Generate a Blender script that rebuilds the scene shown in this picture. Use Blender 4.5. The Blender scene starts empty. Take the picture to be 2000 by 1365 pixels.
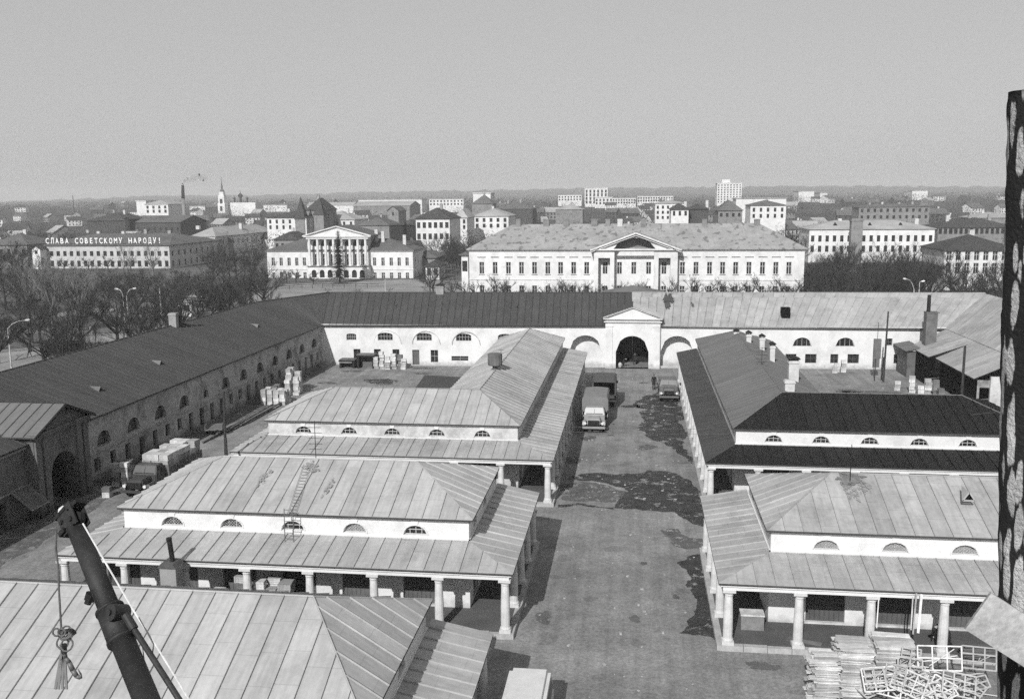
import bpy, bmesh, math, random
from mathutils import Vector, Matrix
random.seed(11)
V = Vector
sc = bpy.context.scene
COL = sc.collection

# ---------------------------------------------------------------- camera
CAM_H = 22.0
FPX = 1830.0
RT = V((0.99154595, 0.12946186, -0.00873218))
DN = V((0.01187429, -0.15754759, -0.98744))
FW = V((-0.12921155, 0.97898845, -0.15775295))
cd = bpy.data.cameras.new("camera"); cam = bpy.data.objects.new("camera", cd); COL.objects.link(cam)
cd.sensor_width = 36; cd.lens = 36 * FPX / 2000.0; cd.clip_end = 20000; cd.clip_start = 0.1
cam.matrix_world = Matrix(((RT.x, -DN.x, -FW.x, 0), (RT.y, -DN.y, -FW.y, 0), (RT.z, -DN.z, -FW.z, CAM_H), (0, 0, 0, 1)))
sc.camera = cam

# ---------------------------------------------------------------- world, sun, exposure
SUN_DIR = V((0.30, 1.42, -1.0)).normalized()      # direction the light travels
sun_el = math.asin(-SUN_DIR.z)
world = bpy.data.worlds.new("World"); sc.world = world; world.use_nodes = True
nt = world.node_tree; nt.nodes.clear()
out = nt.nodes.new("ShaderNodeOutputWorld"); bg = nt.nodes.new("ShaderNodeBackground")
sky = nt.nodes.new("ShaderNodeTexSky"); sky.sky_type = 'NISHITA'; sky.sun_disc = False
sky.sun_elevation = sun_el
sky.sun_rotation = math.atan2(-SUN_DIR.x, -SUN_DIR.y)
sky.air_density = 1.0; sky.dust_density = 2.0; sky.ozone_density = 1.0; sky.altitude = 100
bw = nt.nodes.new("ShaderNodeRGBToBW")
nt.links.new(sky.outputs[0], bw.inputs[0])
mix = nt.nodes.new("ShaderNodeMath"); mix.operation = 'MULTIPLY_ADD'; nt.links.new(bw.outputs[0], mix.inputs[0]); mix.inputs[1].default_value = 0.36; mix.inputs[2].default_value = 4.45   # thin high overcast evens the sky out
nt.links.new(mix.outputs[0], bg.inputs[0])
bg.inputs[1].default_value = 0.085
nt.links.new(bg.outputs[0], out.inputs[0])
sl = bpy.data.lights.new("sun", 'SUN'); sl.energy = 4.9; sl.angle = math.radians(0.5); sl.color = (1, 0.995, 0.985)
so = bpy.data.objects.new("sun", sl); COL.objects.link(so)
so.rotation_euler = SUN_DIR.to_track_quat('-Z', 'Y').to_euler(); so.location = (-30, -60, 80)
sc.view_settings.view_transform = 'Standard'; sc.view_settings.look = 'None'
sc.view_settings.exposure = 0.0; sc.view_settings.gamma = 1.0; sc.view_settings.use_curve_mapping = False
sc.cycles.max_bounces = 6; sc.cycles.volume_bounces = 0; sc.cycles.diffuse_bounces = 3
sc.cycles.transparent_max_bounces = 16; sc.cycles.volume_max_steps = 64
sc.cycles.use_denoising = False
sc.cycles.use_adaptive_sampling = True; sc.cycles.adaptive_threshold = 0.045; sc.cycles.adaptive_min_samples = 32; sc.cycles.sample_clamp_indirect = 2.0   # leaves a little grain, as on the film

# ---------------------------------------------------------------- surveying helpers: a sight line of the photograph met with a real plane
def ray(px, py): return RT * (px - 1000.0) + DN * (py - 682.5) + FW * FPX
def at(px, py, y): d = ray(px, py); return V((0, 0, CAM_H)) + d * (y / d.y)
def atx(px, py, x): d = ray(px, py); return V((0, 0, CAM_H)) + d * (x / d.x)
def gz(px, py, z=0.0): d = ray(px, py); return V((0, 0, CAM_H)) + d * ((z - CAM_H) / d.z)

# ---------------------------------------------------------------- materials
MATS = {}
def mat(name, base, var=0.18, scale=0.6, fine=8.0, rough=0.85, bump=0.0, spec=0.3, objvar=0.0, dirt=None, metal=0.0, streak=False, lap=0.0, grime=0.0, blotch=None, leaves=None, holes=None, speck=0.0, damp=0.0, tracks=0.0):
    if name in MATS: return MATS[name]
    m = bpy.data.materials.new(name); m.use_nodes = True; MATS[name] = m
    n = m.node_tree.nodes; L = m.node_tree.links
    b = n["Principled BSDF"]; b.inputs["Roughness"].default_value = rough; b.inputs["Metallic"].default_value = metal
    b.inputs["Specular IOR Level"].default_value = spec
    tc = n.new("ShaderNodeTexCoord")
    def noise(sc_, det=4, vec=None, rg=0.6):
        t = n.new("ShaderNodeTexNoise"); t.inputs["Scale"].default_value = sc_; t.inputs["Detail"].default_value = det
        t.inputs["Roughness"].default_value = rg
        L.new(vec if vec is not None else tc.outputs["Object"], t.inputs["Vector"]); return t.outputs["Fac"]
    def mth(op, a, b_=None, c=None, clamp=False):
        t = n.new("ShaderNodeMath"); t.operation = op; t.use_clamp = clamp
        for i, x in enumerate((a, b_, c)):
            if x is None: continue
            if isinstance(x, (int, float)): t.inputs[i].default_value = x
            else: L.new(x, t.inputs[i])
        return t.outputs[0]
    def ramp(v, a, b_, c=0.0, d=1.0):
        t = n.new("ShaderNodeMapRange"); L.new(v, t.inputs[0])
        for i, x in enumerate((a, b_, c, d)): t.inputs[i + 1].default_value = x
        return t.outputs[0]
    big = ramp(noise(scale, 6), 0.3, 0.7, 1 - var, 1 + var)
    fin = ramp(noise(fine, 6, rg=0.75), 0.3, 0.7, 1 - var * 0.9, 1 + var * 0.9)
    v = mth('MULTIPLY', big, fin)
    h = noise(fine * 1.5, 6)
    if streak or lap:
        mp = n.new("ShaderNodeMapping"); mp.inputs["Scale"].default_value = (5.0, 0.45, 1); L.new(tc.outputs["UV"], mp.inputs["Vector"])
        oi = n.new("ShaderNodeObjectInfo")
        ad = n.new("ShaderNodeVectorMath"); ad.operation = 'ADD'; L.new(mp.outputs[0], ad.inputs[0])
        cb = n.new("ShaderNodeCombineXYZ"); L.new(mth('MULTIPLY', oi.outputs["Random"], 40.0), cb.inputs[0]); L.new(mth('MULTIPLY', oi.outputs["Random"], 17.0), cb.inputs[1])
        L.new(cb.outputs[0], ad.inputs[1])
        st = ramp(noise(1.0, 5, ad.outputs[0]), 0.3, 0.72, 0.86, 1.12)
        v = mth('MULTIPLY', v, st)
        if lap:
            sx = n.new("ShaderNodeSeparateXYZ"); L.new(tc.outputs["UV"], sx.inputs[0])
            fr = mth('FRACT', mth('ADD', mth('DIVIDE', sx.outputs[1], 1.42), oi.outputs["Random"]))
            v = mth('MULTIPLY', v, ramp(mth('LESS_THAN', fr, 0.025), 0, 1, 1, 1 - lap))
            cell = n.new("ShaderNodeTexWhiteNoise"); cell.noise_dimensions = '1D'
            L.new(mth('ADD', mth('FLOOR', mth('ADD', mth('DIVIDE', sx.outputs[1], 1.42), oi.outputs["Random"])), mth('MULTIPLY', oi.outputs["Random"], 100.0)), cell.inputs["W"])
            v = mth('MULTIPLY', v, ramp(cell.outputs["Value"], 0, 1, 0.965, 1.03))
    if grime:      # patchy loss of whitewash, damp and soot with its own outline
        g = ramp(noise(0.45, 8, rg=0.7), 0.5, 0.62, 0, 1)
        v = mth('MULTIPLY', v, mth('SUBTRACT', 1.0, mth('MULTIPLY', g, grime)))
    if blotch:
        g = ramp(noise(blotch[0], 3, rg=0.5), blotch[1], blotch[1] + 0.04, 0, 1)
        v = mth('MULTIPLY', v, mth('SUBTRACT', 1.0, mth('MULTIPLY', g, blotch[2])))
    if objvar:
        oi2 = n.new("ShaderNodeObjectInfo")
        v = mth('MULTIPLY', v, ramp(oi2.outputs["Random"], 0, 1, 1 - objvar, 1 + objvar))
    v = mth('MULTIPLY', v, base)
    if leaves:     # peeling bark: long pale scales between dark cracks
        mp = n.new("ShaderNodeMapping"); mp.inputs["Scale"].default_value = leaves; L.new(tc.outputs["Object"], mp.inputs["Vector"])
        vo = n.new("ShaderNodeTexVoronoi"); vo.feature = 'F1'; vo.inputs["Scale"].default_value = 1.0
        wb = n.new("ShaderNodeTexNoise"); wb.inputs["Scale"].default_value = 1.4; wb.inputs["Detail"].default_value = 5; L.new(mp.outputs[0], wb.inputs["Vector"])
        mx = n.new("ShaderNodeVectorMath"); mx.operation = 'MULTIPLY_ADD'; L.new(wb.outputs["Color"], mx.inputs[0]); mx.inputs[1].default_value = (0.55, 0.55, 0.55); L.new(mp.outputs[0], mx.inputs[2])
        L.new(mx.outputs[0], vo.inputs["Vector"])
        k = ramp(mth('ADD', vo.outputs["Distance"], mth('MULTIPLY', mth('SUBTRACT', noise(14, 4), 0.5), 0.30)), 0.43, 0.50, 1, 0.04)
        v = mth('MULTIPLY', v, k)
    if damp:       # rising damp and splashed dirt at the foot of a wall
        sz = n.new("ShaderNodeSeparateXYZ"); L.new(tc.outputs["Object"], sz.inputs[0])
        zz = mth('ADD', sz.outputs[2], mth('MULTIPLY', mth('SUBTRACT', noise(1.6, 7, rg=0.75), 0.5), 2.2))
        v = mth('MULTIPLY', v, ramp(zz, 0.1, 0.75, 1 - damp, 1))
    if tracks:     # wheel tracks running along the alley
        mt = n.new("ShaderNodeMapping"); mt.inputs["Scale"].default_value = (1.5, 0.045, 1); L.new(tc.outputs["Object"], mt.inputs["Vector"])
        v = mth('MULTIPLY', v, ramp(noise(1.0, 4, mt.outputs[0], 0.6), 0.35, 0.65, 1 - tracks, 1 + tracks))
        v = mth('MULTIPLY', v, ramp(noise(0.22, 6, rg=0.75), 0.35, 0.65, 1 - tracks, 1 + tracks))
    if speck:      # gravel, grit and worn paving
        v = mth('MULTIPLY', v, ramp(noise(1.1, 9, rg=0.85), 0.35, 0.65, 1 - speck, 1 + speck)); v = mth('MULTIPLY', v, ramp(noise(5.5, 5, rg=0.8), 0.4, 0.6, 1 - speck, 1 + speck))
    if holes:
        al = ramp(noise(holes[0], 7, rg=0.75), holes[1], holes[1] + 0.05, 0, 1); L.new(al, b.inputs["Alpha"])
    v = mth('MAXIMUM', v, 0.004)
    L.new(v, b.inputs["Base Color"])
    if bump:
        bp = n.new("ShaderNodeBump"); bp.inputs["Strength"].default_value = bump; bp.inputs["Distance"].default_value = 0.03
        L.new(h, bp.inputs["Height"]); L.new(bp.outputs[0], b.inputs["Normal"])
    return m

m_ground = mat("town_ground", 0.085, 0.3, 0.03, 0.8, 0.95, blotch=(0.02, 0.55, 0.35))
m_court = mat("courtyard_asphalt", 0.195, 0.14, 0.22, 9.0, 0.93, 0.6, spec=0.15, speck=0.2, blotch=(0.55, 0.62, 0.25), tracks=0.13)
m_plaza = mat("pale_plaza", 0.22, 0.3, 0.12, 2.0, 0.95)
m_road = mat("town_road", 0.12, 0.2, 0.1, 3.0, 0.95)
m_wet = mat("wet_asphalt", 0.034, 0.5, 1.1, 5.0, 0.6, spec=0.25, holes=(0.8, 0.415))
m_damp_shade = mat("damp_and_shade_asphalt", 0.10, 0.3, 0.9, 9.0, 0.9, spec=0.1, holes=(1.3, 0.44))  # damp patches; also the painted shadow strip by the left wing
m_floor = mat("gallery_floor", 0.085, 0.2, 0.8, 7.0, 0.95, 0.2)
m_white = mat("white_plaster", 0.61, 0.09, 0.5, 5.0, 0.9, 0.15, grime=0.14, damp=0.4)
m_white_old = mat("old_whitewash", 0.50, 0.14, 0.4, 4.0, 0.9, 0.2, grime=0.3, damp=0.45)
m_dirty = mat("dirty_plaster", 0.32, 0.24, 0.35, 3.0, 0.92, 0.25, grime=0.5, damp=0.6)
m_gate_shade = mat("shade_dark_gate_plaster", 0.11, 0.3, 0.35, 3.0, 0.92, 0.25, grime=0.5, damp=0.6)  # darker copy of the dirty plaster: deep shade put into the colour
m_trim = mat("white_trim", 0.60, 0.06, 1.0, 9.0, 0.85)
m_column = mat("column_plaster", 0.52, 0.14, 1.5, 8.0, 0.9, 0.15, grime=0.2)
m_kerb = mat("kerb_stone", 0.34, 0.2, 1.2, 9.0, 0.95, 0.2)
m_roof = mat("galvanised_sheet", 0.35, 0.10, 0.3, 3.5, 0.62, 0.14, 0.35, objvar=0.10, streak=True, lap=0.16, grime=0.14)
m_roof_b = mat("worn_sheet", 0.325, 0.13, 0.35, 3.5, 0.65, 0.14, 0.35, objvar=0.11, streak=True, lap=0.2, grime=0.18)
m_roof_g = mat("grey_sheet", 0.135, 0.10, 0.3, 6.0, 0.75, 0.05, 0.2, objvar=0.06, streak=True, lap=0.14)
m_roof_d = mat("dark_sheet", 0.058, 0.10, 0.3, 5.0, 0.8, 0.05, 0.2, objvar=0.08, streak=True, lap=0.14)
m_roof_k = mat("black_painted_sheet", 0.014, 0.12, 0.3, 5.0, 0.7, 0.05, 0.15, objvar=0.12, streak=True, lap=0.2)
m_under = mat("roof_boards", 0.05, 0.2, 1, 8)
m_black = mat("black_iron_and_shade", 0.012, 0.3, 2, 20, 0.7)
m_dark = mat("interior_shade_and_dark_wood", 0.006, 0.3, 1, 6, 0.95, spec=0.05)  # near-black: shade of interiors put into the colour; shed planks wear it too
m_door = mat("grey_wood_door", 0.10, 0.25, 1.2, 14, 0.85, objvar=0.2)
m_glass = mat("window_glass", 0.016, 0.4, 1.5, 6, 0.25, spec=0.5, objvar=0.4)
m_glass2 = mat("pale_window_screen", 0.22, 0.2, 2.5, 22, 0.8)
m_frame = mat("painted_frame", 0.42, 0.1, 2, 20, 0.7)
m_brick = mat("sooty_brick", 0.12, 0.3, 1.2, 12, 0.95, 0.3)
m_greybrick = mat("grey_brick", 0.26, 0.25, 1.2, 9, 0.95, 0.3)
m_chim = mat("whitewashed_brick", 0.48, 0.18, 1.2, 9, 0.95, 0.2)
m_wood = mat("weathered_wood", 0.11, 0.3, 1.2, 16, 0.9, 0.2, objvar=0.2)
m_pale = mat("fresh_sawn_wood", 0.42, 0.25, 2, 20, 0.85, objvar=0.4)
m_card = mat("pale_crate", 0.42, 0.25, 2.5, 12, 0.85, objvar=0.38)
m_card2 = mat("grey_crate", 0.16, 0.25, 2.5, 12, 0.85, objvar=0.3)
m_bark = mat("bark", 0.035, 0.3, 1.5, 9, 0.95)
m_birch = mat("pale_bark", 0.16, 0.3, 1.5, 5, 0.95)
m_twig = mat("twigs", 0.034, 0.3, 0.3, 3, 0.95, objvar=0.25)
m_fir = mat("fir_needles", 0.02, 0.3, 0.6, 5, 0.95)
m_farwood = mat("far_wood", 0.045, 0.5, 0.006, 0.09, 0.95)
m_distree = mat("distant_tree_crowns", 0.034, 0.85, 0.05, 0.4, 0.95)
m_paint_d = mat("dark_truck_paint", 0.045, 0.15, 1.5, 14, 0.45, spec=0.5)
m_paint_l = mat("pale_truck_paint", 0.27, 0.12, 1.5, 14, 0.4, spec=0.5)
m_paint_g = mat("grey_truck_paint", 0.11, 0.15, 1.5, 14, 0.5, spec=0.5)
m_tarp = mat("canvas_tarp", 0.17, 0.12, 1.2, 12, 0.95, 0.2)
m_tarp_d = mat("dark_canvas_tarp", 0.075, 0.15, 1.2, 12, 0.95, 0.2)
m_tyre = mat("tyre_rubber", 0.015, 0.2, 3, 20, 0.9)
m_chrome = mat("lamp_glass", 0.6, 0.1, 4, 30, 0.25, spec=0.6)
m_cloth = mat("dark_cloth", 0.018, 0.2, 3, 30, 0.95)
m_cloth2 = mat("light_cloth", 0.32, 0.2, 3, 30, 0.95)
m_skin = mat("skin", 0.28, 0.1, 5, 30, 0.7)
m_hair = mat("hair", 0.015, 0.2, 5, 30, 0.8)
m_crane = mat("worn_crane_paint", 0.021, 0.45, 2.2, 18, 0.62, 0.25, 0.35)
m_rope = mat("steel_rope", 0.10, 0.3, 8, 40, 0.7)
m_rope_l = mat("bright_rope", 0.55, 0.2, 8, 40, 0.5)
m_pole = mat("grey_pole", 0.42, 0.15, 2, 14, 0.8)
m_bark_post = mat("peeling_bark", 0.40, 0.35, 4, 60, 0.9, 0.6, leaves=(36.0, 36.0, 6.5))
m_board = mat("pale_board", 0.36, 0.3, 5, 60, 0.85, 0.3, grime=0.3)
m_cw = mat("town_white_wall", 0.62, 0.1, 0.15, 1.5, 0.92, grime=0.15)
m_cg = mat("town_grey_wall", 0.20, 0.15, 0.12, 1.2, 0.92, grime=0.3)
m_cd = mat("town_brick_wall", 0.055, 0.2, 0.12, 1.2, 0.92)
m_cr = mat("town_grey_roof", 0.10, 0.2, 0.12, 1.2, 0.85)
m_crl = mat("town_pale_roof", 0.30, 0.2, 0.12, 1.2, 0.8)
m_crd = mat("town_dark_roof", 0.046, 0.2, 0.12, 1.2, 0.85)
m_crs = mat("spotted_sheet_roof", 0.25, 0.18, 0.25, 1.6, 0.8, blotch=(0.9, 0.58, 0.45), speck=0.12)
m_cwin = mat("town_window", 0.014, 0.3, 0.5, 4, 0.4, spec=0.4, objvar=0.5)
m_slog = mat("slogan_building_wall", 0.44, 0.12, 0.15, 1.5, 0.92, grime=0.25)
m_letters = mat("letter_board", 0.80, 0.03, 1, 4, 0.7)

# ---------------------------------------------------------------- mesh building
class MB:
    def __init__(s): s.v = []; s.f = []; s.m = []; s.uv = []; s.has_uv = False
    def poly(s, pts, m=0, uv=None):
        i = len(s.v); s.v += [tuple(p) for p in pts]; s.f.append(tuple(range(i, i + len(pts)))); s.m.append(m)
        if uv: s.has_uv = True
        s.uv.append(uv)
    def box(s, x0, y0, z0, x1, y1, z1, m=0):
        s.obox(V(((x0 + x1) / 2, (y0 + y1) / 2, (z0 + z1) / 2)), V((1, 0, 0)), V((0, 1, 0)), V((0, 0, 1)), abs(x1 - x0) / 2, abs(y1 - y0) / 2, abs(z1 - z0) / 2, m)
    def obox(s, c, ax, ay, az, hx, hy, hz, m=0):
        i = len(s.v); c = V(c)
        for sx, sy, sz in ((-1, -1, -1), (1, -1, -1), (1, 1, -1), (-1, 1, -1), (-1, -1, 1), (1, -1, 1), (1, 1, 1), (-1, 1, 1)):
            s.v.append(tuple(c + ax * (sx * hx) + ay * (sy * hy) + az * (sz * hz)))
        for q in ((0, 3, 2, 1), (4, 5, 6, 7), (0, 1, 5, 4), (1, 2, 6, 5), (2, 3, 7, 6), (3, 0, 4, 7)):
            s.f.append(tuple(i + k for k in q)); s.m.append(m); s.uv.append(None)
    def bar(s, p, q, w, h=None, m=0, up=V((0, 0, 1))):
        p = V(p); q = V(q); d = q - p; l = d.length
        if l < 1e-6: return
        d /= l; a = d.cross(up)
        if a.length < 1e-3: a = d.cross(V((1, 0, 0)))
        a.normalize(); b = a.cross(d); s.obox((p + q) / 2, d, a, b, l / 2, w / 2, (h or w) / 2, m)
    def tube(s, p, q, r0, r1, n=8, m=0, caps=True):
        p = V(p); q = V(q); d = (q - p)
        if d.length < 1e-6: return
        d.normalize(); a = d.cross(V((0, 0, 1)))
        if a.length < 1e-3: a = V((1, 0, 0))
        a.normalize(); b = d.cross(a); i = len(s.v)
        for c, r in ((p, r0), (q, r1)):
            for k in range(n):
                t = 2 * math.pi * k / n; s.v.append(tuple(c + a * (math.cos(t) * r) + b * (math.sin(t) * r)))
        for k in range(n):
            k2 = (k + 1) % n; s.f.append((i + k, i + k2, i + n + k2, i + n + k)); s.m.append(m); s.uv.append(None)
        if caps:
            s.f.append(tuple(i + k for k in reversed(range(n)))); s.m.append(m); s.uv.append(None)
            s.f.append(tuple(i + n + k for k in range(n))); s.m.append(m); s.uv.append(None)
    def path(s, pts, r, n=6, m=0):
        for a, b in zip(pts[:-1], pts[1:]): s.tube(a, b, r, r, n, m, True)
    def lathe(s, c, prof, n=12, m=0):
        c = V(c); i = len(s.v)
        for z, r in prof:
            for k in range(n):
                t = 2 * math.pi * k / n; s.v.append((c.x + math.cos(t) * r, c.y + math.sin(t) * r, c.z + z))
        for j in range(len(prof) - 1):
            for k in range(n):
                k2 = (k + 1) % n; s.f.append((i + j * n + k, i + j * n + k2, i + (j + 1) * n + k2, i + (j + 1) * n + k)); s.m.append(m); s.uv.append(None)
        s.f.append(tuple(i + (len(prof) - 1) * n + k for k in range(n))); s.m.append(m); s.uv.append(None)
    def prism(s, pts, ext, m=0):
        pts = [V(p) for p in pts]; ext = V(ext); q = [p + ext for p in pts]
        s.poly(pts, m); s.poly(list(reversed(q)), m)
        for k in range(len(pts)):
            k2 = (k + 1) % len(pts); s.poly([pts[k], q[k], q[k2], pts[k2]], m)
    def data(s, name, mats):
        me = bpy.data.meshes.new(name); me.from_pydata(s.v, [], s.f)
        for mm in (mats if isinstance(mats, (list, tuple)) else [mats]): me.materials.append(mm)
        me.polygons.foreach_set("material_index", s.m)
        if s.has_uv:
            uvl = me.uv_layers.new(name="UVMap"); k = 0
            for fi, f in enumerate(s.f):
                u = s.uv[fi]
                for j in range(len(f)):
                    uvl.data[k].uv = u[j] if u else (0.3, 0.3); k += 1
        me.update(); return me
    def build(s, name, mats, parent=None, smooth=False):
        me = s.data(name, mats)
        if smooth: me.polygons.foreach_set("use_smooth", [True] * len(me.polygons))
        return link(name, me, parent)

def base_of(o):
    p = o
    t = V((0, 0, 0))
    while p is not None: t += p.location; p = p.parent
    return t
def link(name, me, parent=None, loc=None):
    """A mesh given in world coordinates (or at loc) under its thing."""
    o = bpy.data.objects.new(name, me); COL.objects.link(o)
    if parent is not None:
        o.parent = parent; o.location = (V(loc) if loc is not None else V((0, 0, 0))) - base_of(parent)
    elif loc is not None: o.location = loc
    return o
def tag(o, label=None, cat=None, group=None, kind=None):
    if label: o['label'] = label
    if cat: o['category'] = cat
    if group: o['group'] = group
    if kind: o['kind'] = kind
    return o
def thing(name, label, cat, loc=(0, 0, 0), group=None, rz=0.0):
    o = bpy.data.objects.new(name, None); COL.objects.link(o); o.location = loc; o.rotation_euler = (0, 0, rz)
    o.empty_display_size = 0.2
    return tag(o, label, cat, group)
def copy_tree(o, parent=None):
    c = o.copy(); COL.objects.link(c)
    if parent is not None: c.parent = parent
    for ch in o.children: copy_tree(ch, c)
    return c
def place(proto, used, loc, rz=0.0, label=None, group=None, scale=1.0):
    o = proto if not used else copy_tree(proto)
    o.location = loc; o.rotation_euler = (0, 0, rz); o.scale = (scale,) * 3
    if label: o['label'] = label
    if group: o['group'] = group
    return o

# ---------------------------------------------------------------- walls with real openings
def arch_pts(w, a, n):
    return [(-w / 2 + w * k / n, a * math.sqrt(max(0, 1 - (2.0 * k / n - 1) ** 2))) for k in range(n + 1)] if a > 0 else [(-w / 2, 0), (w / 2, 0)]
def wall(mb, p0, p1, z0, z1, ops, depth=0.25, m=0, zt=None):
    """Wall face from p0 to p1 (outside is to the right of that direction) with openings (s, w, zb, zs, rise); jambs go inwards."""
    p0 = V((p0[0], p0[1], 0)); p1 = V((p1[0], p1[1], 0)); L = (p1 - p0).length; d = (p1 - p0) / L; nrm = V((d.y, -d.x, 0))
    P = lambda s_, z_, off=0.0: p0 + d * s_ + V((0, 0, z_)) - nrm * off
    br = {0.0, L}
    pr = []
    for (s_, w, zb, zs, a) in [o[:5] for o in ops]:
        ap = arch_pts(w, a, 8 if a > 0 else 1)
        pr.append((s_, w, zb, zs, a, ap))
        for x, _ in ap: br.add(round(s_ + x, 5))
    if zt: br.add(L / 2)
    br = sorted(x for x in br if -1e-6 <= x <= L + 1e-6)
    top = (lambda s_: z1 if not zt else z1 + (zt - z1) * (1 - abs(2 * s_ / L - 1)))
    for a, b in zip(br[:-1], br[1:]):
        if b - a < 1e-5: continue
        mid = (a + b) / 2; cur = [(z0, z0)]
        here = sorted([o for o in pr if o[0] - o[1] / 2 < mid < o[0] + o[1] / 2], key=lambda o: o[2])
        for (s_, w, zb, zs, rise, ap) in here:
            lo = cur[-1]
            if zb - min(lo) > 1e-4: mb.poly([P(a, lo[0]), P(b, lo[1]), P(b, zb), P(a, zb)], m)
            f = lambda x: zs + (rise * math.sqrt(max(0, 1 - (2 * (x - s_) / w) ** 2)) if rise > 0 else 0)
            cur.append((f(a), f(b)))
        lo = cur[-1]; mb.poly([P(a, lo[0]), P(b, lo[1]), P(b, top(b)), P(a, top(a))], m)
    for (s_, w, zb, zs, a, ap) in pr:
        o = [(s_ - w / 2, zb), (s_ + w / 2, zb)] + [(s_ + x, zs + y) for x, y in reversed(ap)]
        for k in range(len(o)):
            q0 = o[k]; q1 = o[(k + 1) % len(o)]
            if abs(q0[0] - q1[0]) + abs(q0[1] - q1[1]) < 1e-6: continue
            mb.poly([P(*q0), P(*q1), P(q1[0], q1[1], depth), P(q0[0], q0[1], depth)], m)
    return P
PANES = {}
def pane_mesh(w, hb, a, bars, name="window", gm=None, fm=None, lattice=False, bw_=0.05):
    """Window seen from outside: x across, z up from the sill, y inwards. Glass + glazing bars."""
    key = (round(w, 2), round(hb, 2), round(a, 2), bars, gm.name, lattice)
    if key in PANES: return PANES[key]
    g = MB(); f = MB(); n = 8
    ap = arch_pts(w, a, n)
    o = [(-w / 2, 0), (w / 2, 0)] + [(x, hb + y) for x, y in reversed(ap)] if hb > 0.01 else [(x, hb + y) for x, y in reversed(ap)]
    g.prism([(x, 0, z) for x, z in o], (0, 0.03, 0))
    for k in range(len(o)):
        q0, q1 = o[k], o[(k + 1) % len(o)]; f.bar((q0[0] * .98, -0.02, q0[1] * .99 + .005), (q1[0] * .98, -0.02, q1[1] * .99 + .005), bw_, bw_)
    top = lambda x: hb + (a * math.sqrt(max(0, 1 - (2 * x / w) ** 2)) if a > 0 else 0)
    for k in range(1, bars[0] + 1):
        x = -w / 2 + w * k / (bars[0] + 1); f.bar((x, -0.02, 0), (x, -0.02, top(x)), bw_ * .7, bw_ * .7)
    for k in range(1, bars[1] + 1):
        z = (hb + a) * k / (bars[1] + 1); hw = w / 2 if z <= hb or a == 0 else w / 2 * math.sqrt(max(0, 1 - ((z - hb) / a) ** 2))
        f.bar((-hw, -0.025, z), (hw, -0.025, z), bw_ * .7, bw_ * .7)
    if lattice:
        st = 0.16
        for sgn in (1, -1):
            x = -w
            while x < w:
                pts = []
                for t in range(0, 21):
                    z = (hb + a) * t / 20; xx = x + sgn * z + (0 if sgn > 0 else 0)
                    if abs(xx) < w / 2 and z < top(xx): pts.append((xx, z))
                if len(pts) > 1: f.bar((pts[0][0], -0.03, pts[0][1]), (pts[-1][0], -0.03, pts[-1][1]), 0.015, 0.015)
                x += st
    PANES[key] = (g.data("window", gm), f.data("frame", fm)); return PANES[key]
def put_window(parent, P, d, nrm, s_, zb, depth, meshes, name="window", split=True):
    g, f = meshes; loc = P(s_, zb, depth - 0.04); rz = math.atan2(d.y, d.x)
    o = bpy.data.objects.new(name, g); COL.objects.link(o); o.parent = parent; o.location = loc - base_of(parent); o.rotation_euler = (0, 0, rz)
    if f is not None:
        q = bpy.data.objects.new("frame", f); COL.objects.link(q); q.parent = o
    return o
def facade(parent, p0, p1, z0, z1, ops, mw, depth=0.25, zt=None, name="wall"):
    """ops: (s, w, zb, zs, rise, kind) kind: None = open, else (name, glass mat, frame mat, bars, lattice)"""
    mb = MB(); P = wall(mb, p0, p1, z0, z1, [o[:5] for o in ops], depth, 0, zt)
    w = mb.build(name, mw, parent)
    d = (V((p1[0], p1[1], 0)) - V((p0[0], p0[1], 0))).normalized(); nrm = V((d.y, -d.x, 0))
    for o in ops:
        if o[5]:
            k = o[5]; put_window(parent, P, d, nrm, o[0], o[2], depth, pane_mesh(o[1], o[3] - o[2], o[4], k[3], k[0], k[1], k[2], k[4]), k[0])
    return w, P, d, nrm

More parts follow.
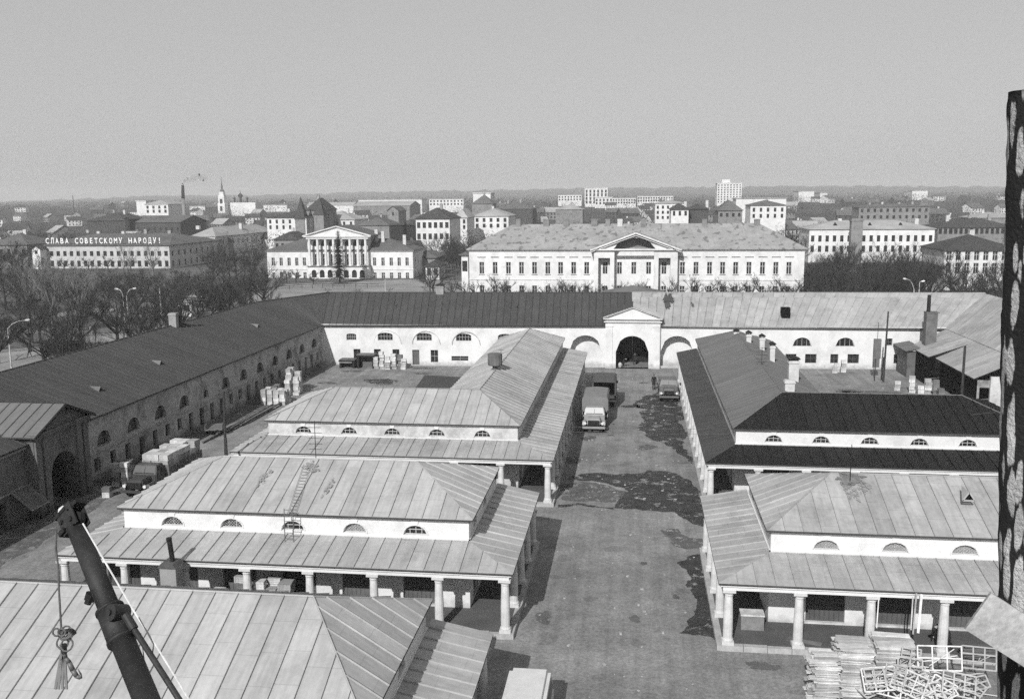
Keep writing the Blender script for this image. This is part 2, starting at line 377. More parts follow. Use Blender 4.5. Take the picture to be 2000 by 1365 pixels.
# ---------------------------------------------------------------- sheet-metal roofs laid panel by panel
def clip(poly, axis, lo, hi):
    def cut(pts, val, keep_greater):
        res = []
        for i in range(len(pts)):
            a, b = pts[i], pts[(i + 1) % len(pts)]; ia = (a[axis] >= val) == keep_greater or a[axis] == val; ib = (b[axis] >= val) == keep_greater or b[axis] == val
            if ia: res.append(a)
            if ia != ib:
                t = (val - a[axis]) / (b[axis] - a[axis]); res.append(tuple(a[k] + t * (b[k] - a[k]) for k in range(2)))
        return res
    r = cut(poly, lo, True)
    return cut(r, hi, False) if len(r) >= 3 else r
def panels(parent, pts, m, w=0.92, name="roof_panel", th=0.025, seam=0.07, as_one=False, seam_w=0.02):
    """pts: planar polygon, the first two points are the eave (left to right seen from outside)."""
    pts = [V(p) for p in pts]; e = (pts[1] - pts[0]); L = e.length; e.normalize()
    nrm = V((0, 0, 0))
    for i in range(len(pts)):
        nrm += (pts[i] - pts[0]).cross(pts[(i + 1) % len(pts)] - pts[0])
    nrm.normalize()
    if nrm.z < 0: nrm = -nrm
    up = nrm.cross(e)
    if up.z < 0: up = -up
    uv = [((p - pts[0]).dot(e), (p - pts[0]).dot(up)) for p in pts]
    umin = min(u for u, _ in uv); umax = max(u for u, _ in uv)
    n = max(1, round((umax - umin) / w)); w = (umax - umin) / n
    one = MB() if as_one else None
    for k in range(n):
        lo = umin + w * k; q = clip(uv, 0, lo + 0.011, lo + w - 0.011)
        if len(q) < 3: continue
        mb = one or MB(); dz = random.uniform(-0.004, 0.006)
        W = lambda u, v_, h: pts[0] + e * u + up * v_ + nrm * h
        top = [W(u, v_, th + dz) for u, v_ in q]; bot = [W(u, v_, 0.0) for u, v_ in q]
        ar = sum(q[i][0] * q[(i + 1) % len(q)][1] - q[(i + 1) % len(q)][0] * q[i][1] for i in range(len(q)))
        if abs(ar) < 0.02: continue
        mb.poly(top, 0, [(u, v_) for u, v_ in q])
        for i in range(len(q)):
            j = (i + 1) % len(q); mb.poly([bot[i], bot[j], top[j], top[i]], 0)
        vs = [v_ for u, v_ in q if u < lo + 0.02]
        if len(vs) >= 2 and max(vs) - min(vs) > 0.15:
            mb.bar(W(lo + 0.004, min(vs), th + seam / 2), W(lo + 0.004, max(vs), th + seam / 2), seam_w, seam, 0, nrm)
        if not one: mb.build(name, m, parent)
    if one: return one.build(name, m, parent)
def hip(x0, y0, x1, y1, z, zr, ax='x', ins=None):
    """Four faces of a hipped roof, eave points first. ax: direction of the ridge."""
    if ax == 'x':
        ym = (y0 + y1) / 2; i = ins if ins is not None else (y1 - y0) / 2
        A, B = V((x0 + i, ym, zr)), V((x1 - i, ym, zr))
        c = [V((x0, y0, z)), V((x1, y0, z)), V((x1, y1, z)), V((x0, y1, z))]
        return [[c[0], c[1], B, A], [c[1], c[2], B], [c[2], c[3], A, B], [c[3], c[0], A]]
    xm = (x0 + x1) / 2; i = ins if ins is not None else (x1 - x0) / 2
    A, B = V((xm, y0 + i, zr)), V((xm, y1 - i, zr))
    c = [V((x0, y0, z)), V((x1, y0, z)), V((x1, y1, z)), V((x0, y1, z))]
    return [[c[0], c[1], A], [c[1], c[2], B, A], [c[2], c[3], B], [c[3], c[0], A, B]]
def shell(parent, faces, m, name="roof", th=0.10):
    mb = MB()
    for f in faces: mb.poly([V(p) for p in f], 0); mb.poly([V(p) - V((0, 0, th)) for p in reversed(f)], 0)
    if faces:
        for f in faces:
            a, b = V(f[0]), V(f[1]); mb.poly([a, b, b - V((0, 0, th)), a - V((0, 0, th))], 0)
    return mb.build(name, m, parent)
def smooth(o):
    for p in o.data.polygons: p.use_smooth = True
    return o

# ================================================================ ground
def sheet(name, pts, z, m, kind='structure', label=None):
    mb = MB(); mb.poly([(p[0], p[1], z) for p in pts]); o = mb.build(name, m); tag(o, label, None, None, kind); return o
sheet("ground", [(-9000, -1200), (9000, -1200), (9000, 12000), (-9000, 12000)], -0.03, m_ground)
sheet("courtyard_pavement", [(-44, 5), (42, 5), (44, 128), (-4, 140), (-44, 123)], 0.0, m_court)
def blob(name, cx, cy, rx, ry, z, m, seed, n=44, jag=0.25, rot=0):
    r = random.Random(seed); ph = [r.uniform(0, 6.28) for _ in range(6)]; pts = []
    for k in range(n):
        t = 2 * math.pi * k / n
        q = 1 + jag * (0.5 * math.sin(2 * t + ph[0]) + 0.4 * math.sin(3 * t + ph[1]) + 0.35 * math.sin(5 * t + ph[2]) + 0.25 * math.sin(9 * t + ph[3]) + 0.2 * math.sin(15 * t + ph[4]) + 0.12 * r.uniform(-1, 1))
        x = math.cos(t) * rx * q; y = math.sin(t) * ry * q
        pts.append((cx + x * math.cos(rot) - y * math.sin(rot), cy + x * math.sin(rot) + y * math.cos(rot)))
    return sheet(name, pts, z, m)
def rough_poly(name, px, z, m, seed=1, amp=0.10, step=0.35):
    """Outline on the ground with a frayed edge."""
    r = random.Random(seed); w = [gz(a, b) for a, b in px]; pts = []
    def fr(a, b, lv):
        L = (b - a).length
        if L < .16 or lv > 7: return [a]
        n = V((-(b - a).y, (b - a).x, 0)); m_ = (a + b) / 2 + n * r.uniform(-.17, .17) * min(1, 4.0 / L) + (b - a) * r.uniform(-.12, .12)
        return fr(a, m_, lv + 1) + fr(m_, b, lv + 1)
    for i in range(len(w)): pts += [(q.x, q.y) for q in fr(w[i], w[(i + 1) % len(w)], 0)]
    return sheet(name, pts, z, m)
# water trickling down the alley and standing in its hollows
rough_poly("wet_patch", [(1262, 772), (1290, 766), (1318, 772), (1330, 800), (1338, 840), (1344, 880), (1350, 905), (1330, 888), (1306, 872), (1286, 862), (1262, 845), (1248, 832), (1252, 815), (1266, 800), (1243, 796), (1240, 786)], 0.004, m_wet, 3)
rough_poly("wet_patch", [(1108, 929), (1150, 924), (1200, 927), (1262, 918), (1300, 920), (1330, 930), (1352, 945), (1370, 985), (1382, 1020), (1372, 1028), (1346, 1018), (1318, 1000), (1270, 997), (1200, 992), (1205, 980), (1226, 958), (1190, 946), (1130, 938), (1108, 936)], 0.004, m_wet, 4)
rough_poly("wet_patch", [(1385, 1080), (1362, 1082), (1322, 1100), (1342, 1112), (1340, 1140), (1352, 1160), (1362, 1178), (1350, 1205), (1346, 1222), (1326, 1236), (1352, 1240), (1390, 1244), (1400, 1262), (1404, 1200), (1396, 1130)], 0.004, m_wet, 5)
rough_poly("damp_patch", [(1296, 1034), (1322, 1032), (1345, 1050), (1372, 1052), (1385, 1070), (1340, 1072), (1316, 1066), (1308, 1050)], 0.004, m_damp_shade, 6)
rough_poly("damp_patch", [(1090, 985), (1130, 982), (1200, 990), (1200, 995), (1150, 990), (1090, 990)], 0.004, m_wet, 7, 0.05)
rough_poly("damp_patch", [(1094, 945), (1130, 940), (1190, 948), (1224, 960), (1204, 980), (1150, 978), (1096, 976)], 0.005, m_damp_shade, 8)
rough_poly("damp_patch", [(1195, 792), (1250, 790), (1250, 796), (1195, 795)], 0.004, m_wet, 9, 0.03)
for i, (px, py, rx, ry) in enumerate(((1150, 856, 0.75, 0.9), (1195, 850, 0.35, 0.35), (1264, 873, 0.8, 0.9), (1122, 898, 0.9, 1.1), (1063, 1205, 0.5, 0.7), (1308, 1038, 0.5, 0.6), (1256, 748, .6, .5), (1240, 1208, .3, .4), (1257, 1100, .2, .3), (1320, 1165, .2, .3), (1490, 1300, .8, .4), (1620, 1290, .6, .4))):
    c = gz(px, py); blob("damp_patch", c.x, c.y, rx, ry, 0.006, m_damp_shade, 20 + i)
for i, (px, py, rx, ry) in enumerate(((745, 745, 2.0, 1.8), (825, 719, 1.6, .9), (825, 729, 1.2, .7), (690, 725, 1.5, .6), (640, 748, 1.2, .7), (1700, 766, 3.0, 1.0), (1655, 764, 1.4, 1.2))):
    c = gz(px, py); blob("damp_patch", c.x, c.y, rx, ry, 0.006, m_damp_shade if i != 0 else m_wet, 40 + i)
# dark strip along the left-hand wing: its cast shadow painted on the ground
rough_poly("painted_shadow_strip", [(0, 1110), (165, 1008), (216, 972), (390, 860), (504, 806), (640, 716), (612, 716), (480, 780), (300, 870), (150, 950), (-120, 1090)], 0.004, m_damp_shade, 10, 0.25, 0.8)
rl = random.Random(8); mb = MB()
for k in range(420):
    x, y = (rl.uniform(-5.3, 4.0), rl.uniform(38, 120)) if k < 230 else ((rl.uniform(-38, -8), rl.uniform(84, 120)) if k < 340 else (rl.uniform(16, 34), rl.uniform(84, 120)))
    s_ = rl.choice((.03, .04, .06, .09)); a = rl.uniform(0, 3); mb.obox(V((x, y, s_ * .3)), V((math.cos(a), math.sin(a), 0)), V((-math.sin(a), math.cos(a), 0)), V((0, 0, 1)), s_, s_ * .7, s_ * .3)
tag(mb.build("litter", m_kerb), "scattered stones and scraps on the courtyard paving", None, None, 'stuff')

# ================================================================ shop rows
Z_FL, Z_EAVE, Z_TOPC, Z_ROOF, Z_RIDGE = 0.28, 3.5, 4.05, 5.3, 6.95
def column_mesh():
    mb = MB()
    mb.box(-.29, -.29, 0, .29, .29, .16); mb.lathe((0, 0, .16), [(0, .27), (.06, .28), (.12, .25), (.16, .235), (1.2, .235), (2.35, .195), (2.38, .225), (2.42, .225), (2.45, .2), (2.5, .25), (2.56, .28)], 14)
    mb.box(-.31, -.31, 2.72, .31, .31, 2.84)
    me = mb.data("column", m_column); return me
COLUMN = column_mesh()
def add_column(t, x, y, z=Z_FL):
    return link("column", COLUMN, t, (x, y, z))
LUN = ("window", m_glass, m_frame, (3, 1), False)
LUNL = ("window", m_glass, m_frame, (1, 0), True)
LUNS = ("window", m_glass2, m_frame, (1, 0), True)
DOORMESH = {}
def door_mesh(w, h):
    k = (round(w, 2), round(h, 2))
    if k not in DOORMESH:
        mb = MB(); n = 8
        for i in range(n): mb.box(-w / 2 + w * i / n + .008, 0, 0, -w / 2 + w * (i + 1) / n - .008, .05 + .008 * (i % 2), h)
        mb.box(-w / 2, -.03, h * .28, w / 2, 0, h * .28 + .12); mb.box(-w / 2, -.03, h * .75, w / 2, 0, h * .75 + .12)
        DOORMESH[k] = mb.data("door", m_door)
    return DOORMESH[k]
def kerb_run(t, a, b, w=0.32, z0=0.0, z1=Z_FL, step=1.15):
    a = V((a[0], a[1], 0)); b = V((b[0], b[1], 0)); L = (b - a).length; n = max(1, round(L / step)); d = (b - a) / L; s_ = V((-d.y, d.x, 0))
    for k in range(n):
        mb = MB(); c = a + d * (L * (k + .5) / n) + s_ * (w / 2) + V((0, 0, (z0 + z1) / 2 + random.uniform(-.012, .008)))
        mb.obox(c, d, s_, V((0, 0, 1)), L / n / 2 - .012, w / 2 + random.uniform(-.01, .01), (z1 - z0) / 2)
        mb.build("kerb_stone", m_kerb, t)
def cornice(mb, a, b, z, out_, h=0.16, d=0.16):
    """profiled band on a wall running a->b, outside to the right"""
    a = V((a[0], a[1], 0)); b = V((b[0], b[1], 0)); dd = (b - a).normalized(); n = V((dd.y, -dd.x, 0)); L = (b - a).length
    mb.obox((a + b) / 2 + n * (d / 2) + V((0, 0, z + h * .7)), dd, n, V((0, 0, 1)), L / 2 + d, d / 2, h * .3)
    mb.obox((a + b) / 2 + n * (d / 4) + V((0, 0, z + h * .2)), dd, n, V((0, 0, 1)), L / 2 + d / 2, d / 4, h * .2)
def shop_inner(t, p0, p1, centres, ow, closed=(), wide=()):
    """shop fronts under the canopy"""
    d = (V((p1[0], p1[1], 0)) - V((p0[0], p0[1], 0))).normalized(); nrm = V((d.y, -d.x, 0))
    return d, nrm
def shop_row(label, x0, x1, y0, y1, wx0, wx1, wy0, wy1, mroof, cols_x, cols_yr, win_x, open_x, zr=Z_RIDGE, lun=None, side_r=True, side_l=True, ridge_ins=None, group=None, front_vis=True, doors=True):
    """A free-standing row: colonnaded canopy round an upper block with a hipped roof."""
    t = thing("shop_row", label, "market building", ((x0 + x1) / 2, (y0 + y1) / 2, 0))
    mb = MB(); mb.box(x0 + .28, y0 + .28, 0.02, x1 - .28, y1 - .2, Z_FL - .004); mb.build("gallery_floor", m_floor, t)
    kerb_run(t, (x0 + .12, y0 + .02), (x1 - .12, y0 + .02))
    if side_r: kerb_run(t, (x1 - .0, y0 + .02), (x1 - .0, y1 - .1))
    if side_l: kerb_run(t, (x0, y1 - .1), (x0, y0 + .02))
    # walls
    ops = []
    for i, x in enumerate(open_x): ops.append((x - wx0, 1.95, Z_FL + .1, 2.9, 0, None))
    for i, x in enumerate(win_x): ops.append((x - wx0, 1.3, 4.3, 4.3, 0.52, (lun[i % len(lun)] if lun else LUNL)))
    w, P, d, n = facade(t, (wx0, wy0), (wx1, wy0), Z_FL, Z_ROOF - .02, ops, m_white, 0.22)
    for x in open_x:
        if doors: link("door", door_mesh(1.95, 2.5), t, (x, wy0 + .2, Z_FL + .1))
    def side(xa, ya, xb, yb):
        L = math.hypot(xb - xa, yb - ya); o2 = []; k = 1.9
        while k < L - 1.2: o2.append((k, 1.7, Z_FL + .1, 2.8, 0, None)); o2.append((k, 1.2, 4.3, 4.3, .5, LUN)); k += 3.35
        w2, P2, d2, n2 = facade(t, (xa, ya), (xb, yb), Z_FL, Z_ROOF - .02, o2, m_white, 0.22)
        for q in o2[::2]:
            dm = link("door", door_mesh(1.7, 2.4), t); dm.location = P2(q[0], Z_FL + .1, .2) - base_of(t); dm.rotation_euler = (0, 0, math.atan2(d2.y, d2.x))
    side(wx1, wy0, wx1, wy1); side(wx0, wy1, wx0, wy0)
    mb = MB(); wall(mb, (wx1, wy1), (wx0, wy1), 0, Z_ROOF - .02, []); mb.build("wall", m_white_old, t)
    mb = MB()
    for a, b in (((wx0, wy0), (wx1, wy0)), ((wx1, wy0), (wx1, wy1)), ((wx0, wy1), (wx0, wy0))):
        cornice(mb, a, b, Z_ROOF - .2, 0, .17, .2); cornice(mb, a, b, Z_TOPC + .02, 0, .10, .07)
    mb.build("cornice", m_trim, t)
    # rustication grooves of the upper wall and keystones over the lunettes
    mb = MB()
    for x in win_x:
        mb.prism([(x - .13, wy0 - .05, 4.84), (x + .13, wy0 - .05, 4.84), (x + .2, wy0 - .05, 5.1), (x - .2, wy0 - .05, 5.1)], (0, .06, 0))
        for k in range(8):
            a1 = math.pi * k / 8; a2 = math.pi * (k + 1) / 8
            mb.bar((x + .68 * math.cos(a1), wy0 - .02, 4.3 + .56 * math.sin(a1)), (x + .68 * math.cos(a2), wy0 - .02, 4.3 + .56 * math.sin(a2)), .05, .06)
    tag(mb.build("window_surround", m_trim, t), kind='stuff')
    # canopy
    c = [(x0, y0), (x1, y0), (x1, y1), (x0, y1)]
    F = [V((x0, y0, Z_EAVE)), V((x1, y0, Z_EAVE)), V((wx1, wy0, Z_TOPC)), V((wx0, wy0, Z_TOPC))]
    faces = [F]
    if side_r: faces.append([V((x1, y0, Z_EAVE)), V((x1, y1, Z_EAVE)), V((wx1, y1, Z_TOPC)), V((wx1, wy0, Z_TOPC))])
    if side_l: faces.append([V((x0, y1, Z_EAVE)), V((x0, y0, Z_EAVE)), V((wx0, wy0, Z_TOPC)), V((wx0, y1, Z_TOPC))])
    s_ = shell(t, faces, m_under, "canopy")
    for f in faces: panels(s_, f, mroof)
    # architrave on the columns
    mb = MB(); zc = Z_FL + 2.84
    mb.box(x0 + .22, y0 + .12, zc, x1 - .22, y0 + .54, Z_EAVE - .11); mb.box(x0 + .1, y0 + .03, Z_EAVE - .17, x1 - .1, y0 + .12, Z_EAVE - .06)
    if side_r: mb.box(x1 - .54, y0 + .54, zc, x1 - .12, y1 - .1, Z_EAVE - .11)
    if side_l: mb.box(x0 + .12, y0 + .54, zc, x0 + .54, y1 - .1, Z_EAVE - .11)
    mb.build("architrave", m_trim, t)
    for x in cols_x: add_column(t, x, y0 + .36)
    for y in cols_yr:
        if side_r: add_column(t, x1 - .42, y)
        if side_l: add_column(t, x0 + .42, y)
    # upper roof
    o = .25; R = hip(wx0 - o, wy0 - o, wx1 + o, wy1 + o, Z_ROOF, zr, 'x', ridge_ins)
    s2 = shell(t, R, m_under, "roof")
    for f in R: panels(s2, f, mroof)
    mb = MB(); a, b = R[0][3], R[0][2]; mb.tube(a + V((0, 0, .05)), b + V((0, 0, .05)), .05, .05, 6)
    for q0, q1 in ((R[0][0], R[0][3]), (R[0][1], R[0][2]), (R[1][1], R[0][2]), (R[2][1], R[0][3])): mb.tube(q0 + V((0, 0, .04)), q1 + V((0, 0, .05)), .035, .035, 5)
    mb.build("ridge_cap", mroof, s2)
    return t, s2, s_
X1 = -5.88
b1_cols = [X1 - .45 - 3.42 * k for k in range(8)]
b1_win = [at(px, 1030, 47).x for px in (338, 453, 572, 693, 811)]
LN = [LUNL, ("window", m_glass, m_frame, (2, 0), True), LUN, LUNS, LUN]
b1_open = [(b1_cols[k] + b1_cols[k + 1]) / 2 + .15 for k in range(1, 7)]
B1, B1roof, B1can = shop_row("pale-roofed shop row with a ladder on its roof and an iron stove before its columns", X1 - 24.65, X1, 44.12, 57.4, -28.15, -8.6, 47.0, 56.4, m_roof, b1_cols, [44.48 + 3.1 * k for k in range(1, 5)], b1_win, b1_open, lun=LN, ridge_ins=4.1)
b0_cols = [X1 - .45 - 3.42 * k for k in range(8)]
B0, B0roof, B0can = shop_row("shop row behind the crane boom, seen only by its broad pale roof", X1 - 28.5, X1, 24.2, 37.6, -31.6, -8.6, 27.1, 36.5, m_roof, b0_cols, [24.6 + 3.1 * k for k in range(1, 5)], [-11, -14.4, -17.8, -21.2], [], lun=LN, ridge_ins=3.4, zr=7.42)
r1_cols = [4.3 + .45 + 3.36 * k for k in range(8)]
r1_win = [at(px, 1062, 47).x for px in (1615, 1750, 1887)] + [19.6, 22.9, 25.4]
r1_open = [(r1_cols[k] + r1_cols[k + 1]) / 2 + .1 for k in range(1, 7)]
R1, R1roof, R1can = shop_row("light sheet-roofed shop row right of the alley with stacked timber before its columns", 4.22, 4.22 + 24.5, 44.12, 57.5, 7.05, 26.4, 47.1, 56.4, m_roof_b, r1_cols, [44.48 + 3.1 * k for k in range(1, 5)], r1_win, r1_open, lun=[LUNS], ridge_ins=4.0)
# back colonnade side of the lowest row: end lunette of its right-hand wall is part of side()

def l_row(label, sg, xe, x_out, y0, wx, wx_out, wy0, y_mid_back, xr_in, y_far, mf, ms, mc, mcs, cols, win, opens, ridge_x, ridge_y, zr, name="shop_row"):
    """L-shaped row: front range along x, long range running back beside the alley. sg=+1: alley on its right (row left of the alley)."""
    t = thing(name, label, "market building", ((xe + x_out) / 2, (y0 + y_far) / 2, 0))
    a, b = min(xe, x_out), max(xe, x_out)
    mb = MB(); mb.box(a + .3, y0 + .28, .02, b - .3, y_mid_back - .2, Z_FL - .004)
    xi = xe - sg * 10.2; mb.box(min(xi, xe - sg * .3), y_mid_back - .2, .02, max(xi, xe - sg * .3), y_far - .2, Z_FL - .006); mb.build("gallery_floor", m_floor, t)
    kerb_run(t, (a + .12, y0 + .02), (b - .12, y0 + .02))
    if sg > 0: kerb_run(t, (xe, y0 + .02), (xe, y_far - .1))
    else: kerb_run(t, (xe, y_far - .1), (xe, y0 + .02))
    wa, wb = min(wx, wx_out), max(wx, wx_out)
    ops = [(x - wa, 1.95, Z_FL + .1, 2.9, 0, None) for x in opens] + [(x - wa, 1.3, 4.3, 4.3, .52, LUN) for x in win]
    facade(t, (wa, wy0), (wb, wy0), Z_FL, Z_ROOF - .02, ops, m_white_old if sg > 0 else m_white, .22)
    for x in opens: link("door", door_mesh(1.95, 2.5), t, (x, wy0 + .2, Z_FL + .1))
    L = y_far - .9 - wy0; so_ = []; k = 1.8
    while k < L - 1.5: so_.append((k, 1.7, Z_FL + .1, 2.8, 0, None)); k += 3.3
    p0, p1 = ((wx, wy0), (wx, y_far - .9)) if sg > 0 else ((wx, y_far - .9), (wx, wy0))
    w2, P2, d2, n2 = facade(t, p0, p1, Z_FL, Z_ROOF - .02, so_, m_white_old, .22)
    for q in so_:
        dm = link("door", door_mesh(1.7, 2.4), t); dm.location = P2(q[0], Z_FL + .1, .2) - base_of(t); dm.rotation_euler = (0, 0, math.atan2(d2.y, d2.x))
    # courtyard-side walls
    mb = MB()
    e = .25
    xin = xr_in + sg * e
    if sg > 0:
        wall(mb, (xin, y_far - .9), (xin, y_mid_back - e), 0, Z_ROOF - .02, []); wall(mb, (xin, y_mid_back - e), (wx_out, y_mid_back - e), 0, Z_ROOF - .02, []); wall(mb, (wx_out, y_mid_back - e), (wx_out, wy0), 0, Z_ROOF - .02, [])
        wall(mb, (wx, y_far - .9), (xin, y_far - .9), 0, Z_ROOF - .02, [])
    else:
        wall(mb, (xin, y_mid_back - e), (xin, y_far - .9), 0, Z_ROOF - .02, []); wall(mb, (wx_out, y_mid_back - e), (xin, y_mid_back - e), 0, Z_ROOF - .02, []); wall(mb, (wx_out, wy0), (wx_out, y_mid_back - e), 0, Z_ROOF - .02, [])
        wall(mb, (xin, y_far - .9), (wx, y_far - .9), 0, Z_ROOF - .02, [])
    mb.build("wall", m_white_old, t)
    mb = MB(); cornice(mb, (wa, wy0), (wb, wy0), Z_ROOF - .2, 0, .17, .2); cornice(mb, (wa, wy0), (wb, wy0), Z_TOPC + .02, 0, .1, .07); cornice(mb, p0, p1, Z_ROOF - .2, 0, .17, .2); mb.build("cornice", m_trim, t)
    mb = MB()
    for x in win:
        mb.prism([(x - .13, wy0 - .05, 4.84), (x + .13, wy0 - .05, 4.84), (x + .2, wy0 - .05, 5.1), (x - .2, wy0 - .05, 5.1)], (0, .06, 0))
    mb.build("window_surround", m_trim, t)
    E_, T_ = Z_EAVE, Z_TOPC
    fr = [V((a, y0, E_)), V((b, y0, E_)), V((wb, wy0, T_)), V((wa, wy0, T_))]
    if sg > 0:
        sd = [V((xe, y0, E_)), V((xe, y_far, E_)), V((wx, y_far, T_)), V((wx, wy0, T_))]
        ot = [V((x_out, y_mid_back, E_)), V((x_out, y0, E_)), V((wx_out, wy0, T_)), V((wx_out, y_mid_back, T_))]
    else:
        sd = [V((xe, y_far, E_)), V((xe, y0, E_)), V((wx, wy0, T_)), V((wx, y_far, T_))]
        ot = [V((x_out, y0, E_)), V((x_out, y_mid_back, E_)), V((wx_out, y_mid_back, T_)), V((wx_out, wy0, T_))]
    s_ = shell(t, [fr, sd, ot], m_under, "canopy")
    panels(s_, fr, mc); panels(s_, sd, mcs); panels(s_, ot, mc)
    mb = MB(); zc = Z_FL + 2.84
    mb.box(a + .22, y0 + .12, zc, b - .22, y0 + .54, E_ - .11); mb.box(a + .1, y0 + .03, E_ - .17, b - .1, y0 + .12, E_ - .06)
    mb.box(xe - sg * .54 if sg > 0 else xe + .12, y0 + .54, zc, xe - .12 if sg > 0 else xe + .54, y_far - .1, E_ - .11)
    mb.build("architrave", m_trim, t)
    for x in cols: add_column(t, x, y0 + .36)
    y = y0 + .36 + 3.3
    while y < y_far - .3: add_column(t, xe - sg * .42, y); y += 3.3
    ex, eo, ey = wx + sg * e, wx_out - sg * e, wy0 - e
    yr = ridge_y; hx = abs(ridge_x - ex)
    A = V((ridge_x, yr, zr)); Bp = V((wx_out + sg * 3.9, yr, zr)); Cc = V((ridge_x, y_far - .65 - hx, zr)); Z = Z_ROOF
    c1, c2, c3, c4, c5, c6 = V((ex, ey, Z)), V((ex, y_far - .65, Z)), V((xr_in, y_far - .65, Z)), V((xr_in, y_mid_back, Z)), V((eo, y_mid_back, Z)), V((eo, ey, Z))
    if sg > 0:
        fs = [([c6, c1, A, Bp], mf), ([c1, c2, Cc, A], ms), ([c2, c3, Cc], ms), ([c3, c4, A, Cc], ms), ([c4, c5, Bp, A], mf), ([c5, c6, Bp], mf)]
    else:
        fs = [([c1, c6, Bp, A], mf), ([c2, c1, A, Cc], ms), ([c3, c2, Cc], ms), ([c4, c3, Cc, A], ms), ([c5, c4, A, Bp], mf), ([c6, c5, Bp], mf)]
    s2 = shell(t, [f for f, _ in fs], m_under, "roof")
    for f, mm in fs: panels(s2, f, mm)
    mb = MB()
    for q0, q1 in ((Bp, A), (A, Cc), (c1, A), (c2, Cc), (c6, Bp)): mb.tube(q0 + V((0, 0, .05)), q1 + V((0, 0, .05)), .04, .04, 5)
    mb.build("ridge_cap", ms, s2)
    return t, s2, s_
b2_cols = [-5.65 - .45 - 3.42 * k for k in range(8)]
b2_win = [at(px, 845, 68).x for px in (593, 682, 766, 853, 942)]
B2, B2roof, B2can = l_row("L-shaped shop row left of the alley with a water tank on its long pale roof", 1, -5.65, -30.05, 65.0, -8.6, -28.15, 68.0, 77.9, -16.3, 113.3, m_roof, m_roof_b, m_roof_b, m_roof_b, b2_cols, b2_win, [(b2_cols[k] + b2_cols[k + 1]) / 2 for k in range(1, 7)], -12.25, 72.8, 6.95)
r2_cols = [5.1 + .42 + 3.27 * k for k in range(8)]
r2_win = [at(px, 862, 68.6).x for px in (1511, 1604, 1699, 1796, 1891)]
R2, R2roof, R2can = l_row("L-shaped shop row right of the alley with black front roof and white chimneys", -1, 5.1, 31.3, 65.4, 7.5, 28.7, 68.6, 79.2, 15.95, 113.5, m_roof_k, m_roof_g, m_roof_k, m_roof_d, r2_cols, r2_win, [(r2_cols[k] + r2_cols[k + 1]) / 2 for k in range(1, 7)], 11.5, 73.8, 6.95)

# chimneys, tank, vents on the roofs of the rows
def chimney(parent, x, y, z0, z1, w=.6, d=.6, m=m_chim, cap=m_black, capped=True):
    mb = MB(); mb.box(x - w / 2, y - d / 2, z0, x + w / 2, y + d / 2, z1, 0); mb.box(x - w / 2 - .06, y - d / 2 - .06, z1 - .22, x + w / 2 + .06, y + d / 2 + .06, z1 - .1, 0)
    if capped:
        mb.box(x - w / 2 - .08, y - d / 2 - .08, z1 + .12, x + w / 2 + .08, y + d / 2 + .08, z1 + .2, 1)
        mb.prism([(x - w / 2 - .1, y - d / 2 - .1, z1 + .2), (x + w / 2 + .1, y - d / 2 - .1, z1 + .2), (x, y - d / 2 - .1, z1 + .42)], (0, d + .2, 0), 1)
        for sx in (-1, 1):
            for sy in (-1, 1): mb.box(x + sx * w * .4 - .03, y + sy * d * .4 - .03, z1, x + sx * w * .4 + .03, y + sy * d * .4 + .03, z1 + .12, 1)
    return mb.build("chimney", [m, cap], parent)
for px, py, w, h in ((1438, 657, .5, .5), (1462, 671, .5, 1.0), (1488, 678, .5, 1.0), (1508, 701, .45, 1.3), (1549, 731, .85, 1.25)):
    p = gz(px, py, 6.6); chimney(R2roof, p.x, p.y, 5.6, 6.6 + h, w, w * .9)
p = gz(1541, 766, 6.6); chimney(R2roof, p.x, p.y, 5.8, 7.6, .75, .7, m_white_old, m_black, False)
mb = MB(); p = gz(967, 728, 6.6); mb.tube((p.x, p.y, 6.4), (p.x, p.y, 7.3), .28, .22, 10); mb.tube((p.x, p.y, 7.3), (p.x, p.y, 7.38), .62, .66, 14); mb.tube((p.x, p.y, 7.38), (p.x, p.y, 8.35), .66, .66, 14); mb.build("water_tank", m_brick, B2roof)
# dormer vents
def vent_dormer(parent, x, y, z, dirx=0, diry=-1, w=.55, m=None):
    d = V((dirx, diry, 0)).normalized(); s_ = V((-d.y, d.x, 0)); c = V((x, y, z)); mb = MB()
    a, b, t_ = c - s_ * w / 2, c + s_ * w / 2, c + V((0, 0, w * .75))
    back = -d * 1.2
    mb.poly([a, t_, t_ + back], 0); mb.poly([b, b + back * .1, t_ + back, t_], 0); mb.poly([a, a + back * .1, t_ + back], 0)
    mb.poly([a - d * .12, b - d * .12, t_ - d * .12], 1)
    mb.bar(a, t_, .07, .07, 0); mb.bar(b, t_, .07, .07, 0); mb.bar(a, b, .07, .07, 0)
    return mb.build("roof_vent", [m or m_roof, m_dark], parent)
p = atx(1892, 973, 0) if False else at(1892, 978, 48.9); vent_dormer(R1roof, p.x, p.y, p.z + .02, 0, -1, .6)
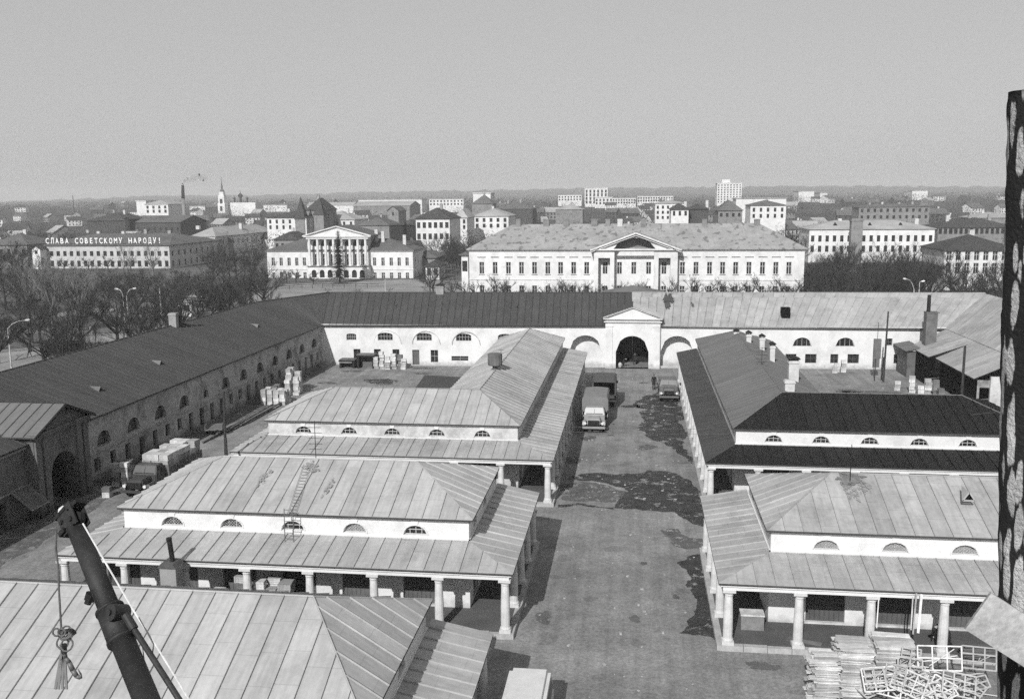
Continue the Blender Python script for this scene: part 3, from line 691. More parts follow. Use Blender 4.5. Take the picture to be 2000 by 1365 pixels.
# soot and damp marks lying on the sheets are thin films of their own
def roof_stain(roof, face_pts, px, py, rx, ry, seed, m, lift=0.085, slope_pts=None):
    """thin frayed patch lying on a roof plane through three points"""
    a, b, c = [V(q) for q in face_pts[:3]]; n = (b - a).cross(c - a).normalized()
    if n.z < 0: n = -n
    d = ray(px, py); o = V((0, 0, CAM_H)); t_ = (a - o).dot(n) / d.dot(n); q = o + d * t_ + n * lift
    e = (b - a).normalized(); u = n.cross(e); r = random.Random(seed); mb = MB()
    k = 26; ph = [r.uniform(0, 6) for _ in range(4)]; pts = []
    for i in range(k):
        th = 2 * math.pi * i / k; f = 1 + .3 * math.sin(2 * th + ph[0]) + .25 * math.sin(5 * th + ph[1]) + .2 * math.sin(9 * th + ph[2])
        pts.append(q + e * (math.cos(th) * rx * f) + u * (math.sin(th) * ry * f))
    mb.poly(pts); return mb.build("soot_stain", m, roof)

# ================================================================ the enclosing wings and their gates
def strips(parent, e0, e1, r0, r1, n, m, name="roof_panel", th=0.03, seam=0.06):
    """Sheets between an eave e0-e1 and a ridge r0-r1, one object each."""
    e0, e1, r0, r1 = V(e0), V(e1), V(r0), V(r1); nn = (e1 - e0).cross(r0 - e0) if (r0 - e0).length > .1 else (e1 - e0).cross(r1 - e0); nn.normalize()
    if nn.z < 0: nn = -nn
    g_ = min(.06, .022 * n / max((e1 - e0).length, (r1 - r0).length))
    for k in range(n):
        a, b = (k + g_) / n, (k + 1 - g_) / n
        q = [e0.lerp(e1, a), e0.lerp(e1, b), r0.lerp(r1, b), r0.lerp(r1, a)]
        mb = MB(); h = nn * (th + random.uniform(-.006, .008)); W = (q[1] - q[0]).length; Lp = (q[3] - q[0]).length
        mb.poly([p + h for p in q], 0, [(0, 0), (W, 0), (W, Lp), (0, Lp)])
        for i in range(4): j = (i + 1) % 4; mb.poly([q[i], q[j], q[j] + h, q[i] + h])
        mb.bar(q[0] + h + nn * seam / 2, q[3] + h + nn * seam / 2, .03, seam * 1.3, 0, nn)
        mb.build(name, m, parent)
WINA = ("window", m_glass, m_frame, (1, 1), False)
WINL = ("window", m_glass, m_wood, (2, 1), False)
WIND = ("window", m_glass, m_wood, (1, 2), False)
LX = -42.2
# --- left wing
LW = thing("market_wing", "long left-hand wing of dirty plaster under a dark sheet roof, with arched windows", "market building", (-46, 80, 0))
def lw_ops(y0, y1):
    r = []
    for k in range(-12, 12):
        y = 68.4 + 4.57 * k
        if y0 + .8 < y < y1 - .8: r.append((y - y0, 1.95 if k != 4 else 1.1, 2.8, 3.15, .85 if k != 4 else .5, WINL))
        for dy, w in ((-1.15, .85), (1.15, .85)):
            if y0 + .6 < y + dy < y1 - .6: r.append((y + dy - y0, w, .25 if (k + (dy > 0)) % 3 else .9, 2.05, 0, WIND))
    return r
facade(LW, (LX, 65.1), (LX, 121.6), 0, 5.35, lw_ops(65.1, 121.6), m_dirty, .35)
facade(LW, (LX, 14), (LX, 58.7), 0, 5.35, lw_ops(14, 58.7), m_gate_shade, .35)  # near stretch in the darkened plaster, shade painted into it
mb = MB()
for a, b in ((65.6, 121.5), (14, 58.9)):
    cornice(mb, (LX, a), (LX, b), 2.42, 0, .12, .12); cornice(mb, (LX, a), (LX, b), 5.1, 0, .2, .22)
mb.build("cornice", m_dirty, LW)
C0 = V((-41.85, 121.3, 5.42)); A0 = V((-50.6, 120.6, 8.6)); B0_ = V((-43.6, 129.9, 9.0))
roofL = shell(LW, [[V((-41.85, 10, 5.36)), C0, A0 - V((0, 0, .06)), V((-50.6, 10, 8.54))], [V((-59, 112, 5.2)), V((-59, 10, 5.2)), V((-50.6, 10, 8.54)), A0 - V((0, 0, .06))]], m_under)
strips(roofL, (-41.85, 66.5, 5.42), C0, (-50.6, 66.5, 8.6), A0, 62, m_roof_d)
strips(roofL, (-41.85, 10, 5.42), (-41.85, 66.5, 5.42), (-50.6, 10, 8.6), (-50.6, 66.5, 8.6), 62, m_roof_d)
strips(roofL, (-59, 10, 5.25), (-59, 112, 5.25), (-50.6, 10, 8.6), A0, 60, m_roof_d)
mb = MB(); mb.tube((-50.6, 10, 8.65), A0 + V((0, 0, .05)), .07, .07, 6); mb.build("ridge_cap", m_roof_d, roofL)
for px, py in ((197, 765), (315, 713), (505, 640)):
    d = ray(px, py); o = V((0, 0, CAM_H)); n = V((3.18, 0, 8.75)).normalized(); t_ = (V((-41.85, 66, 5.42)) - o).dot(n) / d.dot(n); q = o + d * t_
    vent_dormer(roofL, q.x, q.y, q.z + .03, 1, -.15, .55, m_roof_g)
p = atx(343, 648, -50.3); chimney(roofL, -50.4, p.y, 8.0, 10.0, .85, .8, m_greybrick, m_brick, False)
mb = MB(); mb.tube((-49.9, p.y + .5, 8.2), (-49.9, p.y + .5, 10.7), .2, .2, 8); mb.build("flue_pipe", m_black, roofL)
# --- left gate
GX = -41.55
LG = thing("gate_pavilion", "shadowed gatehouse with pediment and arch in the left-hand wing", "gatehouse", (GX, 61.9, 0))
w_, P_, d_, n_ = facade(LG, (GX, 58.7), (GX, 65.1), 0, 6.0, [(3.25, 3.3, 0, 2.4, 1.65, None)], m_gate_shade, 1.0)
mb = MB(); wall(mb, (LX - .1, 65.1), (GX, 65.1), 0, 6.0, []); mb.build("wall", m_gate_shade, LG)
mb = MB(); wall(mb, (GX, 58.7), (LX - .1, 58.7), 0, 6.0, []); mb.build("wall", m_gate_shade, LG)
for yy in (59.05, 59.9, 63.95, 64.8): 
    mb = MB(); mb.box(GX, yy - .3, 0, GX + .16, yy + .3, 5.6); mb.box(GX, yy - .36, 5.6, GX + .22, yy + .36, 5.78); mb.build("pilaster", m_gate_shade, LG)
mb = MB(); mb.box(GX - .1, 58.5, 5.75, GX + .3, 65.3, 6.0); mb.box(GX - .1, 58.3, 6.0, GX + .42, 65.5, 6.12)
mb.prism([(GX, 58.7, 6.12), (GX, 65.1, 6.12), (GX, 61.9, 7.4)], (.1, 0, 0)); mb.build("pediment", m_gate_shade, LG)
mb = MB(); mb.box(GX - 7, 60.2, 0.01, GX - 6.8, 63.6, 4.6); mb.box(GX - 7, 60.2, 4.5, GX - .9, 63.6, 4.6); mb.box(GX - 7, 60.2, 0, GX - .98, 60.3, 4.6); mb.box(GX - 7, 63.5, 0, GX - .98, 63.7, 4.6); mb.build("passage", m_dark, LG)
gp = V((GX + .5, 58.2, 6.02)); gq = V((GX + .5, 61.9, 7.6)); gr = V((GX + .5, 65.6, 6.02))
def on_wing(y, z): return V((-41.85 - (z - 5.42) / (3.18 / 8.75), y, z))
wv, wr_, wl = on_wing(58.2, 6.02), on_wing(65.6, 6.02), on_wing(61.9, 7.6)
sh = shell(LG, [[wv, gp, gq, wl], [gr, wr_, wl, gq]], m_under)
panels(sh, [wv, gp, gq, wl], m_roof_g, .8)
panels(sh, [gr, wr_, wl, gq], m_roof_d, .8)
mb = MB()
mb.prism([gp - V((0, 0, .14)), gq - V((0, 0, .16)), gr - V((0, 0, .14)), gr + V((0, 0, .02)), gq + V((0, 0, .02)), gp + V((0, 0, .02))], (.12, 0, 0)); mb.build("verge_board", m_black, sh)
# --- back wing, left half
BW = thing("market_wing", "back wing with dark roof and small segmental windows, left of the white gate", "market building", (-23, 126, 0))
SEG = ("window", m_glass, m_frame, (4, 1), False)
p0, p1 = (LX, 121.6), (-3.75, 122.4)
def sx(px, y): return at(px, 680, y).x - LX
ops = [(sx(687, 121.7), 1.35, 3.4, 4.15, .16, SEG), (sx(753, 121.8), 2.05, 3.4, 4.15, .3, SEG), (sx(829, 121.9), 2.05, 3.4, 4.15, .3, SEG), (sx(906, 122), 2.05, 3.4, 4.1, .3, SEG), (25.2, 2.0, 3.4, 4.1, .3, SEG), (30.6, 2.0, 3.4, 4.1, .3, SEG),
       (sx(697, 121.7), .95, .1, 2.2, 0, WIND), (sx(737, 121.8), .95, .1, 2.2, 0, WIND), (sx(773, 121.8), .95, .1, 2.2, 0, WIND), (sx(812, 121.9), .95, .1, 2.15, 0, ("door", m_door, m_wood, (0, 0), False)), (sx(848, 121.9), 1.0, .45, 2.15, 0, WINA), (sx(898, 122), 2.3, .7, 1.35, 0, WINA),
       (-6.35 - LX, 4.3, .28, 2.15, 2.15, None)]
facade(BW, p0, p1, 0, 5.6, ops, m_white, .3)
for cx in (-6.35,):
    mb = MB(); mb.box(cx - 2.4, 123.75, 0, cx + 2.4, 123.9, 4.6); mb.build("niche_wall", m_white, BW)
    mb = MB(); n = 12
    for k in range(n):
        a1, a2 = math.pi * k / n, math.pi * (k + 1) / n
        mb.poly([(cx + 2.15 * math.cos(a1), 122.55, 2.15 + 2.15 * math.sin(a1)), (cx + 2.15 * math.cos(a2), 122.55, 2.15 + 2.15 * math.sin(a2)), (cx + 2.15 * math.cos(a2), 123.8, 2.15 + 2.15 * math.sin(a2)), (cx + 2.15 * math.cos(a1), 123.8, 2.15 + 2.15 * math.sin(a1))])
    for sx_ in (-1, 1): mb.poly([(cx + sx_ * 2.15, 122.55, 0), (cx + sx_ * 2.15, 123.8, 0), (cx + sx_ * 2.15, 123.8, 2.15), (cx + sx_ * 2.15, 122.55, 2.15)])
    mb.build("niche_vault", m_white_old, BW)
mb = MB(); cornice(mb, p0, p1, 5.4, 0, .18, .2)
for cx in (-38.0, -33.0, -27.7, -22.3):           # shallow blind-arch mouldings round the upper windows
    for k in range(10):
        a1, a2 = math.pi * k / 10, math.pi * (k + 1) / 10
        mb.bar((cx + 1.9 * math.cos(a1), 121.78, 3.0 + 1.75 * math.sin(a1)), (cx + 1.9 * math.cos(a2), 121.78, 3.0 + 1.75 * math.sin(a2)), .09, .05)
mb.build("cornice", m_white_old, BW)
EB0, EB1 = C0, V((-.35, 122.15, 5.62)); RB1 = V((-.4, 130.9, 9.05))
roofB = shell(BW, [[EB0 - V((0, 0, .05)), EB1 - V((0, 0, .05)), RB1 - V((0, 0, .05)), B0_ - V((0, 0, .05))], [EB0 - V((0, 0, .05)), B0_ - V((0, 0, .05)), A0 - V((0, 0, .05))], [V((-.4, 139, 5.5)), V((-46, 139, 5.5)), B0_, RB1], [V((-46, 139, 5.5)), V((-59, 122, 5.5)), A0, B0_]], m_under)
strips(roofB, EB0, EB1, B0_, RB1, 44, m_roof_d)
strips(roofB, EB0, EB0, A0, B0_, 9, m_roof_d)
strips(roofB, (-.4, 139.2, 5.5), (-46, 139.2, 5.5), RB1, B0_, 40, m_roof_d)
strips(roofB, (-46, 139.2, 5.5), (-59.2, 122, 5.5), B0_, A0, 14, m_roof_d)
mb = MB(); mb.tube(B0_ + V((0, 0, .08)), RB1 + V((0, 0, .08)), .07, .07, 6); mb.tube(A0 + V((0, 0, .08)), B0_ + V((0, 0, .08)), .07, .07, 6); mb.tube(C0 + V((0, 0, .05)), A0 + V((0, 0, .06)), .05, .05, 5); mb.build("ridge_cap", m_roof_d, roofB)
p = at(860, 575, 130.2); chimney(roofB, p.x, 130.2, 8.3, 10.0, 1.1, .9, m_greybrick, m_black, True)
for px, py in ((774, 605), (1011, 604)):
    e = at(px, py, 126.3); vent_dormer(roofB, e.x, 126.3, 7.35, 0, -1, .5, m_roof_d)
mb = MB(); wall(mb, (-46, 138.9), (-59, 121.8), 0, 5.6, []); wall(mb, (-2, 138.9), (-46, 138.9), 0, 5.6, []); mb.build("wall", m_white_old, BW)
# --- back wing, right half
BR = thing("market_wing", "back wing with pale patched roof and lunette windows, right of the white gate", "market building", (20, 127, 0))
q0, q1 = (3.35, 122.6), (41.0, 124.6)
dR = (V((q1[0], q1[1], 0)) - V((q0[0], q0[1], 0))).normalized()
def sr(px, z=2.0): 
    d = ray(px, 690); n = V((dR.y, -dR.x, 0)); t_ = (V((q0[0], q0[1], 0)) - V((0, 0, CAM_H))).dot(n) / d.dot(n); q = V((0, 0, CAM_H)) + d * t_; return (V((q.x, q.y, 0)) - V((q0[0], q0[1], 0))).length
LU2 = ("window", m_glass, m_frame, (3, 0), False)
SQ = ("window", m_glass, m_wood, (1, 1), False)
ops = [(2.15 + .05, 4.25, .28, 2.15, 2.12, None), (sr(1480), 2.4, 2.95, 2.95, 1.1, LU2), (sr(1566), 2.45, 2.95, 2.95, 1.15, LU2), (sr(1650), 2.45, 2.95, 2.95, 1.15, LU2), (sr(1545), 1.4, .75, 1.95, 0, SQ), (sr(1584), 1.45, .75, 1.95, 0, SQ), (sr(1630), 1.0, .75, 1.95, 0, SQ), (sr(1667), 1.45, .75, 1.95, 0, SQ), (sr(1712), .9, .2, 2.6, 0, ("door", m_door, m_wood, (0, 0), False)), (sr(1757), 1.4, .75, 1.95, 0, SQ), (sr(1735), .85, 3.1, 4.0, 0, SQ)]
facade(BR, q0, q1, 0, 5.5, ops, m_white, .3)
cx = 5.5
mb = MB(); mb.box(cx - 2.4, 124.2, 0, cx + 2.6, 124.4, 4.6); mb.build("niche_wall", m_white, BR)
mb = MB(); n = 12
for k in range(n):
    a1, a2 = math.pi * k / n, math.pi * (k + 1) / n
    mb.poly([(cx + .05 + 2.12 * math.cos(a1), 123.0, 2.15 + 2.12 * math.sin(a1)), (cx + .05 + 2.12 * math.cos(a2), 123.0, 2.15 + 2.12 * math.sin(a2)), (cx + .05 + 2.12 * math.cos(a2), 124.25, 2.15 + 2.12 * math.sin(a2)), (cx + .05 + 2.12 * math.cos(a1), 124.25, 2.15 + 2.12 * math.sin(a1))])
for s1 in (-1, 1): mb.poly([(cx + .05 + s1 * 2.12, 123.0, 0), (cx + .05 + s1 * 2.12, 124.25, 0), (cx + .05 + s1 * 2.12, 124.25, 2.15), (cx + .05 + s1 * 2.12, 123.0, 2.15)])
mb.build("niche_vault", m_white_old, BR)
mb = MB(); cornice(mb, q0, q1, 5.3, 0, .18, .2); mb.build("cornice", m_trim, BR)
ER0, ER1, RR1 = V((-.3, 122.2, 5.6)), V((40.6, 124.25, 5.3)), V((46.5, 132.1, 9.05))
lo = V((0, 0, .32))
roofR = shell(BR, [[ER0 - V((0, 0, .1)), ER1 - V((0, 0, .1)), RR1 - lo], [ER0 - V((0, 0, .1)), RR1 - lo, RB1 - lo], [V((55, 140, 5.5)), V((-.4, 139, 5.5)), RB1 - lo], [V((55, 140, 5.5)), RB1 - lo, RR1 - lo]], m_under)
# the ridge sheet runs as a separate narrow course, the slope below it in full lengths
m1 = ER0.lerp(RB1, .86); m2 = ER1.lerp(RR1, .86)
strips(roofR, ER0, ER1, m1, m2, 40, m_roof_b)
strips(roofR, m1, m2, RB1, RR1, 34, m_roof_b)
strips(roofR, (-.4, 139.2, 5.5), (55, 140, 5.5), RB1, RR1, 40, m_roof_b)
mb = MB(); mb.tube(RB1 + V((0, 0, .08)), RR1 + V((0, 0, .08)), .07, .07, 6); mb.bar(m1 + V((0, 0, .05)), m2 + V((0, 0, .05)), .08, .05); mb.build("ridge_cap", m_roof_b, roofR)
p = at(1534, 616, 125.6); mb = MB(); mb.box(p.x - .55, 125.2, 6.0, p.x + .55, 126.4, 7.75); mb.build("roof_hatch", m_dark, roofR)
roof_stain(roofR, [ER0, ER1, RR1], 1305, 583, .5, 1.3, 3, m_roof_d, .12); roof_stain(roofR, [ER0, ER1, RR1], 1303, 596, .3, .9, 4, m_roof_d, .12)
roof_stain(roofR, [ER0, ER1, RR1], 1352, 595, .22, .3, 5, m_roof_d, .12)
# --- white gate in the back wing
BG = thing("gate_pavilion", "white gatehouse with pediment and dark open arch at the far end of the alley", "gatehouse", (-.25, 122, 0))
facade(BG, (-3.75, 122.0), (3.35, 122.0), 0, 6.62, [(3.5, 4.25, 0, 2.2, 2.12, None)], m_white, .9)
for a, b in (((3.35, 122.0), (3.35, 122.9)), ((-3.75, 122.9), (-3.75, 122.0))):
    mb = MB(); wall(mb, a, b, 0, 6.62, []); mb.build("wall", m_white, BG)
for xx in (-3.25, 2.85):
    mb = MB(); mb.box(xx - .42, 121.9, 0, xx + .42, 122.0, 5.5); mb.box(xx - .5, 121.86, 5.5, xx + .5, 122.0, 5.62); mb.build("pilaster", m_white, BG)
mb = MB(); mb.box(-3.95, 121.75, 6.1, 3.55, 122.0, 6.24); mb.box(-4.05, 121.65, 6.5, 3.65, 122.0, 6.64)
mb.prism([(-4.0, 121.95, 6.64), (3.6, 121.95, 6.64), (-.2, 121.95, 8.0)], (0, -.1, 0))
mb.bar((-4.05, 121.8, 6.68), (-.2, 121.8, 8.08), .32, .14); mb.bar((3.65, 121.8, 6.68), (-.2, 121.8, 8.08), .32, .14); mb.build("pediment", m_trim, BG)
mb = MB(); mb.box(-2.6, 122.8, 4.4, 2.1, 131, 4.5); mb.box(-2.6, 122.85, 0, -2.42, 131, 4.5); mb.box(1.92, 122.85, 0, 2.1, 131, 4.5); mb.build("passage", m_dark, BG)
for sx_ in (-1, 1):
    mb = MB(); 
    for k in range(7): mb.box(-.25 + sx_ * (.06 + .3 * k), 127.0, .05, -.25 + sx_ * (.06 + .3 * k + .27), 127.08, 4.3)
    mb.box(-.25 + sx_ * .05, 126.95, 1.2, -.25 + sx_ * 2.15, 127.0, 1.4); mb.box(-.25 + sx_ * .05, 126.95, 3.2, -.25 + sx_ * 2.15, 127.0, 3.4); mb.build("gate_leaf", m_black, BG)
shg = shell(BG, [[V((-4.1, 128.5, 6.65)), V((-4.1, 121.6, 6.65)), V((-.2, 121.6, 8.12)), V((-.2, 129.0, 8.12))], [V((3.7, 121.6, 6.65)), V((3.7, 128.5, 6.65)), V((-.2, 129.0, 8.12)), V((-.2, 121.6, 8.12))]], m_under)
panels(shg, [V((-4.1, 125.4, 6.66)), V((-4.1, 121.6, 6.66)), V((-.2, 121.6, 8.13)), V((-.2, 128.6, 8.13))], m_roof_d, .8)
panels(shg, [V((3.7, 121.6, 6.66)), V((3.7, 125.4, 6.66)), V((-.2, 128.6, 8.13)), V((-.2, 121.6, 8.13))], m_roof_b, .8)
# outer portal roof that shows over the ridge
apx = at(1241, 557, 134.5).z
sho = shell(BG, [[V((-4.6, 131, 8.7)), V((4.2, 131, 8.7)), V((-.3, 134.5, apx))], [V((4.2, 131, 8.7)), V((4.2, 138, 8.7)), V((-.3, 134.5, apx))], [V((4.2, 138, 8.7)), V((-4.6, 138, 8.7)), V((-.3, 134.5, apx))], [V((-4.6, 138, 8.7)), V((-4.6, 131, 8.7)), V((-.3, 134.5, apx))]], m_roof_g, "outer_roof")
# --- right wing
RW = thing("market_wing", "right-hand wing with pale curved sheet roof beside the peeling post", "market building", (43, 95, 0))
mb = MB(); wall(mb, (39.5, 124.3), (39.5, 62), 0, 5.3, []); wall(mb, (39.5, 62), (54, 62), 0, 5.3, []); mb.build("wall", m_white_old, RW)
roofW = shell(RW, [[V((39.3, 124.2, 5.25)), V((39.3, 62, 5.25)), V((47.0, 62, 8.9)), V((46.6, 131.5, 8.9))]], m_under)
strips(roofW, (39.2, 124.3, 5.32), (39.2, 62, 5.32), (46.5, 131.9, 9.0), (46.8, 62, 9.0), 66, m_roof_b)
strips(roofW, (55, 62, 5.3), (55, 139, 5.3), (46.8, 62, 9.0), (46.5, 131.9, 9.0), 60, m_roof_b)
# --- sheds leaning against the right wing
SA = thing("shed", "dark timber shed under a pale sheet roof in the right-hand yard", "shed", (36.5, 106, 0))
def plank_wall(t, a, b, z0, z1, m, n=None, z1b=None):
    a, b = V((a[0], a[1], 0)), V((b[0], b[1], 0)); L = (b - a).length; n = n or max(2, int(L / .28)); d = (b - a) / L; s_ = V((d.y, -d.x, 0)); z1b = z1b if z1b is not None else z1
    for k in range(n):
        zt = z1 + (z1b - z1) * (k + .5) / n; mb = MB(); c = a + d * (L * (k + .5) / n) + s_ * random.uniform(0, .02) + V((0, 0, (z0 + zt) / 2)); mb.obox(c, d, s_, V((0, 0, 1)), L / n / 2 - .008, .02, (zt - z0) / 2); mb.build("plank", m, t)
plank_wall(SA, (35.4, 113.0), (35.4, 101.0), 0, 3.15, m_dark, 40)
mb = MB(); wall(mb, (35.4, 101.0), (39.6, 101.0), 0, 3.1, [(0.9, 1.3, 0.02, 2.3, 0, None)], .4); mb.build("wall", m_dirty, SA)
mb = MB(); mb.box(36.6, 100.7, 0, 38.8, 101.0, 3.5); mb.build("pier", m_white_old, SA)
f1 = [V((34.9, 113.2, 3.3)), V((34.9, 100.6, 3.3)), V((39.3, 100.6, 5.3)), V((39.3, 113.2, 5.3))]
r_ = shell(SA, [f1], m_under); panels(r_, f1, m_roof_b, 1.5, seam=.03)
for a, b in (((35.0, 102, 3.2), (36.0, 102, .3)), ((35.6, 101.5, 2.4), (36.2, 101.5, 3.1))):
    pass
SB = thing("shed", "farther timber shed with grey window frames against the back wing's end", "shed", (36, 117, 0))
plank_wall(SB, (34.2, 118.5), (34.2, 113.2), 0, 3.4, m_dark, 18)
facade(SB, (33.2, 118.5), (34.2, 118.5), 0, 3.3, [], m_wood)
facade(SB, (33.2, 122.9), (33.2, 118.5), 0, 3.25, [(1.0, .8, .9, 2.1, 0, SQ), (2.3, .8, .9, 2.1, 0, SQ), (3.5, .8, .9, 2.1, 0, SQ)], m_wood, .08)
f2 = [V((34.1, 121.2, 3.45)), V((34.1, 113.25, 3.45)), V((39.3, 113.25, 5.3)), V((39.3, 124.0, 5.3))]
f3 = [V((32.9, 123.9, 3.3)), V((32.9, 118.2, 3.3)), V((34.9, 118.2, 3.7)), V((34.9, 123.9, 3.7))]
r_ = shell(SB, [f2, f3], m_under); panels(r_, f2, m_roof_b, 1.5, seam=.03); panels(r_, f3, m_roof_g, .9)
ST = thing("boiler_stack", "square brick stack with black iron pipe beside the pale back roof", "chimney", (35.9, 119.5, 0))
p = at(1819, 611, 119.5); pt = at(1817, 576, 119.5)
mb = MB(); mb.box(p.x - .65, 119.0, 0, p.x + .65, 120.2, p.z); mb.box(p.x - .68, 118.92, p.z, p.x + .83, 120.28, p.z + .12); mb.build("brick_shaft", m_brick, ST)
mb = MB(); mb.tube((pt.x - .1, 119.5, p.z), (pt.x - .1, 119.5, pt.z), .24, .22, 10); mb.build("pipe", m_black, ST)
# small dark lean-to in the left yard, half hidden by the L-shaped row
LT = thing("lean_to", "small shed with dark sloping roof and white edge behind the L-shaped row", "shed", (-21.5, 98.5, 0))
mb = MB(); mb.box(-23.0, 96.8, 0, -19, 100.5, 1.9); mb.build("wall", m_white, LT)
mb = MB(); mb.prism([(-23.3, 96.4, 1.95), (-18.6, 96.4, 1.75), (-18.6, 96.4, 1.85), (-23.3, 96.4, 2.05)], (0, 5.0, .6)); mb.build("roof", m_roof_d, LT)

# ================================================================ people
def person(label, x, y, z=0.0, h=1.72, rz=0.0, pose='stand', cloth=m_cloth, group=None, cat="person"):
    """One continuous body grown over a skeleton, then coloured by region."""
    s_ = h / 1.72
    if pose == 'bend':
        J = {'pelvis': (0, 0, .92), 'waist': (0, -.12, 1.08), 'chest': (0, -.36, 1.18), 'neck': (0, -.52, 1.2), 'head': (0, -.62, 1.17), 'top': (0, -.74, 1.14),
             'hl': (-.1, 0, .88), 'kl': (-.12, -.1, .48), 'al': (-.12, .04, .08), 'tl': (-.12, -.12, .03), 'hr': (.1, 0, .88), 'kr': (.13, .05, .48), 'ar': (.14, .22, .08), 'tr': (.14, .06, .03),
             'sl': (-.2, -.4, 1.16), 'el': (-.22, -.46, .88), 'wl': (-.16, -.58, .66), 'fl': (-.15, -.62, .56), 'sr': (.2, -.4, 1.16), 'er': (.23, -.48, .88), 'wr': (.16, -.6, .68), 'fr': (.14, -.64, .58)}
    else:
        st = .22 if pose == 'walk' else .03; sw = .2 if pose == 'walk' else .03
        J = {'pelvis': (0, 0, .93), 'waist': (0, 0, 1.1), 'chest': (0, 0, 1.32), 'neck': (0, 0, 1.47), 'head': (0, -.02, 1.56), 'top': (0, -.01, 1.67),
             'hl': (-.1, 0, .88), 'kl': (-.11, -st * .6, .48), 'al': (-.11, -st, .08), 'tl': (-.12, -st - .15, .03), 'hr': (.1, 0, .88), 'kr': (.11, st * .3, .48), 'ar': (.11, st, .1), 'tr': (.12, st - .15, .04),
             'sl': (-.19, 0, 1.4), 'el': (-.25, sw * .5, 1.12), 'wl': (-.25, sw - .1, .88), 'fl': (-.25, sw - .13, .78), 'sr': (.19, 0, 1.4), 'er': (.25, -sw * .5, 1.12), 'wr': (.25, -sw - .06, .88), 'fr': (.25, -sw - .09, .78)}
    R = {'pelvis': (.15, .12), 'waist': (.14, .1), 'chest': (.17, .12), 'neck': (.055, .055), 'head': (.085, .1), 'top': (.06, .07), 'hl': (.1, .1), 'kl': (.07, .07), 'al': (.05, .05), 'tl': (.045, .03), 'hr': (.1, .1), 'kr': (.07, .07), 'ar': (.05, .05), 'tr': (.045, .03),
         'sl': (.075, .075), 'el': (.055, .055), 'wl': (.04, .035), 'fl': (.035, .025), 'sr': (.075, .075), 'er': (.055, .055), 'wr': (.04, .035), 'fr': (.035, .025)}
    E_ = [('pelvis', 'waist'), ('waist', 'chest'), ('chest', 'neck'), ('neck', 'head'), ('head', 'top'), ('pelvis', 'hl'), ('hl', 'kl'), ('kl', 'al'), ('al', 'tl'), ('pelvis', 'hr'), ('hr', 'kr'), ('kr', 'ar'), ('ar', 'tr'), ('chest', 'sl'), ('sl', 'el'), ('el', 'wl'), ('wl', 'fl'), ('chest', 'sr'), ('sr', 'er'), ('er', 'wr'), ('wr', 'fr')]
    key = (pose,)
    if key not in PERS:
        names = list(J); me = bpy.data.meshes.new("skeleton"); me.from_pydata([J[k] for k in names], [(names.index(a), names.index(b)) for a, b in E_], [])
        o = bpy.data.objects.new("body", me); COL.objects.link(o); md = o.modifiers.new("skin", 'SKIN'); me.skin_vertices.new(name="") if not me.skin_vertices else None
        for i, k in enumerate(names):
            me.skin_vertices[0].data[i].radius = R[k]; me.skin_vertices[0].data[i].use_root = (k == 'pelvis')
        ss = o.modifiers.new("sub", 'SUBSURF'); ss.levels = 1; ss.render_levels = 1
        dg = bpy.context.evaluated_depsgraph_get(); dg.update(); bm_ = bpy.data.meshes.new_from_object(o.evaluated_get(dg)); bpy.data.objects.remove(o)
        PERS[key] = (bm_, V(J['head']), V(J['fl']), V(J['fr']), V(J['top']))
    base, hd, fl, fr, tp = PERS[key]
    me = base.copy(); me.materials.clear()
    for m_ in (cloth, m_skin, m_hair): me.materials.append(m_)
    for p in me.polygons:
        c = p.center; p.use_smooth = True
        if (c - hd).length < .15: p.material_index = 1
        elif (c - fl).length < .1 or (c - fr).length < .1: p.material_index = 1
        else: p.material_index = 0
    t = thing("person", label, cat, (x, y, z), group, rz); t.scale = (s_,) * 3
    b = bpy.data.objects.new("body", me); COL.objects.link(b); b.parent = t
    hm = MB(); hm.lathe((tp.x, tp.y + .015, tp.z - .12), [(0, .085), (.06, .105), (.11, .095), (.15, .06), (.17, .01)], 10); q = bpy.data.objects.new("hair", hm.data("hair", m_hair)); COL.objects.link(q); q.parent = t
    cm = MB(); cz = .62 if pose != 'bend' else .8
    if pose != 'bend': cm.lathe((0, 0, .62), [(0, .2), (.25, .19), (.5, .165), (.72, .2), (.8, .16), (.84, .07)], 12); q = bpy.data.objects.new("coat", cm.data("coat", cloth)); COL.objects.link(q); q.parent = t; q.scale = (1, .72, 1)
    return t
PERS = {}
p = gz(1277, 762); person("man in dark clothes standing alone in the middle of the alley", p.x, p.y, 0.01, 1.85, .2)
p = gz(1218, 716); person("person in a dark coat bending with a pale bag inside the far arch", p.x, p.y, 0, 1.6, .6, 'bend')
p = gz(1240, 712); person("dim figure walking in the dark of the far arch", p.x, p.y, 0, 1.65, 2.8, 'walk')
mb = MB(); p = gz(1211, 717); mb.lathe((p.x, p.y, 0), [(0, .2), (.3, .26), (.55, .2), (.65, .05)], 8); tag(mb.build("sack", m_card), "pale sack on the ground at the foot of the far arch", "sack")
p = gz(1855, 1252, .28); person("worker in black bending under the canopy beside the piled timber", 15.2, 45.0, .28, 1.78, -1.2, 'bend')
for i, (px, py, c_, pose, lab) in enumerate(((178, 655, m_cloth2, 'walk', "walker in a pale coat on the path behind the left wing"), (187, 657, m_cloth, 'walk', "dark walker beside the one in the pale coat"), (58, 697, m_cloth, 'walk', "striding passer-by between the trees by the single-arm lamp"), (83, 698, m_cloth, 'stand', "dark passer-by standing right of the striding one"), (97, 697, m_cloth, 'walk', "passer-by nearest the small bus shelter"), (105, 696, m_cloth2, 'walk', "passer-by in lighter clothes next to the bus shelter"))):
    p = gz(px, py); person(lab, p.x, p.y, 0.02, 1.75, random.uniform(0, 6), pose, c_)
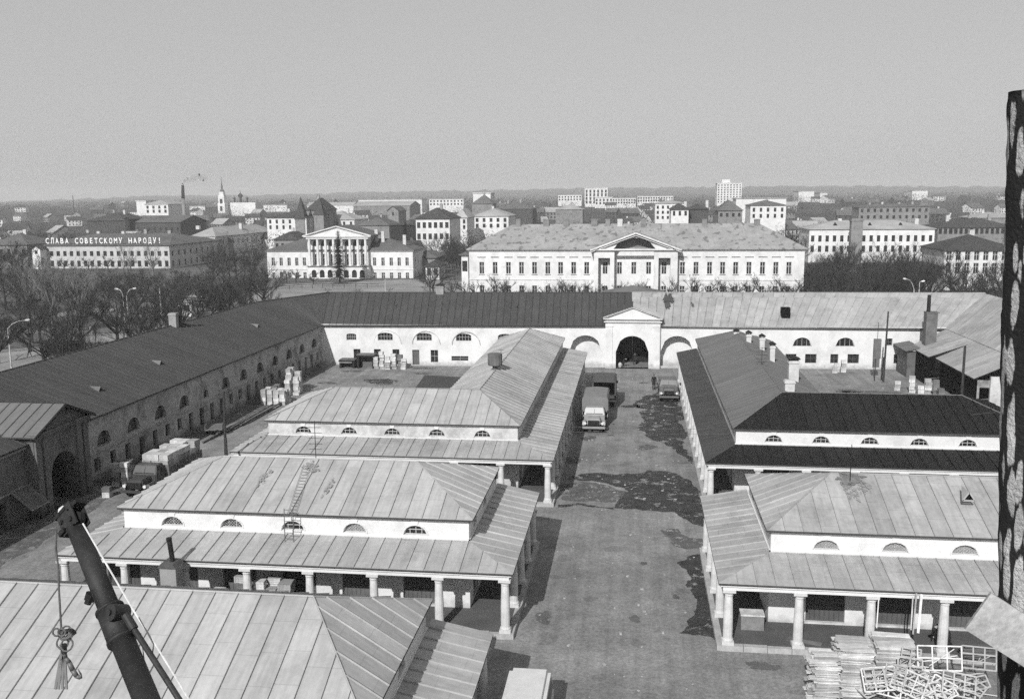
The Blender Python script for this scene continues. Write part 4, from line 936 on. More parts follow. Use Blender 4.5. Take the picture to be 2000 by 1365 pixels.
mb = MB(); mb.obox(V((p.x + 3, p.y - 3, 2.6)), V((1, 0, 0)), V((0, 1, 0)), V((0, 0, 1)), 3.2, 1.2, .09)
for a in (-2.8, 0, 2.8): mb.box(p.x + 3 + a - .06, p.y - 2.1, 0, p.x + 3 + a + .06, p.y - 1.98, 2.52)
mb.box(p.x + .2, p.y - 2.0, .4, p.x + 5.8, p.y - 1.96, 2.2)
tag(mb.build("bus_shelter", m_black), "small dark flat-roofed shelter behind the ridge of the left wing", "shelter")

# ================================================================ vehicles (built facing -y)
WH = {}
def wheel(t, x, y, r=.48, w=.26):
    k = (r, w)
    if k not in WH:
        mb = MB(); mb.tube((-w / 2, 0, 0), (w / 2, 0, 0), r, r, 16); rm = MB(); rm.tube((-w / 2 - .015, 0, 0), (w / 2 + .015, 0, 0), r * .5, r * .5, 12); WH[k] = (mb.data("wheel", m_tyre), rm.data("rim", m_paint_g))
    a = bpy.data.objects.new("wheel", WH[k][0]); COL.objects.link(a); a.parent = t; a.location = (x, y, r)
    b = bpy.data.objects.new("rim", WH[k][1]); COL.objects.link(b); b.parent = a
def sub(t, mb, name, m, bevel=0.0):
    me = mb.data(name, m)
    if bevel:
        bm = bmesh.new(); bm.from_mesh(me); bmesh.ops.remove_doubles(bm, verts=bm.verts, dist=1e-4)
        bmesh.ops.bevel(bm, geom=list(bm.edges), offset=bevel, segments=2, affect='EDGES', clamp_overlap=True); bm.to_mesh(me); bm.free()
    o = bpy.data.objects.new(name, me); COL.objects.link(o); o.parent = t; return o
def taper_box(mb, x0, x1, y0, y1, z0, z1, tx=0, ty0=0, ty1=0, m=0):
    v = [(x0, y0, z0), (x1, y0, z0), (x1, y1, z0), (x0, y1, z0), (x0 + tx, y0 + ty0, z1), (x1 - tx, y0 + ty0, z1), (x1 - tx, y1 - ty1, z1), (x0 + tx, y1 - ty1, z1)]
    i = len(mb.v); mb.v += v
    for q in ((0, 3, 2, 1), (4, 5, 6, 7), (0, 1, 5, 4), (1, 2, 6, 5), (2, 3, 7, 6), (3, 0, 4, 7)): mb.f.append(tuple(i + k for k in q)); mb.m.append(m); mb.uv.append(None)
def truck(label, x, y, rz, paint, body, m_body, L=7.6, W=2.35, side_h=.6, box_z=2.9, cat="truck"):
    """Bonneted lorry: front bumper at y=-L/2 in its own frame."""
    t = thing("truck", label, cat, (x, y, 0.0), None, rz); f = -L / 2; hw = W / 2
    mb = MB(); mb.box(-.42, f + .2, .55, -.3, L / 2 - .1, .78); mb.box(.3, f + .2, .55, .42, L / 2 - .1, .78); mb.box(-.9, f + 1.0, .5, .9, f + 1.15, .65); mb.box(-.8, L / 2 - 1.7, .45, .8, L / 2 - 1.5, .6); sub(t, mb, "chassis", m_black)
    for sx_ in (-1, 1):
        wheel(t, sx_ * .86, f + 1.05, .47, .26); wheel(t, sx_ * .84, L / 2 - 1.65, .47, .5)
        mb = MB(); taper_box(mb, sx_ * .93 - .17, sx_ * .93 + .17, f + .3, f + 1.75, .75, 1.08, .02, .2, .25); sub(t, mb, "fender", paint, .05)
        mb = MB(); mb.tube((sx_ * .82, f + .2, .98), (sx_ * .82, f + .32, .98), .13, .13, 12); sub(t, mb, "headlight", m_chrome)
        mb = MB(); mb.bar((sx_ * 1.0, f + 1.8, 1.7), (sx_ * 1.28, f + 1.7, 1.75), .03); mb.box(sx_ * 1.28 - .07, f + 1.66, 1.6, sx_ * 1.28 + .07, f + 1.7, 1.9); sub(t, mb, "mirror", m_black)
    mb = MB(); taper_box(mb, -.66, .66, f + .28, f + 1.7, .8, 1.42, .1, .1, 0); sub(t, mb, "hood", paint, .07)
    mb = MB(); mb.box(-.55, f + .25, .8, .55, f + .29, 1.25)
    for k in range(7): mb.box(-.5 + k * .15, f + .22, .84, -.44 + k * .15, f + .25, 1.22)
    sub(t, mb, "grille", m_black)
    mb = MB(); mb.box(-1.08, f, .5, 1.08, f + .14, .72); sub(t, mb, "bumper", paint, .03)
    mb = MB(); taper_box(mb, -.98, .98, f + 1.65, f + 3.0, .78, 1.5, 0, 0, 0); taper_box(mb, -.98, .98, f + 1.65, f + 3.0, 1.5, 2.12, .13, .32, .06); sub(t, mb, "cab", paint, .05)
    mb = MB(); mb.poly([(-.82, f + 1.66, 1.53), (.82, f + 1.66, 1.53), (.74, f + 1.93, 2.0), (-.74, f + 1.93, 2.0)]); mb.bar((0, f + 1.66, 1.53), (0, f + 1.92, 2.0), .04); sub(t, mb, "windscreen", m_glass)
    for sx_ in (-1, 1):
        mb = MB(); mb.prism([(sx_ * .985, f + 1.82, 1.53), (sx_ * .985, f + 2.75, 1.53), (sx_ * .90, f + 2.7, 1.98), (sx_ * .90, f + 2.02, 1.98)], (sx_ * .012, 0, 0)); sub(t, mb, "side_window", m_glass)
    b0, b1 = f + 3.15, L / 2
    if body == 'tarp':
        mb = MB(); mb.box(-hw, b0, .95, hw, b1, 1.08); mb.box(-hw, b0, 1.08, -hw + .05, b1, 1.6); mb.box(hw - .05, b0, 1.08, hw, b1, 1.6); sub(t, mb, "cargo_bed", paint)
        mb = MB(); P_ = [(-hw - .02, 1.45), (hw + .02, 1.45), (hw + .02, box_z - .25), (hw - .12, box_z - .04), (0, box_z + .05), (-hw + .12, box_z - .04), (-hw - .02, box_z - .25)]
        n = 6
        for k in range(n):
            ya, yb = b0 + (b1 - b0) * k / n, b0 + (b1 - b0) * (k + 1) / n; ym = (ya + yb) / 2
            for i in range(1, len(P_)):
                j = (i + 1) % len(P_)
                if j == 1: continue
                a_, c_ = P_[i], P_[j] if j else P_[0]; sg_ = lambda q: (q[0] * .985, q[1] - .03)
                mb.poly([(a_[0], ya, a_[1]), (c_[0], ya, c_[1]), (sg_(c_)[0], ym, sg_(c_)[1]), (sg_(a_)[0], ym, sg_(a_)[1])]); mb.poly([(sg_(a_)[0], ym, sg_(a_)[1]), (sg_(c_)[0], ym, sg_(c_)[1]), (c_[0], yb, c_[1]), (a_[0], yb, a_[1])])
        mb.poly([(q[0], b0, q[1]) for q in P_]); mb.poly([(q[0], b1, q[1]) for q in P_]); sub(t, mb, "tarpaulin", m_body)
    elif body == 'open':       # canvas hood open at the back
        mb = MB(); mb.box(-hw, b0, .95, hw, b1, 1.1); mb.box(-hw, b1 - .06, .7, hw, b1, 1.45); sub(t, mb, "cargo_bed", paint)
        mb = MB(); mb.box(-hw, b0, 1.1, -hw + .14, b1, box_z - .15); mb.box(hw - .14, b0, 1.1, hw, b1, box_z - .15); mb.box(-hw, b0, 1.1, hw, b0 + .08, box_z - .1)
        mb.prism([(-hw, b0, box_z - .2), (hw, b0, box_z - .2), (hw - .2, b0, box_z), (-hw + .2, b0, box_z)], (0, b1 - b0, 0)); sub(t, mb, "canvas_hood", m_body)
    else:
        mb = MB(); mb.box(-hw, b0, .98, hw, b1, 1.1)
        mb.box(-hw, b0, 1.1, hw, b0 + .05, 1.1 + side_h + .15); mb.box(-hw, b1 - .05, 1.1, hw, b1, 1.1 + side_h)
        for sx_ in (-1, 1):
            for k in range(3): mb.box(sx_ * hw - .025, b0, 1.1 + side_h * k / 3 + .01, sx_ * hw + .025, b1, 1.1 + side_h * (k + 1) / 3 - .01)
            for k in range(5): yy = b0 + (b1 - b0) * k / 4; mb.box(sx_ * hw - .05, yy - .04, .9, sx_ * hw + .05, yy + .04, 1.12 + side_h)
        sub(t, mb, "cargo_bed", m_body)
    return t
truck("canvas-topped truck with pale cab, facing us in front of another truck", -3.72, 90.7, 0.0, m_paint_l, 'tarp', m_tarp, 8.0, 2.5, box_z=2.95)
truck("truck with dark open canvas hood parked with its back to us", -3.1, 101.6, math.pi, m_paint_d, 'open', m_tarp_d, 7.8, 2.5, box_z=3.05)
truck("grey flatbed truck parked against the black-roofed row", 3.85, 104.9, 0.0, m_paint_g, 'flat', m_paint_g, 7.0, 1.95, .5)
TL = truck("dark truck loaded high with pale crates beside the left-hand wing", -37.0, 67.6, -.03, m_paint_d, 'flat', m_wood, 8.4, 2.4, .6)
# van whose pale roof shows at the bottom edge
m_van = mat("white_van_paint", 0.55, 0.08, 1.5, 14, 0.45, spec=0.4)
VN = thing("van", "pale rounded van roof just showing at the bottom of the alley", "van", (-4.3, 35.7, 0))
mb = MB(); taper_box(mb, -1.0, 1.0, -2.2, 2.2, .35, 1.2, -.02, 0, 0); taper_box(mb, -1.0, 1.0, -2.2, 2.2, 1.2, 1.98, .12, .45, .12); sub(VN, mb, "body", m_van, .16)
for sx_ in (-1, 1):
    wheel(VN, sx_ * .88, -1.35, .34, .2); wheel(VN, sx_ * .88, 1.4, .34, .2)
    mb = MB(); mb.prism([(sx_ * .985, -1.5, 1.25), (sx_ * .985, 1.9, 1.25), (sx_ * .91, 1.8, 1.72), (sx_ * .91, -1.3, 1.72)], (sx_ * .01, 0, 0)); sub(VN, mb, "side_window", m_glass)
mb = MB(); mb.poly([(-.85, 2.205, 1.25), (.85, 2.205, 1.25), (.78, 2.12, 1.72), (-.78, 2.12, 1.72)]); sub(VN, mb, "rear_window", m_glass)

# ================================================================ crates, boxes and clutter
def crate_me(w, d, h, m):
    mb = MB(); mb.box(-w / 2 + .012, -d / 2 + .012, 0, w / 2 - .012, d / 2 - .012, h - .01, 0)
    for k in range(3):
        z0, z1 = h * k / 3 + .008, h * (k + 1) / 3 - .008
        mb.box(-w / 2, -d / 2 - .008, z0, w / 2, -d / 2 + .012, z1, 0); mb.box(w / 2 - .012, -d / 2, z0, w / 2 + .008, d / 2, z1, 0); mb.box(-w / 2 - .008, -d / 2, z0, -w / 2 + .012, d / 2, z1, 0)
    for sx_ in (-1, 1): mb.box(sx_ * (w / 2 - .05) - .04, -d / 2 - .025, 0, sx_ * (w / 2 - .05) + .04, -d / 2 - .008, h, 0)
    return mb.data("crate", m)
CR = [crate_me(.62, .46, .36, m_card), crate_me(.55, .5, .42, m_card), crate_me(.7, .5, .3, m_card), crate_me(.6, .45, .38, m_card2), crate_me(.7, .84, .48, m_card)]
def crate(kind, x, y, z, rz, label, group):
    o = bpy.data.objects.new("crate", CR[kind]); COL.objects.link(o); o.location = (x, y, z); o.rotation_euler = (0, 0, rz); return tag(o, label, "crate", group)
HGT = [.36, .42, .30, .38, .48]
LAYER = ("lowest", "second up", "third up", "fourth up", "fifth up", "sixth up", "seventh up", "eighth up", "ninth up")
NTH = ("first", "second", "third", "fourth", "fifth", "sixth", "seventh", "eighth")
def WHICH(i, n, w):
    if n == 1: return ""
    if i == 0: return w[0] + " " + w[2] + ", "
    if i == n - 1: return w[1] + " " + w[2] + ", "
    return NTH[i] + " " + w[2] + ", "
def heap(cx, cy, nx, ny, nz, dx, dy, kinds, label, group, rz=0.0, z0=0.0, flat=.35, jit=.05):
    for i in range(nx):
        for j in range(ny):
            z = z0; top = nz if random.random() > flat else nz - 1
            for k in range(top):
                if 0 < i < nx - 1 and 0 < j < ny - 1 and k < top - 1: z += HGT[kinds[0]] + .003; continue      # never seen inside a heap
                kd = random.choice(kinds); x = (i - (nx - 1) / 2) * dx; y = (j - (ny - 1) / 2) * dy
                lab = label + ", " + WHICH(i, nx, ("left", "right", "column")) + WHICH(j, ny, ("front", "back", "row")) + LAYER[min(k, 8)]
                crate(kd, cx + x * math.cos(rz) - y * math.sin(rz) + random.uniform(-jit, jit), cy + x * math.sin(rz) + y * math.cos(rz) + random.uniform(-jit, jit), z, rz + random.uniform(-.08, .08), lab, group); z += HGT[kd] + .003
                if z > z0 + 3.2: break
heap(-37.0, 69.4, 3, 6, 3, .73, .87, [4], "pale crate on the dark truck", "crates loaded on the dark truck", -.03, 1.12, .3, .055)
heap(-39.9, 67.0, 2, 2, 5, .75, .62, [0, 1, 3], "crate beside the loaded truck's cab", "crates beside the loaded truck")
heap(-39.5, 63.9, 1, 1, 3, .7, .6, [3, 1], "crate in the small pile before the left gate", "crates before the left gate")
heap(-39.2, 97.2, 4, 3, 4, .72, .7, [0, 1], "crate in the low block by the left wing", "crates in the low block by the left wing", 0.0, 0.0, .1, .02)
for q, (x, y, n_) in enumerate(((-39.4, 101.6, 6), (-38.5, 101.8, 6), (-39.7, 103.0, 8), (-38.8, 103.4, 8), (-40.0, 104.4, 7))):
    heap(x, y, 1, 1 if q % 2 else 2, n_, .7, .62, [0, 1, 2], "crate in the " + NTH[q] + " tall stack by the left wing", "crates in the tall stacks by the left wing", random.uniform(-.1, .1))
heap(-40.6, 99.5, 2, 3, 4, .8, .9, [3], "dark crate against the left wing's wall", "dark crates against the left wing")
heap(-40.8, 106.5, 1, 4, 4, .8, 1.0, [3], "dark crate farther along the left wing", "dark crates farther along the left wing")
for q, (x, y, n_) in enumerate(((-33.9, 119.3, 4), (-33.1, 118.9, 6), (-32.3, 118.8, 5), (-31.5, 119.2, 6), (-30.7, 119.3, 6), (-30.2, 119.0, 4))):
    heap(x, y, 1, 1, n_, .6, .55, [0, 1, 2] if q != 4 else [3], "crate in the " + NTH[q] + " stack at the back wing", "crates against the back wing", random.uniform(-.2, .2), jit=.12)
heap(26.0, 121.6, 2, 1, 4, .8, .6, [0, 1], "pale crate under the back wing's lunettes", "crates under the lunettes")
heap(25.2, 121.0, 1, 1, 2, .8, .6, [0], "small pale crate beside the pile under the lunettes", "crates under the lunettes beside the pile")
for q, (x, y, n_, kd) in enumerate(((30.0, 110.4, 3, [0]), (31.3, 109.2, 5, [0, 1]), (31.9, 107.9, 3, [0]), (32.5, 107.6, 6, [2, 0]), (33.3, 107.2, 5, [3]), (33.5, 106.2, 3, [3]), (31.9, 106.2, 1, [0]), (33.6, 105.3, 1, [0]), (34.5, 105.2, 1, [0]))):
    heap(x, y, 1, 1, n_, .6, .55, kd, ("crate in the " + NTH[q] + " stack before the timber shed") if q < 8 else "single crate nearest the timber shed", "crates before the timber shed", random.uniform(-.3, .3))
heap(gz(575, 1150, .3).x, 45.5, 3, 2, 5, .66, .5, [0, 1, 2], "crate in the full canopy bay", "crates under the canopy", 0.1, Z_FL)
heap(gz(527, 1150, .3).x, 45.4, 2, 1, 5, .7, .5, [0, 1, 3], "crate at the left of the full bay under the canopy", "crates at the left of the full bay", -.1, Z_FL)
heap(gz(467, 1150, .3).x, 45.6, 1, 1, 4, .6, .5, [0], "pale crate in the narrow stack under the canopy", "crates in the narrow stack", 0, Z_FL)
heap(gz(222, 1130, .3).x, 45.6, 2, 1, 3, .6, .5, [3], "grey crate behind the crane boom under the canopy", "crates behind the boom", 0.1, Z_FL)
# market tables / open racks with a thick top in the left yard
for i, (xa, xb, zt, lab) in enumerate(((-39.0, -36.9, 1.25, "low dark-edged trestle with a pale lath under its top"), (-36.6, -34.2, 1.95, "taller covered trestle beside the crates at the back wing"))):
    t = thing("trestle", lab, "trestle", ((xa + xb) / 2, 119.8, 0)); mb = MB(); mb.box(xa, 119.1, zt - .3, xb, 120.6, zt - .08); mb.build("top", m_wood if i == 0 else m_brick, t)
    mb = MB(); mb.box(xa - .05, 119.0, zt - .38, xb + .05, 119.1, zt - .18); mb.build("fascia", m_black, t)
    if i == 0: mb = MB(); mb.box(xa, 118.97, zt - .5, xb - .3, 119.03, zt - .4); mb.build("lath", m_pale, t)
    for xx in (xa + .15, xb - .15):
        mb = MB(); mb.box(xx - .14, 119.15, 0, xx + .14, 120.5, zt - .38); mb.build("leg", m_black, t)
    mb = MB(); mb.box(xa + .3, 120.2, 0, xb - .3, 120.35, zt - .5); mb.build("back_panel", m_wood, t)
# long beams lying along the left wing
for k in range(9):
    y0 = 80 + k * .9 + random.uniform(-.4, .4); mb = MB(); x0 = -39.4 + k * .12; mb.bar((x0, y0, .12 + .1 * (k % 3)), (x0 + random.uniform(-.2, .5), y0 + 11, .12 + .1 * (k % 3)), .16, .1)
    tag(mb.build("beam", m_wood), "long squared beam lying in the bundle along the left wing", "beam", "beams along the left wing")
# cars and carts dark under the left wing
def cart(x, y, rz, lab):
    t = thing("handcart", lab, "cart", (x, y, 0), None, rz); mb = MB(); mb.box(-.8, -1.3, .6, .8, 1.3, .7); mb.box(-.8, -1.3, .7, -.75, 1.3, 1.1); mb.box(.75, -1.3, .7, .8, 1.3, 1.1); sub(t, mb, "bed", m_wood)
    wheel(t, -.85, .2, .42, .1); wheel(t, .85, .2, .42, .1); mb = MB(); mb.bar((-.4, -1.3, .65), (-.3, -2.5, .9), .06); mb.bar((.4, -1.3, .65), (.3, -2.5, .9), .06); sub(t, mb, "shafts", m_wood)
cart(-40.7, 68.6, .1, "handcart between the left wing and the loaded truck"); cart(-40.8, 74.6, -.2, "handcart standing under the third arched window past the gate")
cart(-39.9, 83.5, .3, "handcart near the bundle of long beams")
# stall awning in the dark corner by the left gate
t = thing("awning", "slatted awning propped over a doorway left of the shadowed gate", "awning", (-41, 57.8, 0))
plv = [(-42.1, 56.6, 2.5), (-42.1, 58.6, 2.5), (-40.6, 58.6, 1.3), (-40.6, 56.6, 1.3)]
for k in range(7):
    a = V(plv[0]).lerp(V(plv[1]), (k + .05) / 7); b = V(plv[0]).lerp(V(plv[1]), (k + .92) / 7); c = V(plv[3]).lerp(V(plv[2]), (k + .92) / 7); d = V(plv[3]).lerp(V(plv[2]), (k + .05) / 7); mb = MB(); mb.prism([a, b, c, d], (.02, 0, .04)); mb.build("slat", m_door, t)
mb = MB(); mb.bar((-42.1, 56.7, .9), (-40.7, 56.7, 1.35), .06); mb.bar((-42.1, 58.5, .9), (-40.7, 58.5, 1.35), .06); mb.build("prop", m_wood, t)
# sheet-iron stove hut with tall pipe before the first row
t = thing("stove_booth", "square iron stove booth with tall black pipe in front of the colonnade", "stove", (-25.0, 43.2, 0))
a = at(315, 1105, 43.2); b = at(346, 1105, 43.2); pz = at(331, 1050, 43.4).z
mb = MB(); mb.box(a.x, 43.0, 0, b.x, 43.75, a.z); mb.build("body", m_paint_l, t)
mb = MB(); mb.prism([(a.x - .08, 42.9, a.z), (b.x + .08, 42.9, a.z), (b.x - .1, 42.9, a.z + .22), (a.x + .1, 42.9, a.z + .22)], (0, .9, 0)); mb.build("lid", m_wood, t)
mb = MB(); mb.tube(((a.x + b.x) / 2 + .12, 43.4, a.z), ((a.x + b.x) / 2 - .02, 43.4, pz), .13, .13, 10); mb.tube(((a.x + b.x) / 2 - .02, 43.4, pz - .12), ((a.x + b.x) / 2 - .02, 43.4, pz), .145, .145, 10); mb.build("pipe", m_black, t)

# ================================================================ poles, aerials, ladder
def pole(label, a, b, r0=.13, r1=.09, m=m_bark, name="utility_pole", cat="pole", arms=()):
    t = thing(name, label, cat, a); mb = MB(); mb.tube(a, b, r0, r1, 9); mb.build("shaft", m, t)
    for (z, w) in arms:
        c = V(a).lerp(V(b), (z - a[2]) / (b[2] - a[2])); mb = MB(); mb.box(c.x - w / 2, c.y - .05, c.z - .05, c.x + w / 2, c.y + .05, c.z + .05); mb.build("crossarm", m, t)
        for k in (-1, -.4, .4, 1):
            mb = MB(); mb.lathe((c.x + k * w * .46, c.y, c.z + .05), [(0, .03), (.06, .05), (.13, .04), (.16, .01)], 6); mb.build("insulator", m_pale, t)
    return t
a = gz(1725, 746); b = at(1735, 608, a.y + .8); PW = pole("thin leaning pole in the right yard against the back wing", tuple(a), tuple(b))
mb = MB(); mb.bar(gz(1721, 742), (a.x - .1, a.y, 3.0), .12); mb.build("brace", m_bark, PW); c = at(1713, 681, 116); mb = MB(); mb.box(c.x - .42, 115.8, c.z - 1.2, c.x + .42, 116.1, c.z + 1.2); mb.build("switch_board", m_wood, PW); mb = MB(); mb.bar((c.x, 116, c.z + 1.2), (c.x, 116, c.z + 3.2), .05); mb.bar((c.x - .1, 116, 0), (c.x - .1, 116, c.z - 1.2), .1); mb.build("post", m_bark, PW)
b = at(1885, 676, 97.5); pole("dark pole standing before the timber shed", (b.x, 97.5, 0), tuple(b), .14, .12)
b = at(437, 764, 63.5); pole("rusty pole at the left end of the stove row's roof", (b.x - .25, 63.5, 0), tuple(b), .12, .08)
b = at(441, 855, 60.5); pole("short pole stump beside the rusty pole", (b.x, 60.5, 0), tuple(b), .08, .08)
b = at(383, 880, 61); pole("thin pole in the left yard behind the pale roof", (b.x, 61, 0), tuple(b), .05, .04)
def aerial(label, x, y, z0, z1, n, w, dirv=V((1, 0, 0))):
    t = thing("television_aerial", label, "aerial", (x, y, z0)); mb = MB(); mb.tube((x, y, z0), (x, y, z1), .025, .02, 6); mb.build("mast", m_black, t)
    for k in range(n):
        z = z1 - .06 - k * .33; mb = MB(); ww = w * (1 - .1 * (k % 2)); mb.bar(V((x, y, z)) - dirv * ww / 2, V((x, y, z)) + dirv * ww / 2, .025); mb.build("element", m_black, t)
    return t
p = at(617, 893, 51.7); aerial("comb-shaped aerial on the ridge of the stove row", p.x, 51.7, 6.95, at(617, 822, 51.7).z, 6, .85)
p = at(1661, 925, 50.7); aerial("bare mast on the sooty ridge of the right-hand front row", p.x, 50.7, 6.9, at(1661, 868, 50.7).z, 0, .5)
p = at(1487, 725, 86.5); aerial("comb-shaped aerial among the white chimneys", p.x, 86.5, 6.0, at(1487, 678, 86.5).z, 6, 1.0)
p = at(979, 724, 87); aerial("thin aerial beside the water tank", p.x, 87, 6.6, at(979, 682, 87).z, 2, .5)
# iron ladder of the stove row
t = thing("roof_ladder", "dark ladder lying on the front slope of the stove row's roof", "ladder", (-18.8, 49, 6))
def on_front(px, py):
    n = V((0, -(6.95 - 5.3), (51.7 - 46.75))).normalized(); d = ray(px, py); o = V((0, 0, CAM_H)); q = (V((0, 46.75, 5.42)) - o).dot(n) / d.dot(n); return o + d * q
la, lb = on_front(569, 1004), on_front(600, 907)
dv = (lb - la).normalized(); sv = V((1, 0, 0)); 
for s1 in (-.22, .22): mb = MB(); mb.bar(la + sv * s1, lb + sv * s1, .018, .02); mb.build("rail", m_wood, t)
for k in range(16): q = la.lerp(lb, (k + .5) / 16); mb = MB(); mb.bar(q - sv * .17, q + sv * .17, .035, .012); mb.build("rung", m_brick, t)
t = thing("wall_ladder", "thin upright iron ladder standing on the canopy of the stove row", "ladder", (-18.9, 46.3, 3.9))
a = at(556, 1048, 46.2); b = at(573, 1048, 46.2)
for xx in (a.x, b.x): mb = MB(); mb.bar((xx, 46.2, 3.85), (xx, 46.3, 5.75), .035); mb.build("rail", m_wood, t)
for k in range(6): mb = MB(); mb.bar((a.x, 46.25, 4.1 + .32 * k), (b.x, 46.25, 4.1 + .32 * k), .03); mb.build("rung", m_wood, t)
# soot around pipes and damp runs on the sheets
m_soot = mat("soot", 0.15, 0.3, 2.5, 14, 0.9, holes=(3.0, 0.42))
m_soot2 = mat("faint_soot", 0.22, 0.2, 2.5, 14, 0.8, holes=(3.5, 0.47))
F1 = hip(-28.4, 46.75, -8.35, 56.65, Z_ROOF, Z_RIDGE, 'x', 4.1)[0]; F2 = hip(6.8, 46.85, 26.65, 56.65, Z_ROOF, Z_RIDGE, 'x', 4.0)[0]
for (rf, ff, px, py, rx, ry, sd, mm) in ((B1roof, F1, 516, 935, .22, .9, 1, m_soot2), (B1roof, F1, 641, 955, .2, .7, 2, m_soot2), (B1roof, F1, 608, 915, .5, .5, 5, m_soot2), (R1roof, F2, 1660, 938, .9, .45, 6, m_soot), (R1roof, F2, 1664, 962, .35, .9, 7, m_soot2), (R1roof, F2, 1690, 955, .25, .6, 8, m_soot2)):
    roof_stain(rf, ff, px, py, rx, ry, sd, mm, .11)
# overhead wires across the alley
def wire(label, a, b, sag, r=.012):
    a, b = V(a), V(b); pts = [a.lerp(b, k / 14) - V((0, 0, sag * 4 * (k / 14) * (1 - k / 14))) for k in range(15)]; mb = MB()
    for u, v_ in zip(pts[:-1], pts[1:]): mb.tube(u, v_, r, r, 4, 0, False)
    tag(mb.build("wire", m_rope), label, "wire")
wire("thin wire spanning the alley in front of the parked trucks", at(1110, 833, 71), at(1945, 805, 71), .6)
wire("thin wire running over the black roof to the right", at(1110, 843, 70), at(1945, 822, 72), .5)

# ================================================================ timber heaped before the right-hand front row
def lath_stack(label, x0, x1, y0, y1, z1, th, ny, ragl, ragr, m=m_pale):
    t = thing("lath_stack", label, "timber stack", ((x0 + x1) / 2, (y0 + y1) / 2, 0)); n = int(z1 / th); w = (y1 - y0) / ny
    lm = {}
    for k in range(n):
        sh_ = random.uniform(-.06, .06)
        for j in range(ny):
            L = (x1 - x0) * random.choice((.9, .96, 1.0, 1.04)); key = round(L, 3)
            if key not in lm:
                mb = MB(); mb.box(-L / 2, -w / 2 * .93, 0, L / 2, w / 2 * .93, th * .86); lm[key] = mb.data("lath", m)
            o = link("lath", lm[key], t, ((x0 + x1) / 2 + sh_ + random.uniform(-ragl, ragr) * (1 if random.random() < .5 else .3), y0 + w * (j + .5) + random.uniform(-.03, .03), k * th)); o.rotation_euler = (random.uniform(-.05, .05), random.uniform(-.02, .02), random.uniform(-.09, .09))
    return t
def xs(px, py, y): return at(px, py, y).x
zt = at(1665, 1252, 41.2).z
lath_stack("tall stack of fresh white laths with ragged ends, right of the smaller lath pile", xs(1638, 1260, 41), xs(1704, 1260, 41), 40.4, 41.8, zt, .05, 5, .22, .05)
lath_stack("lower ragged pile of white laths at the left of the timber heap", xs(1588, 1290, 40.4), xs(1636, 1290, 40.4), 39.6, 40.9, at(1610, 1274, 40.4).z, .05, 5, .35, .1)
z2 = at(1740, 1246, 42.2).z
lath_stack("stack of pale broad boards under the second column from the dark worker", xs(1708, 1240, 42), xs(1786, 1240, 42), 41.6, 43.0, z2, .075, 3, .08, .08)
for i, (pa, pb, w, mm) in enumerate((((1790, 1158), (1783, 1238), .1, m_pale), ((1800, 1160), (1793, 1236), .16, m_pale), ((1716, 1170), (1712, 1226), .07, m_pale), ((1783, 1165), (1779, 1230), .08, m_pale))):
    a, b = at(*pa, 43.9), at(*pb, 43.0); mb = MB(); mb.bar(a, b, w * .7, .03, 0, V((0, 1, 0))); tag(mb.build("plank", mm), "pale plank leaning on the canopy above the boards, " + ("left of the broad one", "the broad one", "lone one beside the left column", "thin one farthest back")[i], "plank", "planks leaning on the canopy")
def frame_me(w, h, nv, nh, seed):
    r = random.Random(seed); mb = MB(); t_ = .06
    for k in range(nv): x = -w / 2 + w * k / (nv - 1); mb.box(x - t_ / 2, -.02, 0, x + t_ / 2, .02, h)
    for k in range(nh): z = h * k / (nh - 1); mb.box(-w / 2, -.045, z - t_ / 2, w / 2, -.02, z + t_ / 2)
    for k in range(2): mb.bar((r.uniform(-w / 2, 0), -.05, r.uniform(0, h * .4)), (r.uniform(0, w / 2), -.05, r.uniform(h * .5, h)), .035, .03)
    return mb.data("timber_frame", m_pale)
FM = [frame_me(1.9, 1.05, 4, 3, 1), frame_me(1.4, .95, 4, 4, 2), frame_me(1.0, .7, 3, 3, 3), frame_me(.8, .8, 3, 4, 4)]
def tframe(k, loc, rot, label, group=None):
    o = bpy.data.objects.new("timber_frame", FM[k]); COL.objects.link(o); o.location = loc; o.rotation_euler = rot; tag(o, label, "wooden frame", group)
a = at(1836, 1308, 40.9); tframe(0, a, (-.25, 0, .06), "big slatted frame leaning at the front of the timber heap, below the dark worker")
a = at(1912, 1306, 41.0); tframe(1, a, (-.3, 0, -.12), "slatted frame at the right end of the timber heap beside the pale board")
for k in range(27):
    px = random.uniform(1712, 1940); y = random.uniform(39.2, 41.2); a = at(px, 1300, y); tframe(random.choice((1, 2, 2, 3, 3)), (a.x, y, random.uniform(0.1, .9 if px > 1785 else 1.4)), (random.uniform(-1.4, .3), random.uniform(-.5, .5), random.uniform(-.6, .6)), "loose slatted frame in the jumble below the board stack", "loose frames in the timber heap")
for k in range(14):
    px = random.uniform(1712, 1940); y = random.uniform(39.3, 41.4); a = at(px, 1300, y); z = random.uniform(.2, 1.1); ang = random.uniform(-.5, .5); L = random.uniform(.4, 1.0); mb = MB(); mb.bar((a.x - L, y, z - L * math.sin(ang)), (a.x + L, y + random.uniform(-.3, .3), z + L * math.sin(ang)), .05, .03)
    tag(mb.build("stick", m_pale), "loose pale stick in the jumble of slatted frames", "stick", "loose sticks in the timber heap")
mb = MB(); a, b = at(1528, 1258, 43.2), at(1600, 1250, 42.6); mb.prism([gz(1526, 1265, .1), gz(1600, 1275, .1), gz(1606, 1258, .25), gz(1540, 1246, .25)], (0, 0, .09)); tag(mb.build("wooden_sheet", m_wood), "dark wooden sheet lying on the kerb left of the lath piles", "board")
t = thing("chest", "low pale wooden chest standing under the canopy near the corner column", "chest", (6.6, 46.3, Z_FL)); a = at(1448, 1198, 46.0); b = at(1493, 1198, 46.0)
